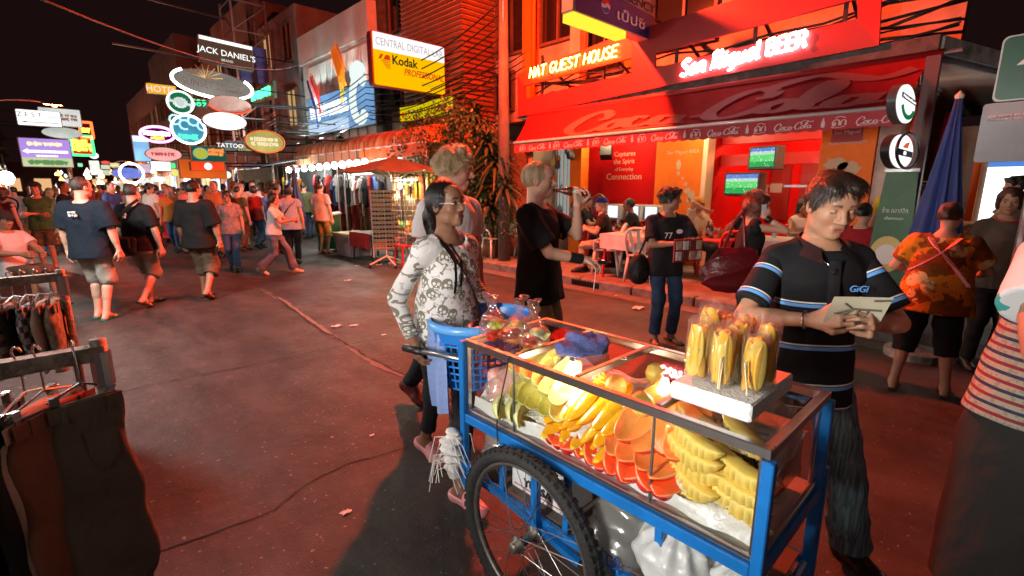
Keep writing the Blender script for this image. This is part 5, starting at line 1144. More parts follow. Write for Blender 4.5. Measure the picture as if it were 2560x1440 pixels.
for a,b_ in zip(ys,ys[1:]): cp(MB().b2((CX0-.0015,a+.004,.682),(CX0+.0015,b_-.004,TZ-.03)),'glass_pane',gl)
cp(MB().b2((CX1-.0015,CY0+.012,.672),(CX1+.0015,CY1-.01,TZ-.03)),'glass_pane',gl)
for y_ in (CY0,CY1): cp(MB().b2((CX0+.012,y_-.0015,.682),(CX1-.012,y_+.0015,TZ-.03)),'glass_pane',gl)
yl = [CY0+e]+sorted(DV)+[CY1-e]
for a,b_ in zip(yl,yl[1:]): cp(MB().b2((CX0+e,a+.01,TZ-.012),(CX1-e,b_-.01,TZ-.008)),'glass_lid',gl)
# inside lining and ice
foil = mat('plastic_lining',(.72,.7,.67),.3,bump=.8,bs=14,spec=.6)
cp(MB().grid(lambda u,v: Vector((CX0+.012+.02*v+.015*math.sin(u*23)*v,CY0+.02+(CY1-CY0-.04)*u,.69+.045*math.sin(v*PI/2)+.006*math.sin(u*40+v*5))),60,6),'plastic_lining',foil,True)
cp(MB().grid(lambda u,v: Vector((CX0+.04+(CX1-CX0-.06)*v,CY0+.02+(CY1-CY0-.04)*u,.735+.115*min(1,v*2.2)+.012*math.sin(u*37+v*9)+.01*math.sin(u*17-v*13))),60,14),'ice_bed',mat('crushed_ice',(.78,.74,.68),.25,var=.2,vs=20,bump=1.,bs=45),True)
iceb = cp(MB().box((1.5,.52,.8),(.3,.28,.2),None,.03),'ice_block',mat('ice_block',(.8,.72,.62),.12,bump=.6,bs=30,spec=.7),True)
# wheels
tyre_m = mat('tyre_rubber',(.018,.017,.016),.75,var=.5,vs=12,bump=.4,bs=80); rim_m = mat('rusty_rim',(.25,.22,.19),.45,.8,var=.4,vs=25)
def wheel(x,y_,sgn):
 w = bpy.data.objects.new('wheel',None); COL.objects.link(w); w.parent = cart; w.location = (x-1.455,y_-.95,.345)
 def ring(rr,tr,n=64,k=10,sx=1.): return MB().grid(lambda u,v: (tr*math.sin(2*PI*v)*sx,(rr+tr*math.cos(2*PI*v))*math.cos(2*PI*u),(rr+tr*math.cos(2*PI*v))*math.sin(2*PI*u)),n,k+1,True)
 ty = ring(.316,.027,72,12,1.05); 
 ty.build('tyre',tyre_m,w,smooth=True)
 tr = MB()
 for i in range(60):
  a = 2*PI*i/60
  for q in (-1,0,1):
   aa = a+(q % 2)*PI/60; rr = .343 if q == 0 else .336; c = Vector((q*.0165,rr*math.cos(aa),rr*math.sin(aa))); M_ = Matrix.Rotation(aa-PI/2,3,'X'); tr.box(c,(.014,.02,.008),M_)
 tr_o = tr.build('tread',tyre_m,w); tr_o['kind'] = 'stuff'
 ring(.287,.011,64,8,1.3).build('rim',rim_m,w,smooth=True)
 MB().lathe([(.012,-.075),(.02,-.07),(.02,-.05),(.032,-.045),(.032,-.038),(.018,-.034),(.018,.034),(.032,.038),(.032,.045),(.02,.05),(.012,.07)],16,(0,0,0),(1,0,0)).build('hub',rim_m,w,smooth=True)
 sp = None
 for i in range(28):
  a = 2*PI*i/28; off = (1 if (i//2) % 2 else -1)*1.15; sd = -1 if i % 2 else 1
  MB().tube([(sd*.04,.03*math.cos(a+off),.03*math.sin(a+off)),(sd*.004,.283*math.cos(a),.283*math.sin(a))],.0016,5).build('spoke',mat('spoke_steel',(.55,.54,.5),.3,1.),w)
 return w
wheel(1.115,1.10,1); wheel(1.82,1.10,-1)
cp(MB().tube([(1.05,1.10,.345),(1.88,1.10,.345)],.012,8),'axle',rim_m)
for x in (1.165,1.77): cp(MB().b2((x-.012,1.085,.345),(x+.012,1.115,.63)),'axle_hanger',blue)
# handle bar
hb = [(1.2,1.57,.9),(1.19,1.75,.88),(1.18,1.9,.86)]
cp(MB().tube(hb,.013,8),'handle',steel,True); cp(MB().tube([(1.182,1.86,.865),(1.175,2.0,.852)],.019,10),'grip',black_m,True); cp(MB().tube([(1.70,1.57,.93),(1.72,2.0,.925)],.013,8),'handle',steel,True)
# wiring on the front glass
solo('lamp_wire',MB().tube(crom([(CX0-.018,DV[0]+.01,TZ+.002),(CX0-.02,DV[0]+.02,.93),(CX0-.022,DV[0]+.045,.83),(CX0-.022,DV[0]+.075,.7),(CX0-.03,DV[0]+.06,.6)],5),.003,5),black_m,'thin black wire hanging down the front glass of the cart','wire',smooth=True)
# glowing bulb under the lid
bp0 = onZ(1432,912,.95)
bl = thing('light_bulb','glowing bulb hanging inside the cart under the blue cloth','bulb',tuple(bp0)); bl_m = emit('cart_bulb',(1,.86,.6),40)
MB().lathe([(0,-.06),(.02,-.053),(.03,-.03),(.028,-.012),(.014,.008),(.013,.02)],14).build('glass_bulb',bl_m,bl,smooth=True); MB().lathe([(.0145,.018),(.0145,.034),(.006,.036)],12).build('socket',alu,bl)
point('bulb_light',(0,0,-.03),1.9,(1,.84,.58),.04,bl)
fill_bulb = thing('light_bulb','second bulb inside the cart above the pineapple','bulb',(1.47,.78,.955)); MB().lathe([(0,-.05),(.018,-.045),(.025,-.025),(.012,.008),(.012,.02)],12).build('glass_bulb',bl_m,fill_bulb,smooth=True); MB().lathe([(.013,.018),(.013,.03),(.006,.032)],12).build('socket',alu,fill_bulb); point('bulb_light',(0,0,-.03),3.2,(1,.84,.58),.04,fill_bulb)  # bulb added to brighten the fruit; the first one is the real lamp
# ---------------------------------------------------------------- fruit
def fruit_mat(name,c_in,c_out,rough=.25):
 m,t,b = _nt(name); N = t.nodes.new; L = t.links.new
 g = N('ShaderNodeVertexColor'); g.layer_name = 'Col'; tc = N('ShaderNodeTexCoord'); n = N('ShaderNodeTexNoise'); n.inputs['Scale'].default_value = 45; n.inputs['Detail'].default_value = 4; L(tc.outputs['Object'],n.inputs[0])
 mp = N('ShaderNodeMapRange'); mp.inputs[3].default_value = .85; mp.inputs[4].default_value = 1.1; L(n.outputs['Fac'],mp.inputs[0])
 x = N('ShaderNodeMix'); x.data_type = 'RGBA'; x.blend_type = 'MULTIPLY'; x.inputs[0].default_value = 1; L(g.outputs[0],x.inputs[6]); L(mp.outputs[0],x.inputs[7]); L(x.outputs[2],b.inputs['Base Color'])
 setin(b,Roughness=.2,Coat_Weight=.3,Subsurface_Weight=.2,Subsurface_Radius=(.02,.01,.004),Subsurface_Scale=1.); bp = N('ShaderNodeBump'); bp.inputs['Strength'].default_value = .25; bp.inputs['Distance'].default_value = .01; L(n.outputs['Fac'],bp.inputs['Height']); L(bp.outputs[0],b.inputs['Normal']); _M[name] = m; return m
FRUIT = fruit_mat('fruit_flesh',0,0)
def boat(L_,w,h,bend=0.,hollow=.3,c_top=(1,.4,.1),c_rim=None,c_bot=(.8,.1,.02),notch=0,tip=.8,c_end=None):
 """peeled slice: long boat along x, concave cut face on top, rounded outer side below"""
 nu,nv = 25,16; V = []; C_ = []
 for i in range(nu):
  u = -1+2*i/(nu-1); ww = w/2*max(.02,(1-abs(u)**2.2))**tip; hh = h*max(.03,(1-abs(u)**2.4))**.75
  if notch: q = abs(math.sin((u+1)*PI*notch/2)); ww *= .8+.2*q; nt = q
  zb = bend*(u*u)
  for j in range(nv):
   a = 2*PI*j/nv; s_,c = math.sin(a),math.cos(a)
   if s_ >= 0: y_ = ww*c; z = -hollow*hh*(1-c*c)*.9; col = c_top
   else: y_ = ww*c; z = hh*s_; col = c_bot
   if notch and abs(c) > .45 and s_ <= .2: y_ *= .7+.3*nt; col = tuple(a_*(.42+.58*nt) for a_ in c_bot)
   if abs(s_) < .3: col = c_rim or c_top
   V.append((u*L_/2,y_,z+zb)); C_.append(col)
 F = [(i*nv+j,i*nv+(j+1) % nv,(i+1)*nv+(j+1) % nv,(i+1)*nv+j) for i in range(nu-1) for j in range(nv)]+[tuple(range(nv-1,-1,-1)),tuple((nu-1)*nv+j for j in range(nv))]
 b = MB().add(V,F); me = b.mesh('fruit'); at = me.attributes.new('Col','FLOAT_COLOR','POINT'); at.data.foreach_set('color',np.concatenate([np.array(C_),np.ones((len(C_),1))],1).astype('f').ravel()); me.materials.append(FRUIT); me.polygons.foreach_set('use_smooth',[True]*len(me.polygons)); return me
def put(name,me,loc,rot,label,cat,group,sc=1.):
 o = bpy.data.objects.new(name,me); COL.objects.link(o); o.location = loc; o.rotation_euler = rot; o.scale = (sc,)*3; tag(o,label,cat,group); return o
rnd = random.Random(21); J = lambda a: rnd.uniform(-a,a)
mel = boat(.25,.08,.06,.05,.15,(1,.8,.2),(1,.95,.65),(.7,.72,.3),tip=.5); man = boat(.28,.06,.045,.012,-.25,(1,.5,.015),None,(1,.34,.01),tip=.5); pap = boat(.28,.12,.075,.03,.1,(1,.34,.08),(1,.5,.2),(.9,.035,.008),tip=.75); wat = boat(.22,.11,.09,.02,-.15,(.95,.1,.02),(1,.45,.25),(.75,.012,.004),tip=.8); pin = boat(.21,.08,.06,.02,-.25,(.95,.68,.15),(1,.75,.22),(.95,.66,.14),notch=10,tip=.45)
def Yat(px,py,z=.86): return onX(px,py,1.3)[1]
def slope(x): return .0
# melon: px 1260-1400 -> y
ym0,ym1 = onX(1395,980,1.3)[1],onX(1262,940,1.3)[1]
for r_ in range(2):
 for i in range(5): put('melon_slice',mel,(1.34+.04*r_+J(.01),ym0+(ym1-ym0)*(i+.5*r_)/5+J(.008),.81+.04*r_+.012*i*(r_ == 1)+J(.006)),(J(.15)+.5,-.35+J(.1),.25+J(.15)),'pale yellow melon slice with green skin beside the pink package in the cart','melon slice','melon slices in the cart')
for i in range(3): put('melon_slice',mel,(1.3+J(.01),ym1-.03-.06*i,.75+J(.005)),(1.4,-.2,.1+J(.1)),'pale yellow melon slice with green skin beside the pink package in the cart','melon slice','melon slices in the cart')
yg0,yg1 = onX(1530,1060,1.3)[1],onX(1385,1010,1.3)[1]
for r_ in range(3):
 for i in range(5-(r_ == 2)): put('mango_slice',man,(1.33+.03*r_+J(.012),yg0+(yg1-yg0)*(i+.5*(r_ % 2))/4.5+J(.006),.765+.035*r_+J(.005)),(J(.3),-.32+J(.06),.1+J(.1)),'long orange fruit slice between the melon and the red papaya in the cart','mango slice','long orange slices in the cart')
for i in range(6): put('mango_slice',wat,(1.285+J(.008),yg0+(yg1-yg0)*(i-.2)/5.5,.735+J(.006)),(.4+J(.4),-.3+J(.1),.15+J(.2)),'deep red orange slice under the long orange slices in the cart','mango slice','deep orange slices in the cart',.85)
yp0,yp1 = onX(1690,1130,1.3)[1],onX(1535,1075,1.3)[1]
for r_ in range(3):
 for i in range(4): put('papaya_slice',pap if r_ > 0 else wat,(1.30+.035*r_+J(.01),yp0+(yp1-yp0)*(i+.45*(r_ % 2))/4+J(.006),.755+.05*r_+J(.006)),(J(.15),-.42+J(.06),.12+J(.12)),'red papaya wedge with orange cut face in the middle of the cart','papaya slice','red papaya wedges in the cart')
for i in range(4): put('papaya_slice',wat,(1.29+J(.006),yp0+(yp1-yp0)*(i+.2)/4,.75+J(.004)),(.5+J(.3),-.35,.15+J(.2)),'red papaya wedge with orange cut face in the middle of the cart','papaya slice','red papaya wedges in the cart')
for c_,(py0,n) in enumerate(((onX(1735,1150,1.3)[1],5),(onX(1850,1220,1.3)[1],4))):
 for i in range(n): put('pineapple_slice',pin,(1.29+J(.008),py0+J(.006),.725+.045*i),(J(.12)+.15,-.12+J(.05),PI/2-.35+J(.15)),'yellow notched pineapple boat stacked at the near end of the cart','pineapple slice','pineapple boats in the cart')
 for i in range(2): put('pineapple_slice',pin,(1.40+J(.01),py0+.03,.86+.045*i),(J(.1),-.1,PI/2-.5+J(.2)),'yellow notched pineapple boat stacked at the near end of the cart','pineapple slice','pineapple boats in the cart')
gua = mat('guava_skin',(.72,.6,.12),.35,var=.2,vs=8,sss=.1)
for i,(px,py) in enumerate(((1640,935),(1655,975),(1605,1010),(1540,965))):
 p = onZ(px,py,.9); put('guava',MB().lathe([(0,-.042),(.02,-.038),(.038,-.018),(.04,.01),(.028,.034),(.01,.044),(0,.04)],18).mesh(),(p[0],p[1],.9),(J(.5),J(.5),0),'pale yellow whole fruit lying at the back of the cart','fruit','whole yellow fruit in the cart').data.materials.append(gua)
 bpy.context.scene.collection.objects[-1].data.polygons.foreach_set('use_smooth',[True]*len(bpy.context.scene.collection.objects[-1].data.polygons))
wrap = glass('cling_film',(.95,.93,.93),.28,.12,.25,(.9,.8,.78))
pk = thing('wrapped_package','pink fruit package wrapped in clear film at the left end of the cart','package',(1.33,1.44,.70))
pink_in = mat('pink_filling',(.85,.2,.14),.3,var=.7,vs=22,col2=(.9,.7,.65))
fmesh('filling',field([p_ell((0,0,.07),(.085,.06,.06)),p_ell((.05,-.03,.12),(.07,.045,.05)),p_ell((-.02,.03,.12),(.05,.035,.045))],.008,None,wrinkle(.006,4,60,50)),pink_in,pk)
fmesh('film',field([p_ell((0,0,.075),(.1,.072,.075)),p_ell((.04,-.02,.13),(.085,.06,.06))],.01,None,wrinkle(.009,9,70,60)),wrap,pk)
# ---------------------------------------------------------------- things on the lid
bagm = glass('clear_bag',(.97,.97,.97),.32,.05,.08,(.95,.9,.85))
def food_bag(px,py,h,lab,seed,cols):
 p = onZ(px,py,TZ); t = thing('food_bag',lab,'plastic bag',(p[0],p[1],TZ+.001),.4)
 rn = random.Random(seed)
 fmesh('bag',field([p_loft((0,0,0),rotm(0,rn.uniform(-.3,.3),rn.uniform(-.35,.35)),[(.002,.055,.035),(.02,.078,.055),(.07,.072,.05),(.11,.035,.026),(.13,.012,.012),(.15,.03,.02),(.19,.06,.014)],.02)],.0075,None,wrinkle(.005,seed,80,60)),bagm,t)
 for i,c in enumerate(cols): fmesh('food',field([p_ell((rn.uniform(-.03,.03),rn.uniform(-.02,.02),.022+.014*i),(.055,.04,.024)),p_ell((rn.uniform(-.03,.03),rn.uniform(-.02,.02),.03+.014*i),(.025,.025,.016))],.007,None,wrinkle(.005,seed+i,110,90)),mat('food%d_%d' % (seed,i),c,.35,var=.6,vs=40),t)
 return t
food_bag(1238,842,.2,'clear bag of green and red relish standing leftmost on the cart lid',2,[(.5,.03,.01),(.35,.3,.04),(.45,.38,.05)])
food_bag(1285,852,.2,'clear bag of salad and red sauce in the middle on the cart lid',3,[(.8,.25,.02),(.3,.03,.01),(.45,.5,.15)])
food_bag(1335,868,.2,'clear bag of vegetables leaning at the lid divider',5,[(.85,.5,.05),(.35,.05,.02),(.5,.55,.25)])
tp = onZ(1200,850,TZ); solo('plastic_sachet',MB().grid(lambda u,v: (tp[0]+.05+.1*v,tp[1]+.06-.13*u,TZ+.012+.012*math.sin(u*9+v*4)+.006*math.sin(v*14)),14,8),glass('sachet',(.95,.92,.92),.25,.1,.45,(.85,.6,.55)),'flat clear sachet with red edge lying at the left end of the lid','sachet',smooth=True)
ct = onZ(1452,880,TZ); twl = mat('blue_towel',(.09,.11,.3),.95,var=.35,vs=40,bump=.5,bs=160)
t = tag(fmesh('crumpled_cloth',field([p_seg((-.1,.03,.02),(.02,.05,.035),.026,.03),p_seg((.0,.05,.04),(.07,-.03,.03),.028,.026),p_seg((-.06,.0,.02),(.05,-.05,.02),.03,.028),p_seg((-.03,.02,.05),(.03,0,.055),.02,.018),p_seg((.06,-.02,.02),(.1,.05,.012),.02,.012),p_ell((0,0,.012),(.11,.075,.018))],.0075,lambda P: -P[:,2]+.001,wrinkle(.008,12,60,50)),twl,None,None,(ct[0]+.02,ct[1],TZ)),'crumpled blue grey cloth lying on the glass lid','cloth')
kr = onZ(1560,893,TZ+.01); solo('key_ring',MB().tube([(kr[0]+.014*math.cos(a*.55),kr[1]+.014*math.sin(a*.55),TZ+.006) for a in range(12)],.002,5,True),alu,'small metal ring on the lid beside the cloth','ring',smooth=True)
# styrofoam block with mango bags
sb_c = onZ(1852,985,TZ+.03); foam = mat('styrofoam',(.85,.85,.84),.7,bump=.5,bs=120)
sbl = thing('styrofoam_block','white styrofoam block on the near end of the cart holding bags of mango','styrofoam block',(1.448,.545,TZ+.006)); MB().box((0,0,.027),(.33,.235,.054),None,.006).build('slab',foam,sbl)
yel = mat('mango_yellow',(.95,.55,.03),.3,var=.25,vs=14,sss=.15,col2=(.85,.36,.01)); yel2 = mat('mango_pale',(.85,.6,.1),.3,var=.3,vs=14,sss=.15)
stick = mat('bamboo_stick',(.75,.6,.38),.6)
mg = boat(.15,.052,.03,.006,-.3,tip=.35); mg.materials.clear()
mgm = []
for i in range(2):
 m2 = mg.copy(); m2.materials.clear(); m2.materials.append((yel,yel2)[i]); mgm.append(m2)
bagp = [(1452,0,'left'),]
SP = [(-.09,.075),(-.01,.08),(.08,.075),(-.1,-.0),(-.02,-.01),(.07,.0),(-.07,-.08),(.03,-.075)]
names = ['far right row','far middle','far left','near right','centre','centre left','nearest corner','near left edge']
for i,(dx,dy) in enumerate(SP):
 h = .145+rnd.uniform(0,.045)
 t = thing('mango_bag',['third','fifth','eighth','second','fourth','seventh','first','sixth'][i]+' clear bag of upright mango slices from the left on the styrofoam block','mango bag',(1.448+dx,.545+dy,TZ+.061),J(.6),'mango bags on the styrofoam block')
 for k in range(6):
  a = k*1.256+J(.3); r_ = .017 if k else .0
  o = bpy.data.objects.new('mango_slice',mgm[(i+k) % 2]); COL.objects.link(o); o.parent = t; o.location = (r_*math.cos(a),r_*math.sin(a),h*.55+J(.008)); o.rotation_euler = (J(.1),PI/2+J(.08),a); o.scale = (h/.15,1,1)
 MB().grid(lambda u,v: ((.034+.004*v+.003*math.sin(u*31+v*5))*math.cos(2*PI*u),(.03+.004*v+.003*math.sin(u*25+v*7))*math.sin(2*PI*u),.002+(h+.028)*v+.006*math.sin(2*PI*u*2)*v),36,9,True).build('bag',bagm,t,smooth=True)
 for k in range(2): x = J(.02); MB().tube([(x-.035,J(.02)-.012,.005),(x-.034+J(.012),J(.02)-.014,.1)],.0022,5).build('skewer',stick,t)
# ---------------------------------------------------------------- basket and cloths at the handle end
bc = (1.5,1.80)
bk = thing('plastic_basket','round blue plastic laundry basket at the handle end of the cart','basket',(bc[0],bc[1],.68)); bpl = mat('basket_plastic',(.02,.2,.62),.35,spec=.6); bpl2 = mat('basket_rim_blue',(.12,.38,.8),.3)
rxy = lambda z: (.215+.05*z/.3,.17+.045*z/.3)
def ell(z,a,g=0.): rx,ry = rxy(z); return Vector(((rx+g)*math.cos(a),(ry+g)*math.sin(a),z))
MB().grid(lambda u,v: ell(.3,2*PI*u,.02*math.sin(PI*v)-.0)+Vector((0,0,.022*math.cos(PI*v))),48,7,True).build('rim',bpl2,bk,smooth=True)
for z in (.0,.045,.08,.115,.15,.185,.22): MB().tube([ell(z,2*PI*i/44) for i in range(44)],.006,5,True).build('band',bpl,bk,smooth=True)
MB().grid(lambda u,v: ell(.23+.07*v,2*PI*u),44,3,True).build('collar',bpl,bk,smooth=True)
rb_me = None
for i in range(40):
 a = 2*PI*i/40; MB().tube([ell(.0,a),ell(.235,a)],.0055,4).build('rib',bpl,bk)
MB().add([tuple(ell(.0,2*PI*i/44)) for i in range(44)],[tuple(range(44))]).build('bottom',bpl,bk)
for i,(dx,dy,z,s_,c,lb) in enumerate(((.06,-.06,.84,.1,(.3,.3,.31),'dented grey metal bowl lying in the blue basket'),)):
 solo('metal_bowl',MB().lathe([(0,.0),(.06,.01),(.09,.045),(.1,.09),(.095,.09),(.085,.045),(.055,.015),(0,.008)],24),alu,lb,'bowl',loc=(bc[0]+dx-.08,bc[1]+dy+.0,z+.03),smooth=True)
solo('crumpled_plastic',MB().grid(lambda u,v: (bc[0]-.15+.3*u,bc[1]-.12+.24*v,.93+.03*math.sin(u*8+v*3)+.02*math.sin(v*13)),14,12),glass('bag_film',(.9,.9,.92),.2,.2,.55,(.7,.62,.6)),'crumpled clear plastic heaped in the blue basket','plastic bag',smooth=True)
tw = mat('light_blue_towel',(.3,.42,.75),.95,var=.15,vs=60,bump=.5,bs=200)
th0 = (bc[0]-.24,bc[1]+.04)
solo('towel',MB().grid(lambda u,v: (th0[0]-.012+(.05-.2*v if v < .25 else 0)*0-.006*math.sin(u*11+v*3)*(1+v*2)+(-.0 if v > .08 else .05*(1-v/.08)),th0[1]+.055-.13*u*(1+.25*v)+.01*math.sin(v*4),1.003-.015*(v < .02)-.44*v-.012*math.sin(u*PI)*v),18,24),tw,'light blue towel hanging over the basket rim','towel',smooth=True)
wh = mat('white_raffia',(.75,.72,.68),.7,bump=.4,bs=60); rf = thing('raffia_bundle','white frayed plastic raffia bundle tied to the cart leg','raffia',(CX0-.06,CY1+.05,.40))
fmesh('bundle',field([p_ell((0,0,.1),(.05,.04,.085)),p_ell((.01,0,.0),(.035,.03,.06))],.008,None,wrinkle(.012,5,70,60)),wh,rf)
for i in range(26):
 a = rnd.uniform(0,6.28); l = rnd.uniform(.05,.13); z = rnd.uniform(.0,.17); MB().tube([(.04*math.cos(a),.035*math.sin(a),z),((.05+l*.3)*math.cos(a),(.045+l*.3)*math.sin(a),z-.01),((.05+l*.45)*math.cos(a+.3),(.05+l*.45)*math.sin(a+.3),z-l)],.0022,4).build('strand',wh,rf)
# ---------------------------------------------------------------- things on the lower shelf
bx_ = thing('battery_box','white battery carton with black lettering behind the cart wheel','box',(1.33,1.17,.403)); MB().box((0,0,.085),(.16,.30,.17),None,.004).build('carton',mat('white_carton',(.72,.72,.7),.6,var=.1),bx_); text('YUASA',.035,(-.0815,-.0,.05),FX,ink,bx_,bold=.02); MB().b2((-.0825,-.13,.02),(-.081,.13,.024)).build('red_line',mat('print_red',(.5,.02,.02),.6),bx_); plate(oval(.07,.1,20),(-.0815,-.05,.125),FX,.001,mat('print_red',0),bx_,'red_mark')
mk = glass('milky_bag',(.9,.92,.9),.25,.2,.42,(.62,.64,.6))
hbg = thing('hanging_bag','milky plastic bag with blue marker writing hanging under the cart','plastic bag',(1.27,.80,.62)); fmesh('bag',field([p_loft((0,0,-.17),np.eye(3),[(-.17,.05,.05),(-.1,.085,.1),(0,.08,.105),(.1,.05,.09),(.16,.02,.05)],.02)],.01,None,wrinkle(.008,7,50,40)),mk,hbg); strokes([crom([(-.03,.03),(-.04,-.02),(-.01,-.02),(-.008,.03),(-.01,-.02)],4),[(.012,.03),(.014,-.02)],crom([(.03,.0),(.05,.03),(.06,0),(.035,-.02),(.04,.02),(.065,-.025)],4)],(-.092,0,-.2),FX,.0025,mat('marker_blue',(.02,.05,.25),.5),hbg,'marker_writing')
wb = mat('white_bag_film',(.55,.57,.55),.3,bump=.25,bs=25,sss=.1)
for i,(x,y_,z,r_,lb) in enumerate(((1.27,.6,.405,.12,'knotted white plastic bag under the pineapple end of the cart'),(1.30,.42,.405,.09,'smaller knotted white bag at the corner of the lower shelf'))):
 t = thing('knotted_bag',lb,'plastic bag',(x,y_,z)); fmesh('bag',field([p_ell((0,0,r_*.8),(r_,r_*1.05,r_*.8)),p_seg((0,-.0,r_*1.4),(0,-.03,r_*1.75),.03,.012,.06)],.009,None,lambda P,r_=r_,q=wrinkle(.006,31+i,60,45): .006*np.sin(np.arctan2(P[:,1]+.01,P[:,0])*11)*np.clip(P[:,2]/r_-.3,0,1)+q(P)),wb,t)
 MB().tube([(0,-.03,r_*1.7),(.02,-.06,r_*1.9),(.05,-.05,r_*1.95)],[.012,.016,.006],7).build('ear',wb,t,smooth=True); MB().tube([(0,-.03,r_*1.7),(-.03,-.05,r_*1.85),(-.05,-.04,r_*1.8)],[.012,.016,.006],7).build('ear',wb,t,smooth=True)
t = thing('grey_bag','crumpled translucent bag on the shelf at the handle end','plastic bag',(1.3,1.44,.403)); fmesh('bag',field([p_ell((0,0,.1),(.07,.08,.1)),p_ell((.02,.02,.17),(.05,.05,.05))],.009,None,wrinkle(.012,8,60,50)),mk,t); MB().tube([(0,0,.2),(.01,.01,.24)],[.02,.008],7).build('knot',mk,t)
# ================================================================ people in the street
class At:
 """ground place and heading: a=0 faces away from the camera, 90 to the right of the picture, 180 to the camera"""
 def __init__(s,x,y,a,z=0.): s.r = V3(x,y,z); s.rz = -(YAW+R(a)); c,n = math.cos(-s.rz),math.sin(-s.rz); s.M = np.array([[c,-n,0],[n,c,0],[0,0,1]])
 def L(s,w): return s.M@(V3(*w)-s.r)
 def W(s,l): return s.M.T@V3(*l)+s.r
def attr_mat(name,build,rough=.85,bump=.1):
 m,t,b = _nt(name); N = t.nodes.new; L = t.links.new
 def at(n): a = N('ShaderNodeAttribute'); a.attribute_name = n; return a.outputs['Fac']
 def mt(op,a,b_=None,c=None):
  x = N('ShaderNodeMath'); x.operation = op
  for i,v in enumerate((a,b_,c)):
   if v is None: continue
   if isinstance(v,(int,float)): x.inputs[i].default_value = v
   else: L(v,x.inputs[i])
  return x.outputs[0]
 def mix(f,a,c):
  x = N('ShaderNodeMix'); x.data_type = 'RGBA'
  for i,v in ((0,f),(6,a),(7,c)):
   if isinstance(v,(int,float)): x.inputs[i].default_value = v
   elif isinstance(v,tuple): x.inputs[i].default_value = rgb(v)
   else: L(v,x.inputs[i])
  return x.outputs[2]
 def nz(scale,det=4,vec=None):
  n = N('ShaderNodeTexNoise'); n.inputs['Scale'].default_value = scale; n.inputs['Detail'].default_value = det
  tc = N('ShaderNodeTexCoord'); L(vec or tc.outputs['Object'],n.inputs[0]); return n.outputs['Fac']
 c = build(at,mt,mix,nz,N,L); L(c,b.inputs['Base Color']); setin(b,Roughness=rough,Specular_IOR_Level=.25)
 bp = N('ShaderNodeBump'); bp.inputs['Strength'].default_value = bump; bp.inputs['Distance'].default_value = .01; L(nz(150),bp.inputs['Height']); L(bp.outputs[0],b.inputs['Normal']); _M[name] = m; return m
def bands(lst,base):
 """horizontal bands at heights hz: (lo, hi, colour)"""
 def f(at,mt,mix,nz,N,L):
  z = at('hz'); c = base
  for lo,hi,col in lst: c = mix(mt('MULTIPLY',mt('GREATER_THAN',z,lo),mt('LESS_THAN',z,hi)),c,col)
  return c
 return f
def stripes_rep(period,rows,base,key='hz'):
 def f(at,mt,mix,nz,N,L):
  z = mt('FRACT',mt('DIVIDE',mt('ADD',at(key),5.),period)); c = base
  for lo,hi,col in rows: c = mix(mt('MULTIPLY',mt('GREATER_THAN',z,lo),mt('LESS_THAN',z,hi)),c,col)
  n = nz(60,2); return mix(mt('MULTIPLY',mt('GREATER_THAN',n,.56),.35),c,(.08,.07,.06))
 return f
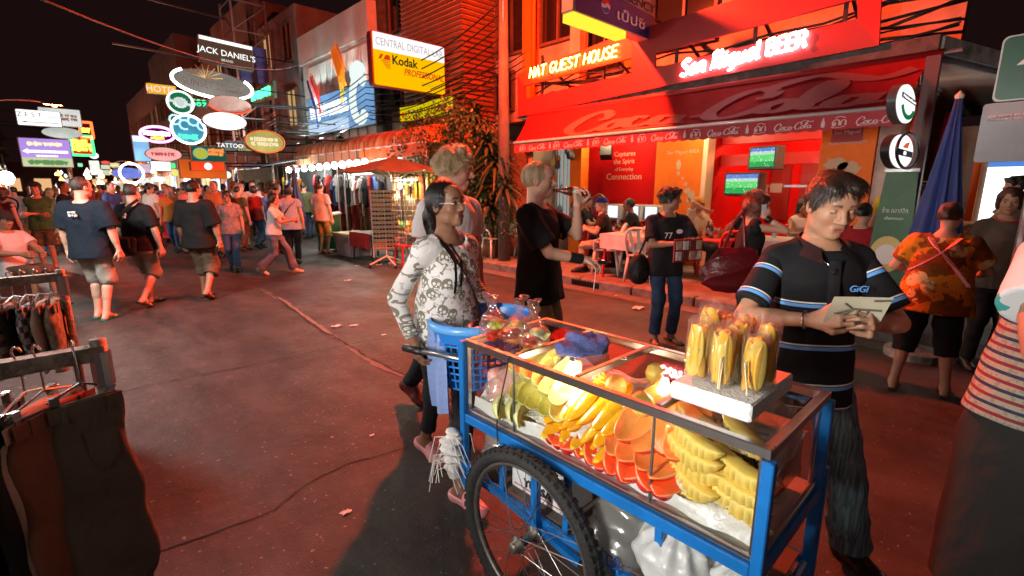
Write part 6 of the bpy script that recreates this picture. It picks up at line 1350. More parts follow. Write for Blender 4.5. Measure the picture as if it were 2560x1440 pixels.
def skulls(at,mt,mix,nz,N,L):
 """pale fabric printed with skulls and crossed bones in scattered cells"""
 c = (.82,.79,.77); cv = N('ShaderNodeCombineXYZ'); x = mt('MULTIPLY',mt('ARCTAN2',at('hx'),mt('ADD',at('hy'),.02)),.17); L(x,cv.inputs[0]); L(at('hz'),cv.inputs[1])
 def cell(scale,rnd_,col,which):
  nonlocal c
  v = N('ShaderNodeTexVoronoi'); v.voronoi_dimensions = '2D'; v.inputs['Scale'].default_value = scale; v.inputs['Randomness'].default_value = rnd_
  mp = N('ShaderNodeMapping'); mp.inputs['Location'].default_value = (which*.37,which*.21,0); L(cv.outputs[0],mp.inputs[0]); L(mp.outputs[0],v.inputs['Vector'])
  sb = N('ShaderNodeVectorMath'); sb.operation = 'SUBTRACT'; L(mp.outputs[0],sb.inputs[0]); L(v.outputs['Position'],sb.inputs[1]); sc = N('ShaderNodeVectorMath'); sc.operation = 'SCALE'; L(sb.outputs[0],sc.inputs[0]); sc.inputs['Scale'].default_value = scale
  sp = N('ShaderNodeSeparateColor'); L(v.outputs['Color'],sp.inputs[0]); rt = N('ShaderNodeVectorRotate'); rt.rotation_type = 'Z_AXIS'; L(sc.outputs[0],rt.inputs['Vector']); L(mt('MULTIPLY_ADD',sp.outputs[0],3.6 if which % 2 else 1.4,-.7),rt.inputs['Angle']); s2 = N('ShaderNodeSeparateXYZ'); L(rt.outputs[0],s2.inputs[0]); X_,Y_ = s2.outputs[0],s2.outputs[1]
  def disc(cx,cy_,rx,ry): return mt('LESS_THAN',mt('ADD',mt('POWER',mt('DIVIDE',mt('SUBTRACT',X_,cx),rx),2),mt('POWER',mt('DIVIDE',mt('SUBTRACT',Y_,cy_),ry),2)),1)
  def orr(*a):
   o = a[0]
   for b_ in a[1:]: o = mt('MAXIMUM',o,b_)
   return o
  ax = mt('ABSOLUTE',X_)
  def discm(cx,cy_,rx,ry): return mt('LESS_THAN',mt('ADD',mt('POWER',mt('DIVIDE',mt('SUBTRACT',ax,cx),rx),2),mt('POWER',mt('DIVIDE',mt('SUBTRACT',Y_,cy_),ry),2)),1)
  if which % 2 == 0:
   full = orr(disc(0,.08,.33,.28),disc(0,-.2,.2,.17)); hole = orr(discm(.13,.02,.095,.1),disc(0,-.13,.045,.06),mt('MULTIPLY',mt('LESS_THAN',mt('ABSOLUTE',mt('SUBTRACT',Y_,-.27)),.035),mt('LESS_THAN',ax,.15))); f = mt('SUBTRACT',full,mt('MULTIPLY',hole,full))
  else:
   f = orr(mt('MULTIPLY',mt('LESS_THAN',mt('ABSOLUTE',Y_),.055),mt('LESS_THAN',ax,.36)),discm(.36,.07,.085,.085),discm(.36,-.07,.085,.085))
  c = mix(f,c,col)
 cell(19,.9,(.55,.52,.5),3); cell(15,.85,(.27,.25,.19),1); cell(11.5,.75,(.24,.22,.165),2)
 return mix(mt('MULTIPLY',mt('GREATER_THAN',nz(8),.6),.25),c,(.7,.5,.48))
gold = mat('gold_metal',(.75,.5,.18),.25,1.); silver = mat('silver_metal',(.7,.7,.7),.2,1.)
def ring_on(t,name,c,ax,r,w,m_): MB().tube([Vector(tuple(c))+(lambda u,v: u*math.cos(a*.349)+v*math.sin(a*.349))(*[x*r for x in (lambda d: (d.orthogonal().normalized(),d.cross(d.orthogonal().normalized())))(Vector(tuple(ax)).normalized())]) for a in range(18)],w,6,True).build(name,m_,t,smooth=True)
def cuff(t,rig,i,f0,f1,r,m_,name): a = rig.el[i]+(rig.wr[i]-rig.el[i])*f0; b_ = rig.el[i]+(rig.wr[i]-rig.el[i])*f1; fmesh(name,field([p_cone(a,b_,r,r,.001)],.006),m_,t)
def crown_cap(t,rig,m_,name='cap',brim=True):
 k = rig.k; W = lambda x,y,z: rig.hc+rig.Rh@(V3(x,y,z)*k)
 P = [p_ell(W(0,-.015,.05),V3(.098,.118,.1)*k,rig.Rh)]
 if brim: P.append(p_ell(W(0,.11,.045),V3(.065,.065,.008)*k,rig.Rh,.008))
 fmesh(name,field(P,.009,lambda Q: (.042*k-((Q-rig.hc)@rig.Rh)[:,2])),m_,t)
# ---------------------------------------------------------------- fruit vendor
A = At(1.43,2.0,132)
rig = Rig(1.66,True,.92,lean=.05,head=(R(6),R(-5),R(4)),lh=A.L((1.72,1.95,.95)),rh=A.L((1.2,1.95,.885)),rpole=(.3,-1,-.2),lpole=(-.3,-.8,-.2),lf=A.L((1.34,1.80,0)),rf=A.L((1.47,2.32,0)),rfp=.25,shw=1.05)
t = person('young woman pushing the fruit cart, white jacket with skull print, glasses and ponytail',A.r,A.rz,rig,DARK[:0]+(.26,.125,.07),('pony',BLACKH),2,bare=('head','feet'),hands={1: dict(d=(0,.35,-1),palm=(-.9,.3,-.1),curl=.55),0: dict(curl=.6)},lips=(.4,.06,.06))
jk = attr_mat('skull_jacket',skulls)
tee(t,rig,jk,2,hem=-.09,sleeve=1.9,loose=.13,grow=.02,name='jacket',seed=5,collar=.475,sr=(.062,.07)); tee(t,rig,cloth('white_under',(.7,.66,.64)),2,hem=-.05,sleeve=0,loose=.02,grow=.004,name='undershirt',collar=.455)
trousers(t,rig,cloth('black_leggings',(.016,.017,.02),.7),2,.86,r=(.09,.066,.058,.047),seed=6); shoes(t,rig,mat('pink_rubber',(.8,.32,.34),.45),2,'clog','clog')
k = rig.k; BL = lambda x,y,z: rig.pel+rig.RT@(V3(x,y,z)*k)
bs_ = cloth('black_strap',(.01,.01,.011),.6)
strap(t,rig,[BL(.09,-.05,.5),BL(.085,.05,.49),BL(.05,.135,.4),BL(-.02,.158,.28),BL(-.08,.15,.16),BL(-.15,.12,.03)],.028,bs_,'bag_strap')
for x0 in (.08,.045): MB().grid(lambda u,v: tuple(BL(x0+.018*(u-.5)+.02*(x0-.06)*v*20*.3+.004*math.sin(v*7),.075+.085*min(1,v*3)-.002,.485-.21*v-.03*(x0 > .06)*v)),3,10).build('ribbon',bs_,t)
W = lambda x,y,z: rig.hc+rig.Rh@(V3(x,y,z)*k)
for sx in (-1,1):
 MB().tube([tuple(W(sx*.033+.02*math.cos(a*.45),.101+.0-.006*abs(math.cos(a*.45))*(1 if (sx*math.cos(a*.45) > 0) else 0),.006+.0125*math.sin(a*.45))) for a in range(14)],.0013,5,True).build('spectacle_rim',silver,t,smooth=True)
 MB().tube([tuple(W(sx*.053,.094,.01)),tuple(W(sx*.075,.03,.014)),tuple(W(sx*.08,-.01,.012))],.0013,5).build('spectacle_arm',silver,t)
 MB().lathe([(0,-.004),(.004,0),(0,.004)],8,tuple(W(sx*.084,.0,-.034))).build('earring',silver,t)
MB().tube([tuple(W(-.012,.106,.01)),tuple(W(.012,.106,.01))],.0013,5).build('spectacle_bridge',silver,t)
# ---------------------------------------------------------------- tall man with curly blond hair
A = At(1.98,2.72,128); rig = Rig(1.87,lean=.06,head=(R(42),R(4),0),rf=A.L((1.82,3.05,.02)),rfp=.4,lf=A.L((1.95,2.6,0)))
t = person('tall man with curly blond hair and white t-shirt behind the vendor',A.r,A.rz,rig,(.62,.3,.22),('curly',BLONDH),2,bare=('head','arms'),hands={0: dict(curl=.9),1: dict(curl=.6)},nose=1.06)
tee(t,rig,cloth('white_tee',(.75,.73,.72)),1,seed=8); trousers(t,rig,cloth('dark_jeans_a',(.02,.022,.03)),1,.98); shoes(t,rig,cloth('dark_red_shoe',(.1,.02,.015),.5),1)
wr = A.W(rig.wr[0]+nrm(rig.wr[0]-rig.el[0])*.08)
amber = mat('amber_glass',(.12,.02,.004),.06,spec=.8,coat=.5)
def bottle(loc,ax,label,m_=None,cap=False,lab=None):
 t_ = thing('beer_bottle',label,'bottle',loc); pr = [(.0,0),(.03,.002),(.0315,.01),(.0315,.13),(.026,.155),(.0145,.185),(.0125,.23),(.0145,.233),(.0145,.243),(.011,.245)]
 MB().lathe(pr,18,(0,0,0),ax).build('glass',m_ or amber,t_,smooth=True)
 MB().lathe([(.0322,.04),(.0322,.105)],18,(0,0,0),ax).build('label',lab or mat('bottle_label',(.6,.62,.55),.5,var=.5,vs=50,col2=(.02,.12,.06)),t_,smooth=True); MB().lathe([(.0135,.205),(.0153,.21),(.0153,.225),(.0135,.228)],14,(0,0,0),ax).build('foil',silver,t_); return t_
bottle(tuple(onZ(1197,800,.98)*0+V3(*(onX(1197,815,1.78)))),(.1,.1,1),'amber beer bottle held low behind the vendor')
# ---------------------------------------------------------------- blond man drinking
A = At(2.56,2.41,112); mouthz = 0
rig = Rig(1.80,head=(R(14),R(-2),0),lean=-.04,fat=1.06,lh=None,rh=None)
W = lambda x,y,z: rig.hc+rig.Rh@(V3(x,y,z)*rig.k)
mouth = W(0,.1,-.063); bd = rig.Rh@nrm(V3(-.06,1,-.10)); hold = mouth+bd*.19+V3(0,0,-.035)
rig = Rig(1.80,head=(R(14),R(-2),0),lean=-.04,fat=1.06,lh=tuple(hold-nrm(bd*.2+V3(0,0,1))*.07),lpole=(-.5,.2,-1),rh=tuple(rig.pel+rig.RT@V3(.02,.34,.14)),rpole=(.7,-.7,-.3))
t = person('blond man in black t-shirt drinking from a beer bottle',A.r,A.rz,rig,(.62,.36,.25),('short',(.55,.42,.24)),2,bare=('head','arms'),hands={0: dict(d=tuple(nrm(bd*.1+V3(0,0,1))),palm=tuple(nrm(rig.Rh@V3(.6,.6,0))),curl=.85),1: dict(palm=(-.3,.2,-1),curl=.55)},nose=1.05,jaw=1.03)
tee(t,rig,cloth('black_tee',(.011,.011,.012)),2,seed=11,hem=-.17,sleeve=.78,sr=(.07,.086)); trousers(t,rig,cloth('khaki',(.3,.25,.18)),1,.97,seed=12); shoes(t,rig,cloth('trainer_grey',(.12,.12,.12)),1)
cuff(t,rig,1,.62,.96,.037,cloth('wristband',(.012,.012,.012),.9),'wristband')
bottle(tuple(A.W(mouth+bd*.245)),tuple(A.M.T@(-bd)),'amber beer bottle held to the mouth of the blond man')
ph = A.W(rig.wr[1]+nrm(rig.wr[1]-rig.el[1])*.12); c_ = thing('camera_phone','small dark camera held by the blond man with white wrist loop','camera',tuple(ph),A.rz+.4); MB().box((0,0,0),(.05,.09,.026),None,.008).build('body',mat('dark_plastic',(.02,.018,.018),.25),c_); MB().lathe([(0,0),(.016,0),(.016,.012),(.01,.014),(0,.012)],14,(0,.0,.013)).build('lens',mat('lens_red',(.25,.05,.04),.1),c_); MB().tube(crom([(0,-.02,-.01),(.012,-.025,-.1),(.006,-.03,-.2),(-.012,-.03,-.2),(-.008,-.02,-.1),(0,-.018,-.01)],5),.0028,5).build('wrist_loop',mat('white_cord',(.7,.7,.68),.7),c_,smooth=True)
pl = rig.pel+rig.RT@V3(-.055,.158,.30); MB().lathe([(0,.0),(.018,.0),(.018,.003),(0,.003)],14,tuple(pl),(0,1,0)).build('chest_badge',mat('badge_red',(.4,.05,.03),.6),t)
# ---------------------------------------------------------------- street seller with display board
A = At(4.62,2.54,172); rig = Rig(1.62,head=(R(62),R(-2),0),rh=(.06,.3,1.08),lh=(-.14,.34,1.0),lf=(-.1,.02,0),rf=(.1,.06,0),rfy=-.25,lfy=.2)
t = person('young street seller in black t-shirt and jeans looking over his shoulder',A.r,A.rz,rig,BROWN,('messy',BLACKH),2,bare=('head','arms','feet'),hands={0: dict(curl=.6),1: dict(d=(-.6,.8,.1),palm=(-.2,-.4,1),curl=.4)})
tee(t,rig,cloth('black_tee2',(.013,.012,.013)),1,seed=14,hem=-.2,sleeve=.8,sr=(.066,.08)); trousers(t,rig,cloth('blue_jeans',(.03,.06,.12),var=.5,vs=5),1,.96,seed=15,r=(.09,.075,.068,.066)); shoes(t,rig,cloth('brown_sandal',(.05,.025,.015),.6),1,'flip')
text('77',.06,tuple(rig.pel+rig.RT@V3(.055,.152,.27)),((-1,0,0),(0,0,1),(0,1,0)),mat('print_white',(.6,.58,.55),.7),t,'shirt_print'); plate(oval(.07,.045,16),tuple(rig.pel+rig.RT@V3(-.06,.152,.31)),((-1,0,0),(0,0,1),(0,1,0)),.002,mat('print_white',0),t,'shirt_badge')
db = thing('display_board','red board of small packets held out by the street seller','display board',tuple(A.W((-.02,.42,1.03))),A.rz+.25); MB().box((0,0,0),(.34,.018,.22),None,.003).build('board',mat('board_red',(.25,.01,.012),.5),db)
for i in range(4):
 for j in range(2): MB().box((-.12+.08*i,.013,-.05+.1*j),(.062,.012,.082),None,.002).build('packet',mat('packet%d' % ((i+j) % 3),[(.6,.55,.5),(.45,.3,.2),(.12,.03,.03)][(i+j) % 3],.5,var=.5,vs=40),db)
bg_ = thing('backpack','black backpack slung at the side of the street seller','bag',tuple(A.W((.27,-.04,.62))),A.rz); fmesh('pack',field([p_ell((0,0,.16),(.11,.1,.17)),p_ell((0,.05,.1),(.09,.06,.1))],.011,None,wrinkle(.005,4)),cloth('black_nylon',(.01,.01,.011),.5),bg_); MB().tube(crom([(0,0,.32),(-.08,.03,.55),(-.16,.06,.75)],5),.012,6).build('shoulder_strap',bs_,bg_); MB().b2((-.05,.1,.08),(.05,.115,.15)).build('front_pocket',cloth('black_nylon2',(.014,.014,.015),.5),bg_)
# ---------------------------------------------------------------- woman with red hair and big bag
A = At(4.95,1.86,100); rig = Rig(1.58,True,1.05,lean=.08,head=(R(-4),R(6),0),lf=(-.08,.16,0),rf=(.08,-.22,0),rfp=.4,rh=None)
er = rig.hc+rig.Rh@V3(.085,.03,-.04); rig = Rig(1.58,True,1.05,lean=.08,head=(R(-4),R(6),0),lf=(-.08,.16,0),rf=(.08,-.22,0),rfp=.4,rh=tuple(er+V3(.02,.02,-.07)),rpole=(.5,.6,-1))
t = person('woman with wavy red hair in black sleeveless top talking on a phone',A.r,A.rz,rig,(.58,.32,.22),('wild',REDH),2,bare=('head','arms'),hands={1: dict(d=(-.1,.1,1),palm=(-1,0,.1),curl=.7)})
tee(t,rig,cloth('black_top',(.01,.01,.011)),1,seed=17,sleeve=0,hem=-.12,loose=.06,collar=.44); trousers(t,rig,cloth('black_jeans',(.014,.014,.017),.55,var=.5,vs=8),1,.97,seed=18,r=(.094,.07,.062,.056)); shoes(t,rig,cloth('black_shoe',(.01,.01,.01),.5),1)
cuff(t,rig,1,.78,.95,.034,mat('dark_bangles',(.05,.03,.02),.3,.5),'bracelets')
p_ = thing('mobile_phone','small phone held to the ear of the red haired woman','phone',tuple(A.W(er+V3(.02,.01,0))),A.rz); MB().box((0,0,0),(.016,.045,.1),None,.005).build('body',mat('phone_silver',(.4,.4,.4),.3),p_); MB().box((-.009,0,.02),(.003,.035,.04)).build('screen',mat('phone_dark',(.02,.02,.02),.1),p_)
lb = thing('shoulder_bag','large dark red leather shoulder bag on the red haired woman','bag',tuple(A.W((.2,-.16,.64))),A.rz); mrn = mat('maroon_leather',(.13,.008,.012),.32,var=.3,vs=6,bump=.3,bs=30)
fmesh('bag_body',field([p_loft((0,0,0),np.eye(3),[(0,.06,.17),(.06,.1,.26),(.2,.1,.27),(.34,.07,.23),(.42,.025,.16)],.02)],.012,None,wrinkle(.012,6,18,14)),mrn,lb)
for y_ in (-.1,.1): MB().tube(crom([(-.02,y_,.4),(-.08,y_*.4+.04,.66),(-.06,.06,.76)],5),.014,6).build('bag_handle',mrn,lb,smooth=True)
# ---------------------------------------------------------------- man in striped polo reading a leaflet
A = At(2.2,.55,186)
rig = Rig(1.69,fat=.88,shw=.92,lean=.0,head=(R(2),R(18),0),lh=(-.075,.27,1.15),rh=(.115,.26,1.155),lpole=(-.75,-.45,-.3),rpole=(.8,-.45,-.3),rf=(.12,.05,0),lf=A.L((2.36,.33,0)),rfy=-.3,lfy=.3)
t = person('dark haired man in black polo shirt with blue stripes reading a leaflet',A.r,A.rz,rig,(.40,.215,.13),('parted',(.03,.016,.01)),2,bare=('head','arms'),eyes='down',hands={0: dict(d=(.55,.65,.45),palm=(.75,-.35,-.2),curl=[.75,.8,.85,.9],thumb=.9),1: dict(d=(-.55,.65,.45),palm=(-.75,-.35,-.2),curl=[.75,.8,.85,.9],thumb=.9)},jaw=1.05,lips=(.42,.14,.1))
BLU,WHT,BLK = (.13,.36,.78),(.72,.72,.7),(.009,.0095,.011)
def st2(z): return [(z,z+.014,BLU),(z+.0175,z+.0235,WHT)]
po = attr_mat('striped_polo',bands(sum([st2(z) for z in (.262,.085,-.075,-.17)],[]),BLK)); ps = attr_mat('striped_polo_sleeve',bands(st2(.022)+st2(.145),BLK))
tee(t,rig,po,2,hem=-.2,sleeve=.80,loose=.13,seed=19,collar=.492,sr=(.058,.074),split=ps)
trousers(t,rig,attr_mat('streaked_jeans',lambda at,mt,mix,nz,N,L: (lambda mp: (L(N('ShaderNodeTexCoord').outputs['Object'],mp.inputs[0]),setattr(mp.inputs['Scale'],'default_value',(60,60,2.5)),mix(mt('MULTIPLY',mt('POWER',nz(1.6,3,mp.outputs[0]),2.2),1.6),(.025,.04,.05),(.3,.44,.48)))[2])(N('ShaderNodeMapping'))),2,.99,seed=20,r=(.096,.086,.08,.078),flare=.012); shoes(t,rig,mat('black_leather',(.012,.009,.008),.25),2)
k = rig.k; BL = lambda x,y,z: rig.pel+rig.RT@(V3(x,y,z)*k)
MB().grid(lambda u,v: (lambda a,f: tuple(BL((.074+.05*v)*math.sin(a),-.008-(.074+.045*v)*math.cos(a)+.05*f**3*(.6+v*.7),.55-.05*v-.055*f*f)))(R(-152+304*u),abs(2*u-1)),31,5).build('collar',cloth('polo_collar',(.012,.012,.014)),t,smooth=True)
MB().grid(lambda u,v: tuple(BL(-.022+.044*u,.134+.02*v+.004*math.sin(u*PI),.455-.17*v)),4,6).build('placket',cloth('polo_collar',0),t,smooth=True)
MB().tube(crom([tuple(BL(-.058,.03,.5)),tuple(BL(-.035,.1,.455)),tuple(BL(0,.128,.43)),tuple(BL(.035,.1,.455)),tuple(BL(.058,.03,.5))],5),.0018,5).build('necklace',silver,t,smooth=True); MB().lathe([(0,-.005),(.011,-.003),(.013,0),(.011,.003),(0,.005)],14,tuple(BL(0,.142,.412)),(0,1,0)).build('pendant',mat('pendant_black',(.02,.02,.025),.15,.5),t,smooth=True)
ring_on(t,'bracelet',rig.el[1]*.12+rig.wr[1]*.88,rig.wr[1]-rig.el[1],.032,.0035,silver); text('GiGi',.024,tuple(BL(-.085,.158,.352)),((-1,0,0),(0,0,1),(0,1,0)),mat('stitch_blue',(.13,.36,.78),.7),t,'embroidery',shear=.2)
lf_ = thing('leaflet','cream leaflet with a small street map held by the man in polo shirt','leaflet',tuple(A.W((.02,.335,1.22))),A.rz); MB().grid(lambda u,v: (-.092+.184*u,.05*(v-.5)-.004*math.sin(u*PI),-.055+.1*v),9,5).build('sheet',mat('cream_paper',(.62,.58,.42),.6),lf_)
for q in ([(-.07,-.02),(-.02,.0),(.07,-.005)],[(-.05,.02),(-.02,0),(-.05,-.03)],[(.0,0),(.0,-.03)],[(.03,-.003),(.03,-.03)],[(.035,.032),(.085,.035)]): MB().tube([(-a,.05*((b+.055)/.1-.5)+.004,b) for a,b in q],.0035,4).build('map_line',mat('map_ink',(.16,.15,.11),.7),lf_)
# ---------------------------------------------------------------- woman in flowered apron, seen from behind
def floral(at,mt,mix,nz,N,L):
 v = N('ShaderNodeTexVoronoi'); v.inputs['Scale'].default_value = 7; tc = N('ShaderNodeTexCoord'); L(tc.outputs['Object'],v.inputs[0]); n = nz(9,4); c = mix(mt('GREATER_THAN',nz(4.5,3),.52),(.62,.2,.012),(.22,.06,.008))
 c = mix(mt('MULTIPLY',mt('LESS_THAN',mt('ADD',v.outputs['Distance'],mt('MULTIPLY',n,.25)),.46),mt('GREATER_THAN',nz(2.2,1),.47)),c,(.72,.5,.22)); return mix(mt('MULTIPLY',mt('GREATER_THAN',nz(26,2),.6),.6),c,(.1,.035,.008))
A = At(4.86,.40,40); rig = Rig(1.52,True,1.3,lean=.05,head=(R(-25),R(5),0),lf=(-.16,.0,0),rf=(.16,.06,0),lh=(-.2,.3,.95),rh=(.2,.3,.95))
t = person('stout woman from behind in orange flowered apron and black shorts',A.r,A.rz,rig,TAN,('bun',BROWNH),1,bare=('head','arms','legs','feet'))
tee(t,rig,attr_mat('flowered_cloth',floral),1,seed=22,hem=-.28,sleeve=.7,loose=.16,grow=.02,name='apron_top',sr=(.075,.085)); trousers(t,rig,cloth('black_shorts',(.01,.01,.011)),1,.66,seed=23,r=(.1,.085,.08,.085)); shoes(t,rig,cloth('brown_flip',(.06,.03,.02),.6),1,'flip')
pk_ = attr_mat('pink_check',lambda at,mt,mix,nz,N,L: (lambda ck: (setattr(ck.inputs['Scale'],'default_value',90),setattr(ck.inputs[1],'default_value',(.7,.06,.1,1)),setattr(ck.inputs[2],'default_value',(.75,.5,.48,1)),L(N('ShaderNodeTexCoord').outputs['Object'],ck.inputs[0]),ck.outputs[0])[4])(N('ShaderNodeTexChecker')))
k = rig.k; BL = lambda x,y,z: rig.pel+rig.RT@(V3(x,y,z)*k)
strap(t,rig,[BL(-.1,-.07,.49),BL(-.04,-.175,.4),BL(.08,-.195,.26),BL(.2,-.15,.1)],.034,pk_,'apron_strap',.01); strap(t,rig,[BL(.1,-.07,.49),BL(.02,-.18,.4),BL(-.1,-.195,.28),BL(-.2,-.15,.2)],.034,pk_,'apron_strap',.01)
# ---------------------------------------------------------------- woman facing left at the right edge, and dark figure by the booth
A = At(6.0,.12,205,0.); rig = Rig(1.62,True,1.05,head=(R(-20),R(4),0)); t = person('woman with cropped brown hair in grey blouse standing under the blue parasol',A.r,A.rz,rig,(.5,.27,.17),('bob',(.06,.02,.012)),1,bare=('head','arms')); tee(t,rig,cloth('grey_blouse',(.16,.13,.1),var=.3),1,seed=25,sleeve=.7); trousers(t,rig,cloth('dark_slacks',(.02,.02,.02)),1,.97); shoes(t,rig,black_m,1); ring_on(t,'necklace',rig.neck+V3(0,.03,.0),(0,.3,1),.075,.008,mat('coral_beads',(.5,.05,.03),.4))
A = At(8.3,.14,-50,.13); rig = Rig(1.62,head=(R(10),0,0),lh=(-.1,.35,1.05),rh=(.12,.35,1.0)); t = person('person with black hair and beige top silhouetted against the bright booth',A.r,A.rz,rig,TAN,('messy',BLACKH),1,bare=('head','arms')); tee(t,rig,cloth('beige_tee',(.3,.24,.19)),1,seed=26); trousers(t,rig,cloth('dark_slacks',0),1,.97); shoes(t,rig,black_m,1)
# ---------------------------------------------------------------- vendor with striped vest cut by the right edge
A = At(2.585,-.14,165); _w = A.L(_C+ray(2600,985)*1.4); rig = Rig(1.76,True,1.08,lean=.04,head=(R(0),R(8),0),rh=_w,rpole=tuple(A.M@(-_RT)+V3(0,0,-.25)),lh=_w+V3(-.2,.05,0))
t = person('woman at the right edge in striped woven vest over pale green sleeves and dark skirt',A.r,A.rz,rig,(.34,.18,.11),('bun',BLACKH),2,bare=('head','arms','feet'))
vest = attr_mat('woven_vest',stripes_rep(.06,[(0,.2,(.2,.02,.03)),(.5,.7,(.02,.03,.07))],(.32,.27,.2))); slv = attr_mat('teal_sleeve',lambda at,mt,mix,nz,N,L: mix(mt('MULTIPLY',mt('GREATER_THAN',nz(11,3),.56),mt('LESS_THAN',at('hz'),.14)),(.62,.66,.66),(.06,.36,.34)))
tee(t,rig,vest,2,seed=27,sleeve=.85,hem=-.22,loose=.12,grow=.02,name='vest',sr=(.085,.105),split=slv); skirt(t,rig,cloth('charcoal_skirt',(.022,.02,.018)),1,.06,.24,top=.0); shoes(t,rig,black_m,1,'flip')
# ================================================================ walkers further down the street
def walker(label,foot,head,a,skin,hairs,top,bottom,near=1,fem=False,fat=1.,blen=.97,sleeve=.62,hem=-.13,step=.0,shoe=('shoe',(.02,.02,.02)),z=0.,group='people walking in the street',hd=(0,0,0),lh=None,rh=None,lean=0.,skirt_=None,h=None,loose=.12,tname='shirt',extra=None,seed=0,rr=(.092,.076,.066,.058),bare=('head','arms','legs','feet'),flare=0.,sr=(.066,.074)):
 g = onZ(*foot,z)
 if h is None:
  lo,hi = .5,3.
  for _ in range(40):
   m_ = (lo+hi)/2; d = V3(g[0],g[1],m_)-_C; hi,lo = (hi,m_) if 720-_f*(d@_UP)/(d@_FW) > head[1] else (m_,lo)
  h = (lo+hi)/2-z
 A_ = At(g[0],g[1],a,z); s_ = step*h/1.75
 rg = Rig(h,fem,fat,lean,0,0,hd,lh=lh,rh=rh,lf=(-.085*h/1.75,s_*.5,0),rf=(.085*h/1.75,-s_*.5,0),rfp=.45 if step > .15 else 0,pel=(0,0,(.945-.12*step*step)*h/1.75))
 t_ = person(label,A_.r,A_.rz,rg,skin,hairs,near,group,bare=bare)
 tm = top if not isinstance(top,tuple) else cloth('top_%d_%d_%d' % tuple(int(c*250) for c in top),top); bm = bottom if not isinstance(bottom,tuple) else cloth('leg_%d_%d_%d' % tuple(int(c*250) for c in bottom),bottom)
 tee(t_,rg,tm,near,hem=hem,sleeve=sleeve,loose=loose,seed=seed,name=tname,sr=sr)
 if skirt_: skirt(t_,rg,bm,near,*skirt_)
 else: trousers(t_,rg,bm,near,blen,seed=seed+1,r=rr,name='shorts' if blen < .75 else 'trousers',flare=flare)
 if shoe: shoes(t_,rg,cloth('shoe_%d_%d_%d' % tuple(int(c*250) for c in shoe[1]),shoe[1],.5),near,shoe[0])
 if extra: extra(t_,rg,A_)
 return t_,rg,A_
def back_print(seed,c=(.6,.6,.58)):
 def f(t_,rg,A_): strokes(scrib(.09,.07,seed,2),tuple(rg.pel+rg.RT@V3(0,-.15*rg.fat-.012,.37)*rg.k),((1,0,0),(0,0,1),(0,-1,0)),.006,mat('print_white',c,.7),t_,'back_print')
 return f
navy = cloth('navy_tee',(.008,.014,.024)); shorts_k = cloth('stone_shorts',(.36,.33,.28),var=.15,vs=4)
walker('heavy man from behind in navy t-shirt, stone cargo shorts and green flip flops',(258,797),(230,440),-6,PALE,('crop',(.07,.05,.04)),navy,shorts_k,2,fat=1.18,blen=.53,shoe=('flip',(.02,.2,.16)),hem=-.2,sleeve=.85,extra=back_print(3),seed=31,rr=(.094,.086,.06,.06),flare=.012,hd=(R(-20),0,0),step=.12,sr=(.075,.095))
t,rg,A_ = walker('man from behind in black t-shirt with a messenger bag and long khaki shorts',(372,764),(345,455),4,PALE,('crop',(.05,.04,.035)),cloth('black_tee3',(.01,.011,.013)),cloth('khaki_shorts',(.24,.22,.17)),2,fat=1.14,blen=.58,shoe=('flip',(.05,.04,.03)),hem=-.12,sleeve=.8,extra=back_print(5),step=.35,seed=33,rr=(.094,.086,.08,.085),hd=(R(12),0,0))
mbag = thing('messenger_bag','black messenger bag hanging at the back of the man in khaki shorts','bag',tuple(A_.W((-.05,-.22,.74))),A_.rz); fmesh('bag',field([p_loft((0,0,.0),np.eye(3),[(0,.17,.05),(.05,.2,.075),(.2,.2,.07),(.24,.18,.04)],.02)],.013,None,wrinkle(.006,3)),cloth('black_nylon',0),mbag); MB().b2((-.19,-.1,.1),(.19,-.07,.23),.02).build('flap',cloth('flap_nylon',(.02,.02,.022),.5),mbag); MB().tube(crom([(-.17,0,.2),(.06,.02,.55),(.2,.14,.72)],5),.02,5).build('shoulder_strap',bs_,mbag)
walker('man from behind in loose black shirt and brown checked shorts',(517,747),(495,448),-4,TAN,('short',BLACKH),cloth('black_tee4',(.01,.01,.01)),cloth('check_brown',(.14,.1,.065),var=.5,vs=30),2,blen=.68,shoe=('flip',(.03,.02,.015)),hem=-.16,sleeve=.98,step=.25,seed=35,loose=.16,rr=(.1,.095,.092,.1),hd=(R(-12),0,0),sr=(.08,.1))
wj = cloth('white_polo',(.7,.7,.7)); jl = cloth('light_jeans',(.16,.26,.42),var=.4,vs=6)
walker('woman in white top and light flared jeans striding to the right',(695,684),(690,497),78,(.5,.28,.18),('bob',BLACKH),wj,jl,1,True,1.0,blen=.98,step=.62,shoe=('shoe',(.65,.65,.62)),h=1.56,seed=37,hem=-.06,lh=(-.1,.36,1.0),rh=(.04,.34,1.02),lean=.08,rr=(.09,.07,.062,.062),flare=.04)
walker('woman in blue striped tunic and black trousers seen from behind with shoulder strap',(737,660),(742,475),-12,(.5,.28,.19),('bob',BLACKH),attr_mat('striped_tunic',stripes_rep(.03,[(0,.4,(.2,.26,.36))],(.36,.42,.5),'hx')),(.012,.012,.014),1,True,1.1,hem=-.28,sleeve=.4,h=1.66,seed=39,extra=lambda t_,rg,A_: strap(t_,rg,[rg.pel+V3(.12,-.06,.43),rg.pel+V3(0,-.16,.3),rg.pel+V3(-.17,-.1,.05)],.03,bs_,'bag_strap'),lh=(-.15,-.2,.95))
